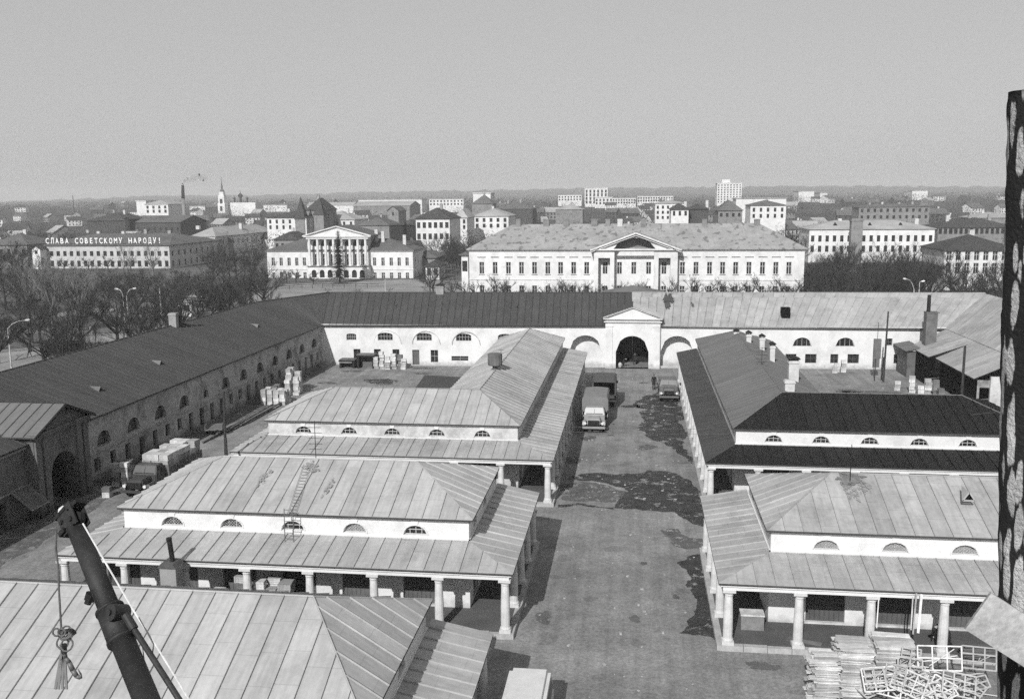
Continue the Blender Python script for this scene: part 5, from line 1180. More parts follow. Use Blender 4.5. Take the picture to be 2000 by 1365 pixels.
mb = MB(); mb.box(a.x, 46.0, Z_FL, b.x, 46.7, Z_FL + .75); mb.build("box", m_card2, t); mb = MB(); mb.box(a.x - .03, 45.97, Z_FL + .75, b.x + .03, 46.73, Z_FL + .83); mb.build("lid", m_card, t)
for k in range(14):
    mb = MB(); z = Z_FL + .05 * k; mb.bar((15.6 + random.uniform(-.1, .1), 44.0 + random.uniform(-.1, .2), z + .03), (17.6, 44.2 + random.uniform(-.2, .2), z + .03), .2, .04); tag(mb.build("board", m_wood), "dark board in the low pile behind the bending worker, " + ("bottom", "second up", "third up", "fourth up", "fifth up", "sixth up", "seventh up", "eighth up", "ninth up", "tenth up", "eleventh up", "twelfth up", "thirteenth up", "top")[k], "board", "dark boards under the canopy")

# ================================================================ crane boom at the left
KS = .62      # the boom stands close: its tubes are about a quarter of a metre thick
def cat(px, py, y): return at(px, py, y * KS)
class CMB(MB):
    def tube(s, p, q, r0, r1, n=8, m=0, caps=True): MB.tube(s, p, q, r0 * KS * .9, r1 * KS * .9, n, m, caps)
    def bar(s, p, q, w, h=None, m=0, up=V((0, 0, 1))): MB.bar(s, p, q, w * KS, (h or w) * KS, m, up)
    def obox(s, c, ax, ay, az, hx, hy, hz, m=0): MB.obox(s, c, ax, ay, az, hx, hy, hz, m)
DB = 15.0
ca, cb =  cat(142, 1012, 15.6),  cat(270, 1326, 13.7); ax_ = (cb - ca).normalized()
CB = thing("crane_boom", "dark telescopic crane boom rising from the lower left with a hanging hook", "crane", tuple(cb))
side = ax_.cross(V((0, 1, 0))).normalized()
if side.x < 0: side = -side
fwd_ = V((0, -1, 0)) - ax_ * V((0, -1, 0)).dot(ax_); fwd_.normalize()
def along(px, py, y): return  cat(px, py, y)
top_, mid_, low_ = ca + ax_ * (.18 * KS), ca.lerp(cb, .66), cb + ax_ * 9.0
mb = CMB(); mb.tube(top_, mid_ + ax_ * (.1 * KS), .19, .205, 20); o = mb.build("inner_boom", m_crane, CB); smooth(o)
mb = CMB(); mb.tube(mid_ - ax_ * (.22 * KS), mid_ + ax_ * (.42 * KS), .255, .27, 22); mb.tube(mid_ - ax_ * (.25 * KS), mid_ - ax_ * (.2 * KS), .275, .275, 22); mb.tube(mid_ + ax_ * (.38 * KS), mid_ + ax_ * (.44 * KS), .285, .285, 22); smooth(mb.build("collar", m_crane, CB))
mb = CMB(); mb.tube(mid_ + ax_ * (.3 * KS), low_, .225, .27, 20); smooth(mb.build("outer_boom", m_crane, CB))
q = mid_ + side * (.24 * KS) + ax_ * (.02 * KS); mb = CMB(); mb.tube(q - fwd_ * (.06 * KS), q + fwd_ * (.26 * KS), .16, .16, 18); mb.tube(q + fwd_ * (.26 * KS), q + fwd_ * (.30 * KS), .055, .055, 12); mb.build("pivot_plate", m_crane, CB)
q2 = ca.lerp(cb, .44) - side * (.22 * KS); mb = CMB(); mb.tube(q2 - side * (.02 * KS), q2 - side * (.14 * KS) + ax_ * (.05 * KS), .12, .10, 10); mb.tube(q2 - side * (.14 * KS) + ax_ * (.05 * KS), q2 - side * (.2 * KS) + ax_ * (.08 * KS), .07, .07, 8); mb.build("knob", m_black, CB)
# head: cheek plates, sheaves and guard
hd = ca
mb = CMB()
for s1 in (-.13, .13): mb.obox(hd + fwd_ * (s1 * KS) + ax_ * (.02 * KS), ax_, side, fwd_, .26 * KS, .21 * KS, .015 * KS)
mb.build("cheek_plate", m_crane, CB)
for s0, off in ((-.06, -.13), (.06, .1)):
    c = hd + side * (off * KS) + ax_ * (.0 if off < 0 else .12 * KS); mb = CMB(); mb.tube(c - fwd_ * (.05 * KS), c + fwd_ * (.05 * KS), .2 if off < 0 else .17, .2 if off < 0 else .17, 20); mb.tube(c - fwd_ * (.18 * KS), c + fwd_ * (.18 * KS), .05, .05, 10); mb.build("sheave", m_black, CB)
mb = CMB(); prev = None
for k in range(13):
    a_ = -2.6 + 2.9 * k / 12; pt_ = hd - ax_ * math.cos(a_ + .9) * .27 * KS + side * math.sin(a_ + .9) * .27 * KS
    if prev is not None: mb.bar(prev, pt_, .12, .02, 0, fwd_)
    prev = pt_
mb.build("rope_guard", m_black, CB)
mb = CMB(); mb.obox(hd + side * (.24 * KS) - ax_ * (.12 * KS), side, ax_, fwd_, .10 * KS, .035 * KS, .12 * KS); mb.obox(hd - side * (.1 * KS) - ax_ * (.18 * KS), side, ax_, fwd_, .16 * KS, .03 * KS, .16 * KS); mb.obox(hd - side * (.18 * KS) + ax_ * (.2 * KS), side, ax_, fwd_, .08 * KS, .05 * KS, .2 * KS); mb.build("bracket", m_black, CB)
mb = CMB(); mb.lathe(hd - side * (.16 * KS) - ax_ * (.24 * KS) + V((0, 0, 0)), [(0, .03), (.037, .062), (.074, .056), (.105, .012)], 8); mb.build("lamp_cover", m_card, CB)
for k in range(6): 
    c = hd + ax_ * ((-.18 + .09 * k) * KS) + side * (.12 * KS if k % 2 else -.1 * KS) + fwd_ * (.15 * KS); mb = CMB(); mb.tube(c, c + fwd_ * (.03 * KS), .022, .022, 6); mb.build("bolt", m_black, CB)
# lifting cylinder and luffing rope
mb = CMB(); mb.tube(cat(245, 1200, 14.2),  cat(262, 1228, 14.1), .085, .085, 12); mb.tube(cat(262, 1228, 14.1),  cat(325, 1326, 13.5), .055, .055, 12); mb.tube(cat(325, 1326, 13.5),  cat(420, 1476, 12.8), .055, .055, 12); mb.build("lifting_cylinder", m_crane, CB)
mb = CMB(); mb.path([cat(162, 1022, 15.3),  cat(210, 1105, 14.9),  cat(266, 1200, 14.3),  cat(306, 1262, 14.0),  cat(348, 1330, 13.6),  cat(420, 1450, 13)], .018, 6); mb.build("luffing_rope", m_rope_l, CB)
mb = CMB(); mb.path([cat(271, 1205, 14.2),  cat(300, 1258, 14.0),  cat(296, 1290, 13.9)], .012, 5); mb.path([cat(275, 1236, 14.2),  cat(282, 1290, 14.0)], .01, 5); mb.build("slack_rope", m_rope, CB)
HK = thing("crane_hook", "tangle of rope, pulley block and steel hook hanging from the boom", "hook", tuple(cat(122, 1240, 15.5)))
hy = 15.4
mb = CMB(); mb.path([cat(110, 1035, hy),  cat(109, 1070, hy),  cat(114, 1110, hy),  cat(115, 1150, hy),  cat(118, 1200, hy),  cat(120, 1236, hy)], .021, 6); mb.build("hoist_rope", m_rope, HK)
r = random.Random(5); mb = CMB()
for k in range(9):
    c =  cat(r.uniform(107, 131), r.uniform(1234, 1262), hy + r.uniform(-.08, .08)); R_ = r.uniform(.06, .12); tl = r.uniform(0, 3); prev = None
    for j in range(11):
        t_ = 2 * math.pi * j / 10; q = c + V((math.cos(t_) * R_ * KS, math.sin(t_) * R_ * KS * .5 * math.sin(tl), math.sin(t_) * R_ * KS * .9))
        if prev is not None: mb.tube(prev, q, .02, .02, 5)
        prev = q
mb.build("rope_knot", m_rope, HK)
mb = CMB(); c =  cat(136, 1238, hy); prev = None
for j in range(9):
    t_ = math.pi * j / 8; q = c + V((math.cos(t_) * .062, 0, math.sin(t_) * .056)); 
    if prev is not None: mb.bar(prev, q, .09, .035)
    prev = q
mb.tube(cat(123, 1258, hy),  cat(126, 1275, hy), .07, .06, 10); mb.build("pulley_block", m_crane, HK)
mb = CMB(); pts = [cat(x, y, hy) for x, y in ((124, 1270), (128, 1284), (135, 1293), (142, 1308), (150, 1320), (157, 1323), (158, 1316), (152, 1306))]
for k, (a_, b_) in enumerate(zip(pts[:-1], pts[1:])): mb.tube(a_, b_, (.05, .045, .05, .055, .05, .04, .02)[k], (.045, .05, .055, .05, .04, .02, .012)[k], 9)
smooth(mb.build("hook", m_paint_g, HK))
mb = CMB()
for k, (a_, b_) in enumerate((((121, 1270), (108, 1345)), ((123, 1270), (114, 1345)), ((124, 1272), (122, 1345)), ((126, 1274), (130, 1345)))): mb.bar(cat(*a_, hy),  cat(*b_, hy), .05, .02, 0, V((0, 1, 0)))
mb.build("sling", m_tarp, HK)

# ================================================================ peeling post and board at the right edge
PY = 2.7
PT = thing("scaffold_post", "round post with black and white peeling bark at the right edge", "post", tuple(at(2010, 1326, PY)))
edge = [(178, 1969), (300, 1966), (420, 1963), (540, 1958), (650, 1953), (800, 1951), (950, 1947), (1150, 1946), (1326, 1943), (1500, 1940)]
rad = .078; mb = MB(); rings = []; rr = random.Random(9)
for (py, pxl) in edge:
    c = at(pxl + 10 + rad * 1830 / PY * 1.04, py, PY); rings.append(c)
dv = (rings[-1] - rings[-3]).normalized(); rings.append(rings[-1] + dv * 6); rings.append(rings[-1] + dv * 12)
n = 26; base = len(mb.v); lob = [1 + rr.uniform(-.05, .05) for _ in range(n)]
fine_r = []
for i in range(len(rings) - 1):
    st = 10 if i < len(edge) - 1 else 6
    for k in range(st): fine_r.append(rings[i].lerp(rings[i + 1], k / st))
fine_r.append(rings[-1])
for i, c in enumerate(fine_r):
    for k in range(n):
        t_ = 2 * math.pi * k / n; r_ = rad * lob[k] * (1 + .018 * math.sin(i * .9 + k * 2) + rr.uniform(-.012, .012)); mb.v.append((c.x + math.cos(t_) * r_, c.y + math.sin(t_) * r_, c.z))
for i in range(len(fine_r) - 1):
    for k in range(n):
        k2 = (k + 1) % n; mb.f.append((base + i * n + k, base + i * n + k2, base + (i + 1) * n + k2, base + (i + 1) * n + k)); mb.m.append(0); mb.uv.append(None)
mb.f.append(tuple(base + k for k in range(n))); mb.m.append(0); mb.uv.append(None)
smooth(mb.build("trunk", m_bark_post, PT))
mb = MB(); c = rings[0]
for k in range(9):
    t_ = rr.uniform(0, 6.3); mb.tube(c + V((math.cos(t_) * .05, math.sin(t_) * .05, -.02)), c + V((math.cos(t_) * .06, math.sin(t_) * .06, rr.uniform(.0, .012))), .012, .004, 4)
mb.build("splintered_top", m_wood, PT)
BD = [at(1885, 1229, 2.45), at(1936, 1158, 2.5), at(2110, 1268, 2.3), at(2060, 1340, 2.25)]
mb = MB(); mb.prism(BD, (0.004, .02, -.004)); tag(mb.build("wooden_board", m_board), "corner of a pale board nailed across the peeling post", "board")

# ================================================================ the town beyond
TW = {}
def town_pane(w, h, framed):
    k = (round(w, 1), round(h, 1), framed)
    if k not in TW:
        g = MB(); g.prism([(-w / 2, 0, 0), (w / 2, 0, 0), (w / 2, 0, h), (-w / 2, 0, h)], (0, .06, 0), 0)
        if framed:
            g.box(-.06, -.05, 0, .06, 0, h, 1); g.box(-w / 2, -.05, h * .62, w / 2, 0, h * .62 + .1, 1); g.box(-w / 2, -.04, 0, -w / 2 + .07, 0, h, 1); g.box(w / 2 - .07, -.04, 0, w / 2, 0, h, 1)
        TW[k] = g.data("window", [m_cwin, m_frame])
    return TW[k]
def town_front(t, p0, p1, z0, z1, cols, rows, ww, wm, depth=.28, framed=True, margin=.5, arch=0.0, extra=(), zt=None):
    """cols: number of axes or list of s; rows: list of (sill z, height)"""
    L = (V((p1[0], p1[1], 0)) - V((p0[0], p0[1], 0))).length
    ss = [L * (k + .5) / cols for k in range(cols)] if isinstance(cols, int) else cols
    ops = [(s_, ww, zb, zb + h, arch, None) for s_ in ss for (zb, h) in rows] + list(extra)
    mb = MB(); P = wall(mb, p0, p1, z0, z1, ops, depth, 0, zt); mb.build("wall", wm, t)
    d = (V((p1[0], p1[1], 0)) - V((p0[0], p0[1], 0))).normalized()
    for s_ in ss:
        for (zb, h) in rows:
            o = bpy.data.objects.new("window", town_pane(ww, h + arch, framed)); COL.objects.link(o); o.parent = t; o.location = P(s_, zb, depth - .02) - base_of(t); o.rotation_euler = (0, 0, math.atan2(d.y, d.x))
    return P
def block(label, px0, px1, pe, d, dep, nc, rowpx, wm=None, rm=None, roof='hip', rpy=None, ns=0, ww=1.1, name="town_house", cat="house", o=.5, chim=(), framed=False, ins=None, skew=0.0, arch=0.0, base=0.0):
    """Building standing with its front at distance d; sizes read off the sight lines."""
    wm = wm or m_cw; rm = rm or m_cr
    A, B = at(px0, pe, d), at(px1, pe, d); zl = (A.z + B.z) / 2; x0, x1 = A.x, B.x
    t = thing(name, label, cat, ((x0 + x1) / 2, d + dep / 2, 0))
    sk = skew * dep
    c = [(x0, d), (x1, d), (x1 + sk, d + dep), (x0 + sk, d + dep)]
    mid = (px0 + px1) / 2
    rows = []
    for (py, h) in rowpx:
        z = at(mid, py, d).z; 
        if z - h / 2 > .2: rows.append((z - h / 2, h))
    town_front(t, c[0], c[1], base, zl, nc, rows, ww, wm, framed=framed, arch=arch) if nc else [mb_ for mb_ in [MB()] if (wall(mb_, c[0], c[1], base, zl, []), mb_.build("wall", wm, t))]
    vis = 1 if x0 > 0 else 0
    for k, (a, b) in enumerate(((c[1], c[2]), (c[3], c[0]))):
        seen = (k == 1) if x0 > 0 else (k == 0)
        if ns and seen: town_front(t, a, b, base, zl, ns, rows, ww, wm, framed=framed)
        else: mb = MB(); wall(mb, a, b, base, zl, []); mb.build("wall", wm, t)
    mb = MB(); wall(mb, c[2], c[3], base, zl, []); mb.build("wall", wm, t)
    E4 = [V((x0 - o, d - o, zl)), V((x1 + o, d - o, zl)), V((x1 + o + sk, d + dep + o, zl)), V((x0 - o + sk, d + dep + o, zl))]
    if roof == 'flat':
        mb = MB(); mb.prism([q + V((0, 0, 0)) for q in E4], (0, 0, .45)); mb.build("roof", rm, t); zr = zl + .45
    else:
        zr = at(mid, rpy, d + dep / 2).z if rpy else zl + 3
        w_, l_ = x1 - x0 + 2 * o, dep + 2 * o
        if roof == 'hip':
            if w_ >= l_: i_ = ins if ins is not None else l_ / 2; ym = d + dep / 2; R0, R1_ = V((x0 - o + i_ + sk / 2, ym, zr)), V((x1 + o - i_ + sk / 2, ym, zr)); fs = [[E4[0], E4[1], R1_, R0], [E4[1], E4[2], R1_], [E4[2], E4[3], R0, R1_], [E4[3], E4[0], R0]]
            else: i_ = ins if ins is not None else w_ / 2; xm = (x0 + x1) / 2; R0, R1_ = V((xm, d - o + i_, zr)), V((xm + sk, d + dep + o - i_, zr)); fs = [[E4[0], E4[1], R0], [E4[1], E4[2], R1_, R0], [E4[2], E4[3], R1_], [E4[3], E4[0], R0, R1_]]
        elif roof == 'gx':     # ridge along x
            ym = d + dep / 2; R0, R1_ = V((x0 - o, ym, zr)), V((x1 + o, ym, zr)); fs = [[E4[0], E4[1], R1_, R0], [E4[2], E4[3], R0, R1_]]
            mb = MB(); mb.poly([V((x0, d, zl)), V((x0, d + dep, zl)), V((x0, ym, zr - .2))]); mb.poly([V((x1, d, zl)), V((x1, d + dep, zl)), V((x1, ym, zr - .2))]); mb.build("gable", wm, t)
        else:                  # gable to the front
            xm = (x0 + x1) / 2; R0, R1_ = V((xm, d - o, zr)), V((xm + sk, d + dep + o, zr)); fs = [[E4[1], E4[2], R1_, R0], [E4[3], E4[0], R0, R1_]]
            mb = MB(); mb.poly([V((x0, d, zl)), V((x1, d, zl)), V((xm, d, zr - .2))]); mb.build("gable", wm, t)
        rf = shell(t, fs, rm, "roof", .18)
        if roof == 'hip' and not chim and d < 700 and (x1 - x0) > 7:
            for q_ in range(max(1, min(4, int((x1 - x0) / 9)))):
                cx_c = x0 + (x1 - x0) * (q_ + 1) / (min(4, int((x1 - x0) / 9)) + 1 or 2) + random.uniform(-1, 1); chimney(rf, cx_c, d + dep / 2 + random.uniform(-1, 1), zr - 2.2, zr + random.uniform(.6, 1.5), 1.1, 1.0, m_chim if random.random() < .5 else m_greybrick, m_black, False)
        for (cpx, ctop, cw) in chim:
            q = at(cpx, ctop, d + dep / 2); chimney(rf, q.x, d + dep / 2, zr - 1.6, q.z, cw, cw, m_chim if random.random() < .6 else m_brick, m_black, False)
    return t, E4, zl, zr

# --- long white building behind the back wing
DW = 187.0
t = thing("public_building", "long two-storey white building with spotted roof and arched central pediment", "public building", (15, DW + 7, 0))
xL, xR = at(916, 487, DW).x, at(1572, 487, DW).x; zl = at(1240, 486, DW).z
xa, xb = at(1160, 487, DW - 2.2).x, at(1324, 487, DW - 2.2).x
cols = [941, 967, 993, 1018.5, 1044, 1070, 1095, 1120.5, 1146]; cols2 = [1333, 1359.5, 1386, 1411.5, 1437, 1463, 1489.5, 1515.5, 1541]
zu = at(1240, 535, DW).z; hu = at(1240, 512, DW).z - zu; zlw = at(1240, 580, DW).z; hlw = at(1240, 558.5, DW).z - zlw
rows = [(zu, hu), (zlw, hlw)]
for cc, pa, pb in ((cols, xL, xa + .02), (cols2, xb - .02, xR)):
    town_front(t, (pa, DW), (pb, DW), 0, zl, [at(p, 520, DW).x - pa for p in cc], rows, .95, m_cw, .3)
    mb = MB()
    for p in cc:
        x = at(p, 520, DW).x; mb.box(x - .85, DW - .12, zu + hu + .95, x + .85, DW, zu + hu + 1.07); mb.box(x - .6, DW - .08, zu - .22, x + .6, DW, zu - .1)
    tag(mb.build("window_ledge", m_cg, t), kind='stuff')
mb = MB(); wall(mb, (xR, DW), (xR, DW + 14), 0, zl, []); wall(mb, (xR, DW + 14), (xL, DW + 14), 0, zl, []); wall(mb, (xL, DW + 14), (xL, DW), 0, zl, []); mb.build("wall", m_cw, t)
mb = MB(); cornice(mb, (xL, DW), (xa, DW), zl - .45, 0, .4, .35); cornice(mb, (xb, DW), (xR, DW), zl - .45, 0, .4, .35); cornice(mb, (xL, DW), (xa, DW), zu - 1.3, 0, .2, .12); cornice(mb, (xb, DW), (xR, DW), zu - 1.3, 0, .2, .12); mb.build("cornice", m_cw, t)
zr_ = at(1240, 437, DW + 7).z; e = .5
R = hip(xL - e, DW - e, xR + e, DW + 14.5, zl, zr_, 'x', 8.5); rf = shell(t, R, m_crs, "roof", .2)
for p_, w_ in ((1013, .9), (1067, 1.2), (1106, 1.1), (1161, 1.25), (1187, .9), (1211, 1.0), (1257, 1.15), (1376, .9), (1479, 1.1)):
    q = at(p_, 428, DW + 6.6); chimney(rf, q.x, DW + 6.6, zr_ - 1.2, q.z, w_, .9, m_cg if p_ != 1211 else m_chim, m_black, False)
# the advanced centre: two piers, a great arch open up into the pediment
DP = DW - 2.2; zp = at(1240, 488, DP).z; zap = at(1240, 458, DP).z; xc = (xa + xb) / 2
aw = at(1278, 487, DP).x - at(1200, 487, DP).x; acx = (at(1278, 487, DP).x + at(1200, 487, DP).x) / 2; ah = at(1240, 465, DP).z - zp
lg = at(1180, 505, DP).x; lg2 = at(1298, 505, DP).x; lz = at(1240, 504, DP).z
# piers with loggia openings left and right of the arch
for (u, v_, lx) in ((xa, acx - aw / 2, lg), (acx + aw / 2, xb, lg2)):
    mb = MB(); wall(mb, (u, DP), (v_, DP), 0, zp, [(lx - u, 2.3, 0.6, lz, 0, None)], 1.6); mb.build("wall", m_cw, t)
    for (e0_, e1_) in (((v_, DP), (v_, DW)), ((u, DW), (u, DP))): mb = MB(); wall(mb, e0_, e1_, 0, zp, []); mb.build("wall", m_cw, t)
town_front(t, (xa, DW - .02), (xb, DW - .02), 0, zp, [at(p, 520, DW).x - xa for p in (1182, 1210, 1238, 1267, 1297)], rows, .95, m_cw, .3)
# tympanum with the arch cut through it
mb = MB(); nseg = 28
for k in range(nseg):
    u0, u1 = xa + (xb - xa) * k / nseg, xa + (xb - xa) * (k + 1) / nseg
    f = lambda x: zp + (ah * math.sqrt(max(0, 1 - ((x - acx) / (aw / 2)) ** 2)) if abs(x - acx) < aw / 2 else 0)
    g = lambda x: zp + (zap - zp) * (1 - abs(x - xc) / ((xb - xa) / 2))
    if g(u0) > f(u0) or g(u1) > f(u1): mb.poly([(u0, DP, min(f(u0), g(u0))), (u1, DP, min(f(u1), g(u1))), (u1, DP, g(u1)), (u0, DP, g(u0))])
for k in range(16):
    a1, a2 = math.pi * k / 16, math.pi * (k + 1) / 16; q = lambda a, y: (acx + aw / 2 * math.cos(a), y, zp + ah * math.sin(a)); mb.poly([q(a1, DP), q(a2, DP), q(a2, DW), q(a1, DW)])
mb.build("tympanum", m_cw, t)
mb = MB(); mb.poly([(acx + aw / 2 * math.cos(math.pi * k / 16), DW - .03, zp + ah * math.sin(math.pi * k / 16)) for k in range(17)]); mb.build("niche_wall", m_cg, t)
mb = MB()
for s1 in (-1, 1): mb.bar((xc + s1 * (xb - xa) / 2 + s1 * .7, DP - .2, zp - .05), (xc, DP - .2, zap + .25), .9, .3)
for s1 in (-1, 1): mb.bar((xc + s1 * (xb - xa) / 2 + s1 * .7, DP - .25, zp - .45), (xc, DP - .25, zap - .2), .5, .12)
mb.box(xa - .7, DP - .5, zp - .1, xb + .7, DP + .1, zp + .18); mb.build("pediment", m_cw, t)
shell(t, [[V((xa - .8, DP - .5, zp + .1)), V((xa - .8, DW + 1, zp + .1)), V((xc, DW + 5, zap + .4)), V((xc, DP - .5, zap + .4))], [V((xb + .8, DW + 1, zp + .1)), V((xb + .8, DP - .5, zp + .1)), V((xc, DP - .5, zap + .4)), V((xc, DW + 5, zap + .4))]], m_crs, "pediment_roof", .15)
block("low white annexe with small roof at the left end of the long building", 901, 914, 497, DW + 5, 8, 1, [(520, 2.2)], rpy=490, rm=m_cr)
# --- columned house
DC = 263.0
t = thing("columned_house", "white mansion with eight columns and triangular pediment behind the dark fir", "mansion", (-65, DC + 8, 0))
xl, xr = at(521, 489, DC).x, at(806, 489, DC).x; ze = at(663, 489, DC).z; ca_, cb_ = at(601, 489, DC).x, at(718, 489, DC).x
zu = at(663, 519, DC).z; hu = at(663, 503.5, DC).z - zu; zq = at(663, 545, DC).z; hq = at(663, 532.5, DC).z - zq
town_front(t, (xl, DC), (ca_, DC), 0, ze, [at(p, 510, DC).x - xl for p in (533.5, 549, 564.5, 579.5, 594.5)], [(zu, hu), (zq, hq)], .95, m_cw, .3)
town_front(t, (cb_, DC), (xr, DC), 0, ze, [at(p, 510, DC).x - cb_ for p in (731.5, 748, 764, 779.5, 795)], [(zu, hu), (zq, hq)], .95, m_cw, .3)
mb = MB(); wall(mb, (xr, DC), (xr, DC + 14), 0, ze, [(3, 1, zq, zq + hq, 0), (6.5, 1, zq, zq + hq, 0), (3, 1, zu, zu + hu, 0), (6.5, 1, zu, zu + hu, 0)], .3); wall(mb, (xr, DC + 14), (xl, DC + 14), 0, ze, []); wall(mb, (xl, DC + 14), (xl, DC), 0, ze, []); mb.build("wall", m_cw, t)
mb = MB()
for (a, b) in ((xl, ca_), (cb_, xr)): cornice(mb, (a, DC), (b, DC), ze - .4, 0, .35, .4); cornice(mb, (a, DC), (b, DC), zu - 1.2, 0, .2, .12)
mb.build("cornice", m_cw, t)
zt_ = at(660, 463, DC - 2.4).z; zap = at(660, 442, DC - 2.4).z; zbalc = at(660, 521, DC - 2.4).z; zent = at(660, 467, DC - 2.4).z
pa, pb = at(599, 463, DC - 2.4).x, at(718, 463, DC - 2.4).x
cpx = [605, 621, 636.5, 652, 668, 684, 699.5, 714.5]; cx_ = [at(p, 500, DC - 2.2).x for p in cpx]
mid = [(a + b) / 2 for a, b in zip(cx_[:-1], cx_[1:])]
town_front(t, (ca_, DC - .02), (cb_, DC - .02), zbalc, zt_, [m_ - ca_ for m_ in mid], [(zbalc + .3, hu * 1.2)], 1.0, m_cw, .3, arch=.5)
mb = MB()
for m_ in mid:      # dark half-round lights under the entablature
    mb.prism([(m_ + .85 * math.cos(math.pi * k / 8), DC - .12, zent - 1.75 + .3 + 1.0 * math.sin(math.pi * k / 8)) for k in range(9)], (0, .08, 0))
    mb.box(m_ - .85, DC - .12, zent - 2.1, m_ + .85, DC - .04, zent - 1.45)
tag(mb.build("half_round_window", m_cwin, t), kind='stuff')
town_front(t, (pa, DC - 2.6), (pb, DC - 2.6), 0, zbalc, [m_ - pa for m_ in mid], [(.3, zbalc - 1.9)], 1.45, m_cw, .5, framed=False, arch=.7)
for (u, v_, h_) in (((pb, DC - 2.6), (pb, DC), zbalc), ((pa, DC), (pa, DC - 2.6), zbalc), ((cb_, DC), (cb_, DC + 10), zt_), ((ca_, DC + 10), (ca_, DC), zt_)):
    mb = MB(); wall(mb, u, v_, 0, h_, []); mb.build("wall", m_cw, t)
mb = MB(); mb.box(pa - .3, DC - 2.9, zbalc, pb + .3, DC - .05, zbalc + .25); mb.build("balcony", m_cg, t)
for x in cx_:
    mb = MB(); mb.lathe((x, DC - 2.2, zbalc + .25), [(0, .52), (.2, .48), (.3, .42), ((zent - zbalc) * .9 - .3, .36), (zent - zbalc - .35, .38), (zent - zbalc - .3, .5), (zent - zbalc - .25, .5)], 12); mb.build("column", m_cw, t)
mb = MB(); mb.box(pa - .2, DC - 2.75, zent, pb + .2, DC - .05, zt_); mb.box(pa - .9, DC - 3.1, zt_, pb + .9, DC, zt_ + .3)
mb.prism([(pa - .2, DC - 2.6, zt_ + .3), (pb + .2, DC - 2.6, zt_ + .3), ((pa + pb) / 2, DC - 2.6, zap - .2)], (0, .3, 0))
xm = (pa + pb) / 2
for s1, xx in ((-1, pa), (1, pb)): mb.bar((xx + s1 * 1.1, DC - 2.8, zt_ + .3), (xm, DC - 2.8, zap), .8, .28)
mb.build("pediment", m_cw, t)
shell(t, [[V((pa - 1.2, DC - 3.1, zt_ + .4)), V((pa - 1.2, DC + 12, zt_ + .4)), V((xm, DC + 12, zap + .15)), V((xm, DC - 3.1, zap + .15))], [V((pb + 1.2, DC + 12, zt_ + .4)), V((pb + 1.2, DC - 3.1, zt_ + .4)), V((xm, DC - 3.1, zap + .15)), V((xm, DC + 12, zap + .15))]], m_cr, "roof", .15)
rf = shell(t, hip(xl - .5, DC - .5, xr + .5, DC + 14.5, ze, at(663, 466, DC + 7).z, 'x', 9), m_cr, "roof", .15)
for p_, py in ((735, 449), (748, 452), (758, 482), (790, 459)): q = at(p_, py, DC + 5); chimney(rf, q.x, DC + 5, q.z - 3.5, q.z, .9, .8, m_chim, m_black, False)
# --- slogan building
DS = 300.0
t, E4, zls, zrs = block("white office building in the trees carrying the rooftop slogan", 80, 330, 479, DS, 40, 19, [(495.5, 1.7), (515, 2.0)], m_slog, m_cr, 'hip', 456, 9, 1.25, "office_building", "office building", skew=0.0, ins=9)
SG = thing("rooftop_sign", "white letters of the slogan standing along the dark roof edge", "sign", (at(200, 474, DS).x, DS - .2, zls))
txt = "СЛАВА СОВЕТСКОМУ НАРОДУ!"
mb = MB()
xA, xB = at(84, 474, DS).x, at(320, 474, DS).x; zb = at(200, 475.5, DS).z; zt_ = at(200, 464.5, DS).z
mb.bar((xA, DS - .1, zb + .3), (xB, DS - .1, zb + .3), .08); mb.bar((xA, DS - .1, zt_ - .4), (xB, DS - .1, zt_ - .4), .08)
k = xA
while k < xB: mb.bar((k, DS - .1, zls - .1), (k, DS - .1, zt_ - .3), .1); mb.bar((k, DS + 1.3, zls + .2), (k, DS - .1, zt_ - .5), .08); k += 3.2
tag(mb.build("support_frame", m_wood, SG), kind='stuff')
pitch = (317.0 - 88.5) / 24
for i, ch in enumerate(txt):
    if ch == " ": continue
    fc = bpy.data.curves.new("letter", 'FONT'); fc.body = {"В": "B", "А": "A", "С": "C", "О": "O", "Е": "E", "Т": "T", "К": "K", "М": "M", "Н": "H", "Р": "P"}.get(ch, ch); fc.size = 1; fc.extrude = .04; fc.offset = .012; fc.align_x = 'CENTER'
    fo = bpy.data.objects.new("letter", fc); COL.objects.link(fo); dg = bpy.context.evaluated_depsgraph_get(); me = bpy.data.meshes.new_from_object(fo.evaluated_get(dg)); bpy.data.objects.remove(fo)
    zs = [v.co.y for v in me.vertices]; xs_ = [v.co.x for v in me.vertices]
    hh = (zt_ - zb) / .72
    p = at(88.5 + pitch * (i + .5), 470, DS)
    cxm = (min(xs_) + max(xs_)) / 2; wid = max(xs_) - min(xs_); sx_ = min(hh * .8, .66 * abs(at(200 + pitch, 470, DS).x - at(200, 470, DS).x) / max(wid, .35))
    for v in me.vertices: v.co = V(((v.co.x - cxm) * sx_, v.co.z * hh * .5, v.co.y * hh))
    me.materials.append(m_letters); o = link("letter", me, SG, (p.x, DS - .25, zb))
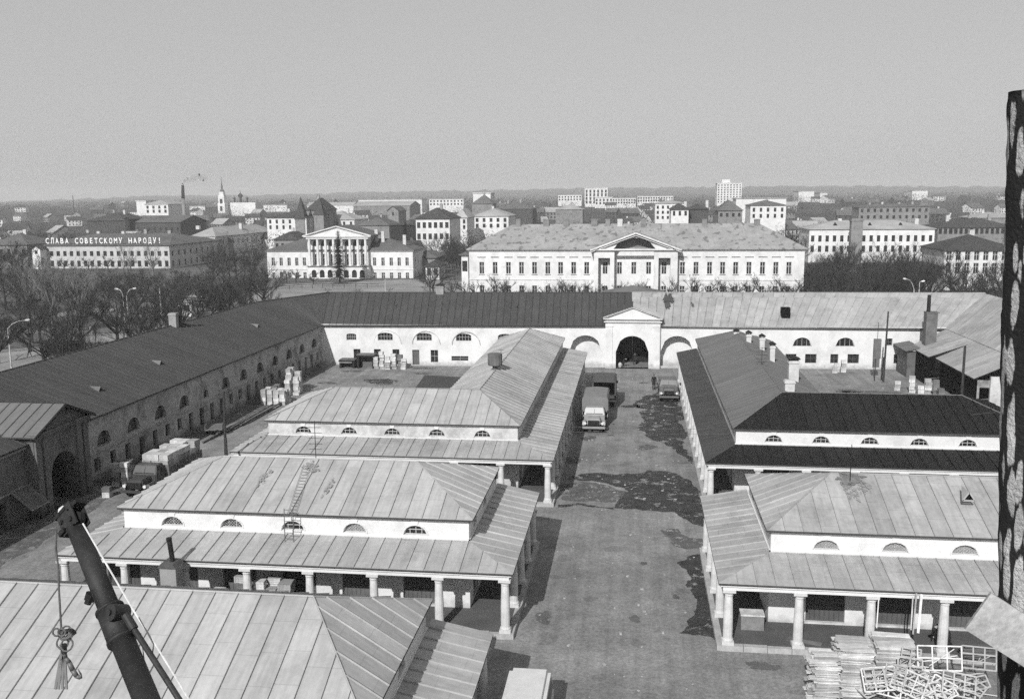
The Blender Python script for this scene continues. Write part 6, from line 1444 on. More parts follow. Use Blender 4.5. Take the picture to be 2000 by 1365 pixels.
# --- houses read off the photograph: label, px0, px1, eave y, distance, depth, axes, rows, ...
B_ = block
B_("grey apartment house with gable and dormers receding behind the slogan building", 372, 420, 462, 372, 66, 3, [(475, 2)], m_cw, m_crl, 'hip', 441, 13, 1.2, "apartment_building", "apartment building", ins=10, chim=((387, 441, 1.6), (470, 436, 1.3)))
B_("low house with pale roof right of the receding apartment house", 535, 580, 468, 350, 18, 4, [(480, 1.8)], m_cg, m_crd, 'hip', 452, 0)
B_("dark brick block left of the black gap behind the slogan roof", 170, 244, 431, 480, 30, 0, [], m_cd, m_crd, 'hip', 415)
B_("dark brick block right of the black gap behind the slogan roof", 252, 352, 434, 470, 30, 9, [(448, 1.6)], m_cd, m_cr, 'gx', 421)
B_("narrow black filler wall for the dark gap between two brick blocks", 244, 252, 428, 466, 20, 0, [], m_black, m_crd, 'gy', 424)  # added filler: the gap's darkness is painted as a black wall
B_("white house with four windows standing above the dark brick blocks", 282, 328, 399, 700, 30, 4, [(405, 2.4), (413, 2.4)], m_cw, m_crl, 'hip', 391, 0, 1.9, ins=8)
B_("white blank block left of the four-window house", 266, 285, 393, 760, 25, 0, [], m_cw, m_cw, 'flat')
B_("tall white house with steep spires and narrow windows", 521, 598, 425, 415, 26, 6, [(433, 1.8), (444, 1.8)], m_cw, m_crd, 'hip', 412, 4, 1.1)
B_("dark-walled tower house with steep black roof between two spires", 598, 636, 410, 425, 16, 2, [(425, 3), (440, 3)], m_cg, m_crd, 'hip', 387, 2, 1.1, ins=6)
for i, (px, py, b_) in enumerate(((587, 384, 428), (624, 385, 420))):
    a = at(px, py, 417); z0 = at(px, b_, 417).z; t = thing("spire", "steep dark spire, " + ("left" if i == 0 else "right") + " one of the pair on the tower house", "spire", (a.x, 417, 0)); mb = MB(); w = 2.6
    q = [V((a.x - w, 417 - w, z0)), V((a.x + w, 417 - w, z0)), V((a.x + w, 417 + w, z0)), V((a.x - w, 417 + w, z0))]
    for k in range(4): mb.poly([q[k], q[(k + 1) % 4], a])
    mb.build("roof", m_crd, t); mb = MB(); mb.box(a.x - w + .3, 417 - w + .3, 0, a.x + w - .3, 417 + w - .3, z0); mb.build("turret", m_cg, t)
B_("pale-roofed house just right of the spired tower house", 612, 692, 429, 440, 24, 6, [(437, 1.8)], m_cw, m_crl, 'hip', 412, 0)
B_("house with dark gabled roof above the pediment's right slope", 700, 760, 440, 400, 22, 0, [], m_cg, m_cr, 'hip', 424, 0)
B_("small gabled house with bright end wall near the far slab", 757, 778, 412, 520, 18, 1, [(418, 2)], m_cg, m_cr, 'gy', 402)
B_("white three-storey house with dark roof right of the mansion", 812, 878, 427, 352, 22, 6, [(440, 2.2), (462, 2.2)], m_cw, m_crd, 'hip', 406, 0, 1.3)
B_("blind end wall with shade painted black, left of the three-storey white house", 763, 812, 440, 354, 18, 0, [], m_black, m_crd, 'flat')  # black colour stands in for the house's shaded end
B_("narrow white house with pale roof between trees", 889, 912, 425, 420, 20, 2, [(433, 1.8), (444, 1.8)], m_cw, m_crl, 'hip', 408)
B_("white two-storey house with pale hipped roof and five windows", 925, 993, 422, 450, 26, 5, [(430, 1.9), (441, 1.9)], m_cw, m_crl, 'hip', 407, 0, 1.4)
B_("building with pyramid roof and little lantern on the skyline", 922, 962, 398, 640, 18, 0, [], m_cg, m_cr, 'hip', 381)
B_("white block with bright corners behind the pyramid roof", 924, 958, 378, 700, 20, 0, [], m_cw, m_cw, 'flat')
B_("dark long hipped roof right of the pyramid roof", 965, 1040, 408, 600, 26, 0, [], m_cd, m_cr, 'hip', 393)
B_("low pale-roofed house in front of the white tower flats", 1085, 1138, 409, 620, 20, 0, [], m_cg, m_crl, 'hip', 399)
B_("white tower flats on the horizon, left of the two", 1142, 1187, 368, 1100, 22, 6, [(374, 3.5), (381, 3.5), (388, 3.5), (395, 3.5)], m_cw, m_cw, 'flat', None, 0, 2.2, "tower_block", "tower block")
B_("white lower flats beside the left tower flats", 1162, 1197, 386, 1050, 22, 5, [(391, 2.6), (397, 2.6)], m_cw, m_cw, 'flat', None, 0, 2)
B_("tallest white tower block on the horizon, stepped roof line", 1401, 1449, 358, 1100, 24, 8, [(362 + 4.6 * k, 1.5) for k in range(8)], m_cw, m_cw, 'flat', None, 0, 1.5, "tower_block", "tower block")
q = at(1417, 351, 1106); t = thing("lift_house", "small white housing on top of the tallest tower block", "roof housing", (q.x, 1108, 0)); mb = MB(); mb.box(q.x - 4, 1103, at(1417, 360, 1106).z, q.x + 5, 1112, q.z); mb.build("body", m_cw, t)
B_("long white flats just below the far wood, right of the tower flats", 1245, 1315, 383, 1000, 16, 14, [(387, 1.8), (392, 1.8)], m_cw, m_crl, 'flat', None, 0, 1.8, "apartment_building", "apartment building")
B_("grey-white flats left of the long white flats", 1196, 1242, 387, 1020, 16, 9, [(391, 1.8), (396, 1.8)], m_cw, m_crl, 'flat', None, 0, 1.8, "apartment_building", "apartment building")
B_("pale flats in trees left of the white tower flats", 1090, 1136, 381, 1150, 16, 8, [(385, 2), (390, 2)], m_cw, m_crl, 'flat', None, 0, 2, "apartment_building", "apartment building")
B_("long white slab on the left skyline above the mansion", 700, 824, 390, 900, 20, 0, [], m_cw, m_crl, 'flat', None, 0, 2, "factory_hall", "factory")
B_("broad pale hall roof below the long white slab", 690, 800, 402, 780, 40, 0, [], m_cg, m_crl, 'gx', 393, 0, 2, "factory_hall", "factory")
B_("whitish flats right of the long white slab", 838, 905, 389, 950, 18, 10, [(393, 1.8), (399, 1.8)], m_cw, m_crl, 'flat', None, 0, 1.8, "apartment_building", "apartment building")
B_("white flats far off behind the columned mansion's roof", 600, 690, 401, 820, 16, 0, [], m_cw, m_crl, 'gx', 395)
B_("three-storey white house on the hill, left of the hipped house", 1280, 1340, 397, 520, 24, 6, [(405, 1.7), (415, 1.7), (425, 1.7)], m_cw, m_crl, 'hip', 391, 0, 1.2, chim=((1290, 388, 1.2), (1305, 387, 1.2)))
B_("cream house with dark hipped roof before the three-storey one", 1311, 1345, 409, 400, 20, 3, [(417, 2.0)], m_cw, m_crd, 'hip', 397, 0, 1.0)
B_("dark house right of the cream hipped house", 1346, 1384, 408, 405, 16, 0, [], m_cd, m_crd, 'hip', 398)  # walls take the dark brick colour
B_("low house with dark eave below the tallest tower block", 1403, 1450, 411, 420, 20, 4, [(420, 1.6)], m_cg, m_cr, 'hip', 391, 0, 1.1)
B_("white house with roof gables behind the long building's right end", 1466, 1535, 401, 480, 22, 5, [(410, 2.0), (422, 2.0)], m_cw, m_cr, 'hip', 391, 0, 1.2)
B_("flat pale slab rising behind the gabled white house", 1438, 1536, 388, 620, 22, 0, [], m_cw, m_crl, 'flat')
t, E4, zl_, zr2 = B_("long white house with pale dormered roof right of the long building", 1581, 1826, 447, 330, 20, 17, [(466, 2.1), (486, 2.1)], m_cw, m_crl, 'hip', 430, 0, 1.1, chim=((1640, 427, 1.2), (1790, 427, 1.2)))
for px in (1632, 1700, 1760):
    a = at(px, 441, 333); vent_dormer(t, a.x, 333.5, a.z - 1.2, 0, -1, 3.0, m_crd)
q = at(1673, 427, 322); t = thing("ventilation_stack", "square white stack rising before the pale dormered roof", "chimney", (q.x, 322, 0)); mb = MB(); mb.box(q.x - 1.8, 320.5, 0, q.x + 1.8, 323.5, q.z); mb.box(q.x - 2, 320.3, q.z - .8, q.x + 2, 323.7, q.z - .4); mb.build("shaft", m_cg, t)
B_("pale four-storey flats with ten axes on the right", 1678, 1816, 404, 560, 18, 11, [(411, 1.9), (424, 1.9)], m_cg, m_cr, 'hip', 398, 0, 1.4, "apartment_building", "apartment building", ins=12)
B_("dark-roofed long house behind the right-hand trees", 1832, 1985, 444, 385, 22, 15, [(452, 2.0)], m_cg, m_crd, 'hip', 425, 0, 1.2)
B_("grey-walled two-storey house right, under a broad dark roof", 1846, 1990, 488, 232, 18, 8, [(500, 2.0), (524, 2.4)], m_cw, m_crd, 'hip', 458, 0, 1.15, framed=True)
B_("lower wing of the grey-walled house among bushes", 1806, 1845, 522, 226, 12, 2, [(533, 1.6)], m_cg, m_crd, 'hip', 512, 0, 1.0)
B_("pale slab roof at the far right above the dark-roofed house", 1905, 1990, 425, 470, 22, 0, [], m_cg, m_crl, 'hip', 414)
B_("small white house with two windows between mansion and long building", 831, 858, 520, 258, 8, 2, [(531, 2.0)], m_cw, m_crd, 'hip', 508, 0, 1.1)
B_("grey-roofed low house behind the small two-window house", 806, 850, 503, 275, 14, 0, [], m_cg, m_cr, 'hip', 488)
B_("grey house with broad roof at the left edge", -20, 52, 478, 300, 16, 5, [(492, 1.8)], m_cg, m_cr, 'hip', 455, 0)
B_("small dark house with white gable near the left edge", 62, 78, 487, 296, 10, 1, [(493, 1.2)], m_cw, m_crd, 'gy', 478)
for i, (a, b, e_, dd) in enumerate(((60, 118, 406, 1500), (133, 162, 404, 1450), (168, 200, 410, 1400), (40, 60, 410, 1500), (370, 410, 403, 1100), (500, 560, 401, 1000), (1560, 1590, 374, 1300), (1782, 1812, 373, 1400), (1602, 1616, 377, 1300), (455, 492, 403, 1050))):
    B_("distant white industrial strip, " + ("longest at the far left", "left of the tall thin mast's foot", "low one right of the thin mast", "leftmost stub", "left of the church tower", "right of the church domes", "high on the right under the wood", "on the right-hand skyline by the post", "tiny one on the right slope", "under the church domes")[i], a, b, e_, dd, 40, 0, [], m_cw, m_crl, 'flat', None, 0, 2, "factory_hall", "factory")
# --- church
def lathe_thing(par, name, x, y, prof, m, n=12): mb = MB(); mb.lathe((x, y, 0), prof, n); return smooth(mb.build(name, m, par))
dc = 880.0; cx = at(435, 400, dc).x; Z = lambda py: at(435, py, dc).z
t = thing("church", "white bell tower with slender spire and dark-domed church beside it", "church", (cx, dc, 0)); u = dc / 1830.0
mb = MB(); w = 7.5 * u; mb.box(cx - w, dc - w, 0, cx + w, dc + w, Z(398)); w = 6.2 * u; mb.box(cx - w, dc - w, Z(398), cx + w, dc + w, Z(382)); mb.box(cx - w * 1.15, dc - w * 1.15, Z(399), cx + w * 1.15, dc + w * 1.15, Z(397)); w = 4.5 * u; mb.box(cx - w, dc - w, Z(382), cx + w, dc + w, Z(375)); mb.build("bell_tower", m_cw, t)
for (zz, hh) in ((Z(394), 5), (Z(408), 5)):
    mb = MB(); mb.box(cx - 1.2, dc - 7.6 * u, zz - 2, cx + 1.2, dc - 6.1 * u, zz + 2.5); mb.build("bell_opening", m_cwin, t)
lathe_thing(t, "dome", cx, dc, [(Z(378), 3.6 * u), (Z(375), 4.8 * u), (Z(372), 4.0 * u), (Z(369), 1.6 * u), (Z(367), 1.6 * u), (Z(364), 2.0 * u), (Z(361), 1.0 * u), (Z(348), .25 * u), (Z(345), .2 * u)], m_cr)
mb = MB(); a, b = at(453, 400, dc + 14), at(505, 400, dc + 14); mb.box(a.x, dc + 6, 0, b.x, dc + 26, at(470, 396, dc).z); mb.build("nave", m_cw, t)
for px, top, r_ in ((470, 379, 5.0), (458, 386, 3.0), (483, 386, 3.0)):
    xx = at(px, 390, dc + 12).x; zt = at(px, top, dc + 12).z; zb_ = at(px, 396, dc + 12).z - 1
    lathe_thing(t, "dome", xx, dc + 12, [(zb_, r_ * .5 * u), (zt - r_ * 1.3 * u, r_ * .5 * u), (zt - r_ * 1.1 * u, r_ * .9 * u), (zt - r_ * .6 * u, r_ * u), (zt - r_ * .1 * u, r_ * .6 * u), (zt + r_ * .4 * u, r_ * .15 * u), (zt + r_ * 1.3 * u, .1)], m_crd)
# --- factory chimney with smoke
dk = 700.0; a = at(357, 362, dk); m_ = at(357.5, 388, dk); t = thing("factory_chimney", "tall factory chimney, black above and pale below, trailing thin smoke", "chimney", (a.x, dk, 0))
mb = MB(); mb.tube((a.x + .2, dk, 0), (m_.x, dk, m_.z), 1.7, 1.25, 14); smooth(mb.build("lower_shaft", m_cg, t)); mb = MB(); mb.tube((m_.x, dk, m_.z), (a.x, dk, a.z), 1.32, 1.05, 14); smooth(mb.build("upper_shaft", m_black, t))
q = at(142, 382, 900); t = thing("radio_mast", "thin mast rising over the far left roofs", "mast", (q.x, 900, 0)); mb = MB(); mb.tube((q.x, 900, 0), tuple(q), .9, .4, 6); mb.build("shaft", m_cd, t)
ms = bpy.data.materials.new("chimney_smoke"); ms.use_nodes = True; n_ = ms.node_tree.nodes; n_.remove(n_["Principled BSDF"]); pv = n_.new("ShaderNodeVolumePrincipled"); pv.inputs["Color"].default_value = (.3, .3, .3, 1); pv.inputs["Density"].default_value = .055; ms.node_tree.links.new(pv.outputs[0], n_["Material Output"].inputs["Volume"])
mb = MB(); sm = [(357, 360, 1.0), (361, 355, 1.6), (366, 352, 2.0), (372, 351, 2.3), (379, 349, 2.2), (387, 345, 2.6), (395, 349, 2.4), (404, 346, 2.0)]
P2 = [(at(x, y, dk), r_) for x, y, r_ in sm]
for (p, r0), (q, r1) in zip(P2[:-1], P2[1:]): mb.tube(p, q, r0, r1, 9, 0, False)
mb.f.append(tuple(range(9))); mb.m.append(0); mb.uv.append(None); L_ = len(mb.v); mb.f.append(tuple(range(L_ - 9, L_))); mb.m.append(0); mb.uv.append(None)
tag(mb.build("smoke", ms), "thin dark smoke drifting right from the factory chimney", None, None, 'stuff')
def ridge_h(px):
    pts = [(-900, 2), (0, 4), (150, 9), (300, 13), (500, 13), (760, 17), (1100, 20), (1400, 20), (1700, 19), (2000, 14), (3000, 10)]
    for (a, ha), (b, hb_) in zip(pts[:-1], pts[1:]):
        if a <= px <= b: return ha + (hb_ - ha) * (px - a) / (b - a)
    return 8
def terrain(px, y):
    """the plain lies level to 560 m and then climbs to the woods"""
    top = CAM_H + ridge_h(px) * 4000 / 1830.0
    pts = [(560, 0), (700, 3.5), (850, 7.5), (1000, 11), (1200, 14.5), (1500, 17), (1800, 18.5), (2200, 20), (2700, 22.5), (3300, 22.5 + (top - 22.5) * .5), (4000, top)]
    if y <= 560: return 0.0
    for (a, ha), (b, hb_) in zip(pts[:-1], pts[1:]):
        if a <= y <= b: return ha + (hb_ - ha) * (y - a) / (b - a)
    return top
# --- scattered small houses among the trees
sh_specs = [(m_cw, m_cr), (m_cg, m_crd), (m_cg, m_crl), (m_cd, m_cr), (m_cw, m_crd)]
SH = []
for i, (wm, rm) in enumerate(sh_specs):
    t = thing("small_house", "", "house", (0, 0, 0)); w, dd, h, r_ = random.uniform(9, 14), random.uniform(8, 11), random.uniform(3.2, 6), 3
    town_front(t, (-w / 2, -dd / 2), (w / 2, -dd / 2), 0, h, 4, [(h - 2.1, 1.3)] + ([(1, 1.3)] if h > 4.6 else []), 1.0, wm, .2, False)
    mb = MB(); wall(mb, (w / 2, -dd / 2), (w / 2, dd / 2), 0, h, [], zt=h + r_ - .2); wall(mb, (w / 2, dd / 2), (-w / 2, dd / 2), 0, h, []); wall(mb, (-w / 2, dd / 2), (-w / 2, -dd / 2), 0, h, [], zt=h + r_ - .2); mb.build("wall", wm, t)
    rf = shell(t, [[V((-w / 2 - .4, -dd / 2 - .5, h - .1)), V((w / 2 + .4, -dd / 2 - .5, h - .1)), V((w / 2 + .4, 0, h + r_)), V((-w / 2 - .4, 0, h + r_))], [V((w / 2 + .4, dd / 2 + .5, h - .1)), V((-w / 2 - .4, dd / 2 + .5, h - .1)), V((-w / 2 - .4, 0, h + r_)), V((w / 2 + .4, 0, h + r_))]], rm, "roof", .15)
    chimney(rf, w * .2, .3, h + r_ - 1, h + r_ + 1, .8, .8, m_chim if i % 2 else m_brick, m_black, False); SH.append(t)
desc = ["white-walled house under a grey gable roof", "grey house under a dark gable roof", "grey house under a pale gable roof", "dark brick house under a grey gable roof", "white-walled house under a dark gable roof"]
r = random.Random(21); used = [0] * 5; HS = [[] for _ in range(5)]
for k in range(185):
    px = r.uniform(-60, 1960); dd = r.choice((r.uniform(330, 520), r.uniform(450, 800), r.uniform(600, 1100), r.uniform(700, 1500)))
    if 880 < px < 1600 and dd < 400: dd += 160
    i = r.randrange(5); g = at(px, 500, dd)
    side_w = "left" if px < 520 else ("middle" if px < 1300 else "right"); dist = "near" if dd < 480 else ("middle-distance" if dd < 700 else "far")
    hs_ = place(SH[i], used[i], (g.x, dd, terrain(px, dd) - .3), r.uniform(-.7, .7), desc[i] + " in the " + dist + " town, " + side_w + " of the view", "small houses among the trees, %s, %s, %s" % (("white and grey", "grey and dark", "grey and pale", "brick", "white and dark")[i], dist, side_w), r.uniform(.9, 1.25)); used[i] = 1; HS[i].append(hs_)

H_FMT = ("white-walled", "grey, dark-roofed", "grey, pale-roofed", "dark brick", "white, dark-roofed")
def label_houses():
    for i, hs in enumerate(HS): rank_labels(hs, "small " + H_FMT[i].replace("%", "") + " gabled town house, %s from the left in the %s row away", "small " + H_FMT[i] + " town houses", 10)
# ================================================================ wooded hills on the horizon
rh = random.Random(4)
hm = MB(); NX = 340; YS = [560, 700, 850, 1000, 1200, 1500, 1800, 2200, 2700, 3300, 4000]
for j, y in enumerate(YS):
    for i in range(NX + 1):
        px = -900 + 3900 * i / NX; g = at(px, 395, y); h = terrain(px, y)
        if y > 1500: h += rh.uniform(-.0009, .0012) * y * (1 if y > 3000 else .5)
        hm.v.append((g.x, y, h - (0.5 if j == 0 else 0)))
for j in range(len(YS) - 1):
    for i in range(NX):
        a = j * (NX + 1) + i; hm.f.append((a, a + 1, a + NX + 2, a + NX + 1)); hm.m.append(0); hm.uv.append(None)
tag(hm.build("wooded_hills", m_farwood), None, None, None, 'structure')

# ================================================================ plaza, roads and paths outside the rows
def gpoly(name, px, z, m): return sheet(name, [tuple(gz(a, b))[:2] for a, b in px], z, m)
gpoly("plaza_paving", [(470, 597), (500, 574), (560, 556), (700, 549), (780, 546), (905, 549), (905, 572), (700, 578), (560, 588), (520, 604)], -0.012, m_plaza)
gpoly("path", [(92, 652), (265, 651), (300, 642), (330, 632), (250, 662), (205, 668), (90, 668)], -0.012, m_plaza)
gpoly("path", [(-60, 690), (60, 678), (130, 672), (170, 690), (60, 718), (-80, 740)], -0.012, m_plaza)
gpoly("path", [(110, 610), (180, 601), (240, 603), (236, 613), (170, 616), (112, 618)], -0.012, m_plaza)
gpoly("road", [(-200, 640), (190, 640), (330, 628), (420, 600), (470, 585), (450, 600), (360, 636), (200, 650), (-200, 655)], -0.018, m_road)
gpoly("road", [(640, 600), (905, 590), (1600, 590), (1960, 592), (1960, 604), (900, 603), (640, 612)], -0.018, m_road)
gpoly("path", [(230, 616), (330, 610), (420, 605), (420, 609), (300, 620), (232, 622)], -0.010, m_plaza)

# ================================================================ trees
def branchy(seed, h, spread, n_main=7, levels=4, stems=1, r0=.17, upright=.5, trunk_frac=.3):
    r = random.Random(seed); T = MB(); C = MB()
    def grow(p, d, L, rad, lev, mbx):
        seg = 2 if lev < 2 else 1; q = p
        for s_ in range(seg):
            d = (d + V((r.uniform(-.16, .16), r.uniform(-.16, .16), r.uniform(-.05, .14)))).normalized(); q2 = q + d * (L / seg)
            (T if lev <= 1 else C).tube(q, q2, rad * (1 - .35 * s_ / seg), rad * (1 - .35 * (s_ + 1) / seg), 5 if lev < 2 else 3, 0, False); q = q2
        if lev >= levels: return
        nb = (r.randint(3, 4) if lev < levels - 1 else r.randint(4, 6))
        for k in range(nb):
            t_ = r.uniform(.35, 1.0); base = p.lerp(q, t_); az = r.uniform(0, 6.283); sp = r.uniform(.35, .95) * spread
            nd = (d + V((math.cos(az) * sp, math.sin(az) * sp, r.uniform(-.1, .35)))).normalized(); grow(base, nd, L * r.uniform(.5, .75), rad * r.uniform(.4, .6), lev + 1, mbx)
    for s_ in range(stems):
        az = r.uniform(0, 6.283); lean = 0 if stems == 1 else .28; b = V((math.cos(az) * .3, math.sin(az) * .3, 0)) if stems > 1 else V((0, 0, 0))
        d = V((math.cos(az) * lean, math.sin(az) * lean, 1)).normalized(); p = b; tf = h * trunk_frac; q = p + d * tf; T.tube(p - V((0, 0, .1)), q, r0 * 1.15, r0 * .85, 7, 0, False)
        for k in range(n_main):
            t_ = .55 + .45 * (k + 1) / n_main; a2 = k * 2.4 + r.uniform(-.4, .4); base = p.lerp(q, t_); up = upright + (.9 if k >= n_main - 2 else 0)
            grow(base, V((math.cos(a2) * spread, math.sin(a2) * spread, up)).normalized(), h * r.uniform(.24, .34), r0 * r.uniform(.42, .6), 1, None)
    return T, C
TP = []
ORD = ("first", "second", "third", "fourth", "fifth", "sixth", "seventh", "eighth", "ninth", "tenth", "eleventh", "twelfth", "thirteenth", "fourteenth", "fifteenth", "sixteenth", "seventeenth", "eighteenth")
def rank_labels(objs, fmt, group, per=12):
    """labels by rank (nearest first) and order from the left"""
    objs = sorted(objs, key=lambda o: o.location.y); n = max(1, math.ceil(len(objs) / per))
    for k in range(n):
        row = sorted(objs[k * per:(k + 1) * per], key=lambda o: o.location.x / o.location.y)
        for i, o in enumerate(row): o['label'] = fmt % (ORD[min(i, 17)], ORD[min(k, 17)]); o['group'] = group
def tree_proto(seed, h, spread, bark=m_bark, name="bare_tree", **kw):
    T, C = branchy(seed, h, spread, **kw); t = thing(name, "", "tree", (0, 0, 0)); a = bpy.data.objects.new("trunk", T.data("trunk", bark)); b = bpy.data.objects.new("crown", C.data("crown", m_twig if bark is m_bark else bark))
    for o in (a, b): COL.objects.link(o); o.parent = t
    TP.append([t, 0]); return len(TP) - 1
K_big = [tree_proto(100 + i, 10, .8, n_main=8, levels=5, r0=.2, upright=.6) for i in range(4)]
K_small = [tree_proto(200 + i, 6.4, .9, n_main=7, levels=5, r0=.2, upright=.45, trunk_frac=.3) for i in range(3)]
K_birch = [tree_proto(300 + i, 13, .45, m_birch, n_main=8, levels=4, stems=3 if i == 0 else 1, r0=.15, upright=.9, trunk_frac=.4) for i in range(2)]
K_bush = [tree_proto(400 + i, 4.2, 1.1, n_main=9, levels=3, r0=.06, upright=.4, trunk_frac=.12) for i in range(2)]
def plant(kinds, x, y, sc_, label, group=None, rr_=random):
    k = rr_.choice(kinds); o = place(TP[k][0], TP[k][1], (x, y, -.02), rr_.uniform(0, 6.28), label, group, sc_); TP[k][1] = 1
    if k in K_bush: o.name = "bare_bush"; o['category'] = "bush"
    return o
r = random.Random(31)
MARK = {}
def mark(key, o): MARK.setdefault(key, []).append(o)
# clipped street trees before the long white building
for i, px in enumerate((925, 948, 965, 1000, 1026, 1080, 1093, 1106, 1124, 1150, 1196, 1222, 1262, 1290, 1318, 1345, 1372, 1400, 1424, 1452, 1480, 1500, 1522, 1545, 1560)):
    y = 168 + r.uniform(-2, 3); g = at(px, 560, y); top = at(px, r.uniform(520, 538), y).z
    plant(K_small, g.x, y, max(.8, top / 6.4), "small bare street tree before the long white building, %s from its %s end" % (("first", "second", "third", "fourth", "fifth", "sixth", "seventh", "eighth", "ninth", "tenth", "eleventh", "twelfth", "thirteenth")[i if i < 13 else 24 - i], "left" if i < 13 else "right"), "street trees before the long white building", r)
# park on the left
def clear(x, y):
    if x > -64 and y < 142: return False
    if -112 < x < -84 and 139 < y < 153: return False
    if -104 < x < -60 and 205 < y < 262: return False
    return True
cnt = 0
spots = []
while cnt < 132:
    y = r.uniform(100, 292); px = r.uniform(-70, 520); x = at(px, 600, y).x
    if not clear(x, y): continue
    if any((x - a) ** 2 + (y - b) ** 2 < 20 for a, b in spots): continue
    spots.append((x, y)); z_ = "near the lamps" if y < 160 else ("in the middle of the park" if y < 225 else "close before the slogan building"); sd = "far left" if px < 110 else ("left" if px < 250 else ("centre" if px < 380 else "right side"))
    if 70 < px < 410:      # their tops leave the slogan building's upper windows free
        lim = at(px, 523, y).z / 10.2
    else: lim = 9
    o = plant(K_big, x, y, min(lim, r.uniform(.9, 1.3)), "large bare park tree %s, %s of the park" % (z_, sd), "park trees, %s, %s" % (z_, sd), r); cnt += 1; mark("park", o)
for i, (px, py, lab) in enumerate(((128, 652, "pale many-stemmed tree standing before the light path"), (104, 655, "pale leaning tree left of the many-stemmed one"), (160, 640, "slender pale-barked tree right of the many-stemmed one"), (60, 640, "slender pale-barked tree among the dark trees at far left"), (250, 560, "slender pale-barked tree below the slogan building's middle"), (300, 556, "slender pale-barked tree below the slogan building's right end"))):
    g = gz(px, py); plant([K_birch[0] if i == 0 else K_birch[1]], g.x, g.y, (1.05 if i == 0 else .95), lab, None, r)
# right of the long building
spots = []
cnt = 0
while cnt < 86:
    y = r.uniform(158, 250); px = r.uniform(1585, 1975); x = at(px, 560, y).x
    if y > 215 and px > 1800: continue
    if any((x - a) ** 2 + (y - b) ** 2 < 9 for a, b in spots): continue
    spots.append((x, y)); sd = "beside the long building" if px < 1690 else ("in the middle of the right-hand grove" if px < 1800 else "before the grey-walled house")
    o = plant(K_big if r.random() < .85 else K_bush, x, y, r.choice((.75, .9, 1.0, 1.1, 1.2, 1.3)), "bare tree or thicket %s, %s" % (sd, "front rank" if y < 190 else "rear rank"), "right grove, %s, %s" % (sd, "front" if y < 190 else "rear"), r); cnt += 1; mark("grove", o)
# between the mansion and the long building, and round both
for i in range(28):
    px = r.uniform(805, 915); y = r.uniform(205, 330); x = at(px, 540, y).x
    if 253 < y < 280 and px < 860: y += 30
    o = plant(K_big + K_bush, x, y, r.uniform(.6, .95), "bare tree in the gap between mansion and long building, %s" % ("near side" if y < 260 else "far side"), "trees in the gap, " + ("near" if y < 260 else "far"), r); mark("gap", o)
for i in range(22):
    px = r.uniform(905, 1590); y = r.uniform(300, 345); x = at(px, 470, y).x
    o = plant(K_big, x, y, r.uniform(1.1, 1.4), "tall bare tree whose top shows over the long building's %s" % ("left half" if px < 1240 else "right half"), "trees behind the long building, " + ("left half" if px < 1240 else "right half"), r); mark("behind", o)
for i in range(8):
    px = r.uniform(815, 920); y = r.uniform(318, 346); x = at(px, 470, y).x
    plant(K_big, x, y, r.uniform(.9, 1.3), "bare tree before the white three-storey house right of the mansion", "trees before the three-storey house", r)
for i in range(40):
    px = r.uniform(-60, 1960); y = r.uniform(310, 460); x = at(px, 470, y).x
    o = plant(K_big, x, y, r.uniform(.8, 1.25), "bare tree among the nearer town roofs, %s of the view" % ("left" if px < 640 else ("middle" if px < 1300 else "right")), "town trees, " + ("left" if px < 640 else ("middle" if px < 1300 else "right")), r); mark("town", o)
for i in range(18):
    px = 78 + i * 15 + r.uniform(-5, 5); y = r.uniform(286, 296); x = at(px, 520, y).x
    o = plant(K_bush if i % 3 else K_small, x, y, r.uniform(.75, 1.05), "", None, r); mark("foot", o)
rank_labels(MARK["foot"], "low thicket at the foot of the slogan building, %s from the left, %s rank", "thickets below the slogan building", 18)
for i, (px, py) in enumerate(((560, 552), (578, 552), (612, 556), (850, 560), (640, 572), (700, 574), (760, 570), (830, 566), (880, 570), (905, 565), (540, 560))):
    g = gz(px, py); plant(K_bush if i > 2 else K_small, g.x, g.y, r.uniform(.6, .8), "low bare shrub on the square before the mansion", "shrubs before the mansion", r)
for key, fmt, grp, per in (("park", "bare park tree, %s from the left in the %s rank behind the left wing", "park trees behind the left wing", 12), ("grove", "bare tree of the right-hand grove, %s from the left in its %s rank", "trees of the right-hand grove", 12),
        ("gap", "bare tree between mansion and long building, %s from the left in the %s rank", "trees between mansion and long building", 9), ("behind", "tall tree behind the long building's roof, %s from the left in the %s rank", "trees behind the long building", 11), ("town", "bare tree among the nearer town roofs, %s from the left in the %s rank", "trees among the town roofs", 12)):
    rank_labels(MARK[key], fmt, grp, per)
label_houses()
# dark fir before the mansion
def fir(label, x, y, h, w, sd):
    rf_ = random.Random(sd); t = thing("fir_tree", label, "tree", (x, y, 0)); mb = MB(); mb.tube((x, y, 0), (x, y, h), .22, .03, 7); mb.build("trunk", m_bark, t); mb = MB(); z = h * .12
    while z < h * .98:
        R_ = w * (1 - z / h) ** .8 * rf_.uniform(.75, 1.1) + .15
        for k in range(13):
            a = rf_.uniform(0, 6.28); L = R_ * rf_.uniform(.6, 1.05); d_ = V((math.cos(a), math.sin(a), -.18)); c = V((x, y, z))
            for s_ in range(5):
                q = c + d_ * (L * (s_ + .6) / 5); b_ = V((-math.sin(a), math.cos(a), 0)); ww = .34 * (1 - s_ / 7) * (1 + L * .2)
                mb.poly([q - b_ * ww + V((0, 0, -.12)), q + d_ * .45, q + b_ * ww + V((0, 0, -.12)), q - d_ * .25])
        z += .30
    mb.build("needles", m_fir, t)
g = at(664, 560, 246); fir("tall dark fir standing before the mansion's columns", g.x, 246, at(664, 449, 246).z, 4.3, 3)
g = at(773, 480, 330); fir("dark conifer against the shade-black blind wall", g.x, 345, at(775, 432, 345).z, 3.4, 4)
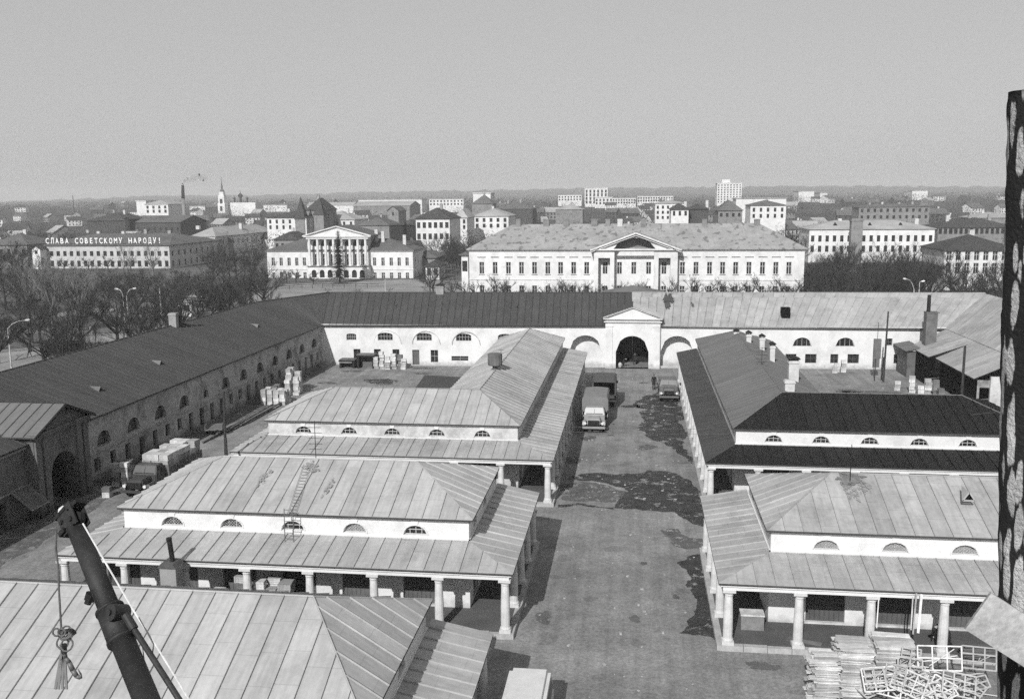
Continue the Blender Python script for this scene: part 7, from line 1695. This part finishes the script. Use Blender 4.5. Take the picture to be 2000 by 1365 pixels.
g = at(565, 540, 252); 
# distant tree crowns: too many to tell apart
rd = random.Random(77); mb = MB()
def crown_clump(x, y, h, w, n, z0=0.0):
    for k in range(n):
        a = rd.uniform(0, 6.283); u_ = rd.uniform(-1, 1); rr_ = rd.random() ** .5; c = V((x + math.cos(a) * w * rr_ * math.sqrt(1 - u_ * u_ * .6), y + math.sin(a) * w * rr_, z0 + h * .55 + u_ * h * .45)); s_ = rd.uniform(.35, .95) * w * .3
        d1 = V((rd.uniform(-1, 1), rd.uniform(-1, 1), rd.uniform(-.3, 1))).normalized() * s_; d2 = V((rd.uniform(-1, 1), rd.uniform(-1, 1), rd.uniform(-1, 1))).normalized() * s_ * .45
        mb.poly([c, c + d1, c + d2])
for k in range(6800):
    y = 380 + 1700 * rd.random() ** 1.25; px = rd.uniform(-250, 2150); g = at(px, 420, y); h = rd.uniform(6.5, 12) * (1 if y > 600 else .85)
    if 300 < y < 400 and 1560 < px < 1850: continue
    crown_clump(g.x, y, h, rd.uniform(2.5, 5.0) * (1 if y < 900 else 1.5), 24 if y > 1000 else (40 if y > 600 else 60), terrain(px, y) - .5)
tag(mb.build("distant_trees", m_distree), "mass of distant bare trees between the roofs of the town", None, None, 'stuff')

# ================================================================ street lamps, kiosks
def lamp(label, x, y, h, arms, r0=.12, m=m_pole):
    t = thing("street_lamp", label, "street lamp", (x, y, 0)); mb = MB(); mb.tube((x, y, 0), (x, y, h), r0, r0 * .6, 9); mb.build("post", m, t)
    for (dx, dz, L) in arms:
        pts = [V((x, y, h)), V((x + dx * .25, y, h + dz * .55)), V((x + dx * .6, y, h + dz * .9)), V((x + dx, y, h + dz))]; mb = MB(); mb.path(pts, .05, 6); mb.build("arm", m, t)
        mb = MB(); s1 = 1 if dx > 0 else -1; mb.tube(pts[-1], pts[-1] + V((s1 * L, 0, L * .12)), .10, .17, 9); mb.tube(pts[-1] + V((s1 * L, 0, L * .12)), pts[-1] + V((s1 * L * 1.4, 0, L * .12)), .17, .08, 9); mb.build("lamp_head", m_chrome, t)
g = gz(246, 657); lamp("left post of the close pair of curved street lamps behind the left wing", g.x, g.y, at(240, 578, g.y).z, [(-.7, 1.1, .5)])
g = gz(253, 654); lamp("right post of the close pair of curved street lamps behind the left wing", g.x, g.y, at(249, 578, g.y).z, [(1.1, 1.2, .5)])
g = gz(24, 735); lamp("street lamp with one long arm at the left edge", g.x, g.y, at(19, 642, g.y).z, [(2.6, 1.1, .4)])
g = gz(317, 640); lamp("plain tapering concrete post behind the left wing's chimney", g.x, g.y, at(314, 563, g.y).z, [], .17)
g = at(1785, 570, 165); lamp("curved street lamp over the pale back roof", g.x, 165, at(1786, 566, 165).z, [(-1.3, 1.8, .4)])
g = at(1795, 570, 166); lamp("street lamp with bright head beside the curved one", g.x, 166, at(1795, 552, 166).z, [(.3, .2, .4)])
g = at(163, 640, 150); 
for i, (px, py, w, h, m, lab) in enumerate(((287, 600, 3.6, 2.4, m_cg, "grey kiosk with pale roof edge between the lamps and the plain post"), (357, 617, 1.5, 3.0, m_cw, "narrow white booth left of the wider white kiosk"), (366, 618, 2.0, 2.8, m_cw, "wider white kiosk in the park behind the left wing's ridge"), (392, 610, 2.2, 2.4, m_cg, "small grey kiosk right of the white ones"), (381, 600, 3.5, 2.2, m_cg, "low grey kiosk farther back behind the white ones"))):
    g = gz(px, py); t = thing("kiosk", lab, "kiosk", (g.x, g.y, 0)); mb = MB(); wall(mb, (g.x - w / 2, g.y), (g.x + w / 2, g.y), 0, h, [(w * .5, w * .6, 1.0, h - .6, 0)], .15); wall(mb, (g.x + w / 2, g.y), (g.x + w / 2, g.y + 2), 0, h, []); wall(mb, (g.x - w / 2, g.y + 2), (g.x - w / 2, g.y), 0, h, []); wall(mb, (g.x + w / 2, g.y + 2), (g.x - w / 2, g.y + 2), 0, h, []); mb.build("wall", m, t)
    mb = MB(); mb.box(g.x - w / 2 - .25, g.y - .35, h, g.x + w / 2 + .25, g.y + 2.2, h + .18); mb.build("roof", m_crl, t); mb = MB(); mb.box(g.x - w * .3, g.y + .1, 1.0, g.x + w * .3, g.y + .16, h - .6); mb.build("window", m_cwin, t)
# railing along the square
t = thing("railing", "low dark railing curving along the square before the mansion", "railing", tuple(gz(650, 562)))
pr_ = [gz(a, b) for a, b in ((500, 576), (540, 568), (590, 564), (650, 562), (740, 562))]
for a, b in zip(pr_[:-1], pr_[1:]):
    n = max(2, int((b - a).length / 2.5)); mb = MB(); mb.bar(a + V((0, 0, 1.0)), b + V((0, 0, 1.0)), .12); mb.bar(a + V((0, 0, .5)), b + V((0, 0, .5)), .08)
    for k in range(n): q = a.lerp(b, k / n); mb.bar(q, q + V((0, 0, 1.0)), .1)
    mb.build("rail_section", m_black, t)
g = at(753, 575, 215); lamp("thin white post on the square before the mansion's right wing", g.x, 215, at(753, 545, 215).z, [], .12, m_pole)

# ================================================================ haze of the river plain
HAZE_ON = True
if HAZE_ON:
    mh = bpy.data.materials.new("haze"); mh.use_nodes = True; n_ = mh.node_tree.nodes; n_.remove(n_["Principled BSDF"]); pv = n_.new("ShaderNodeVolumePrincipled"); pv.inputs["Color"].default_value = (.95, .95, .95, 1); pv.inputs["Density"].default_value = 2.6e-4; pv.inputs["Anisotropy"].default_value = 0.0
    mh.node_tree.links.new(pv.outputs[0], n_["Material Output"].inputs["Volume"])
    mb = MB(); mb.box(-6500, -400, -4, 6500, 5000, 95); tag(mb.build("haze", mh), "thin pale haze over the town", None, None, 'stuff')
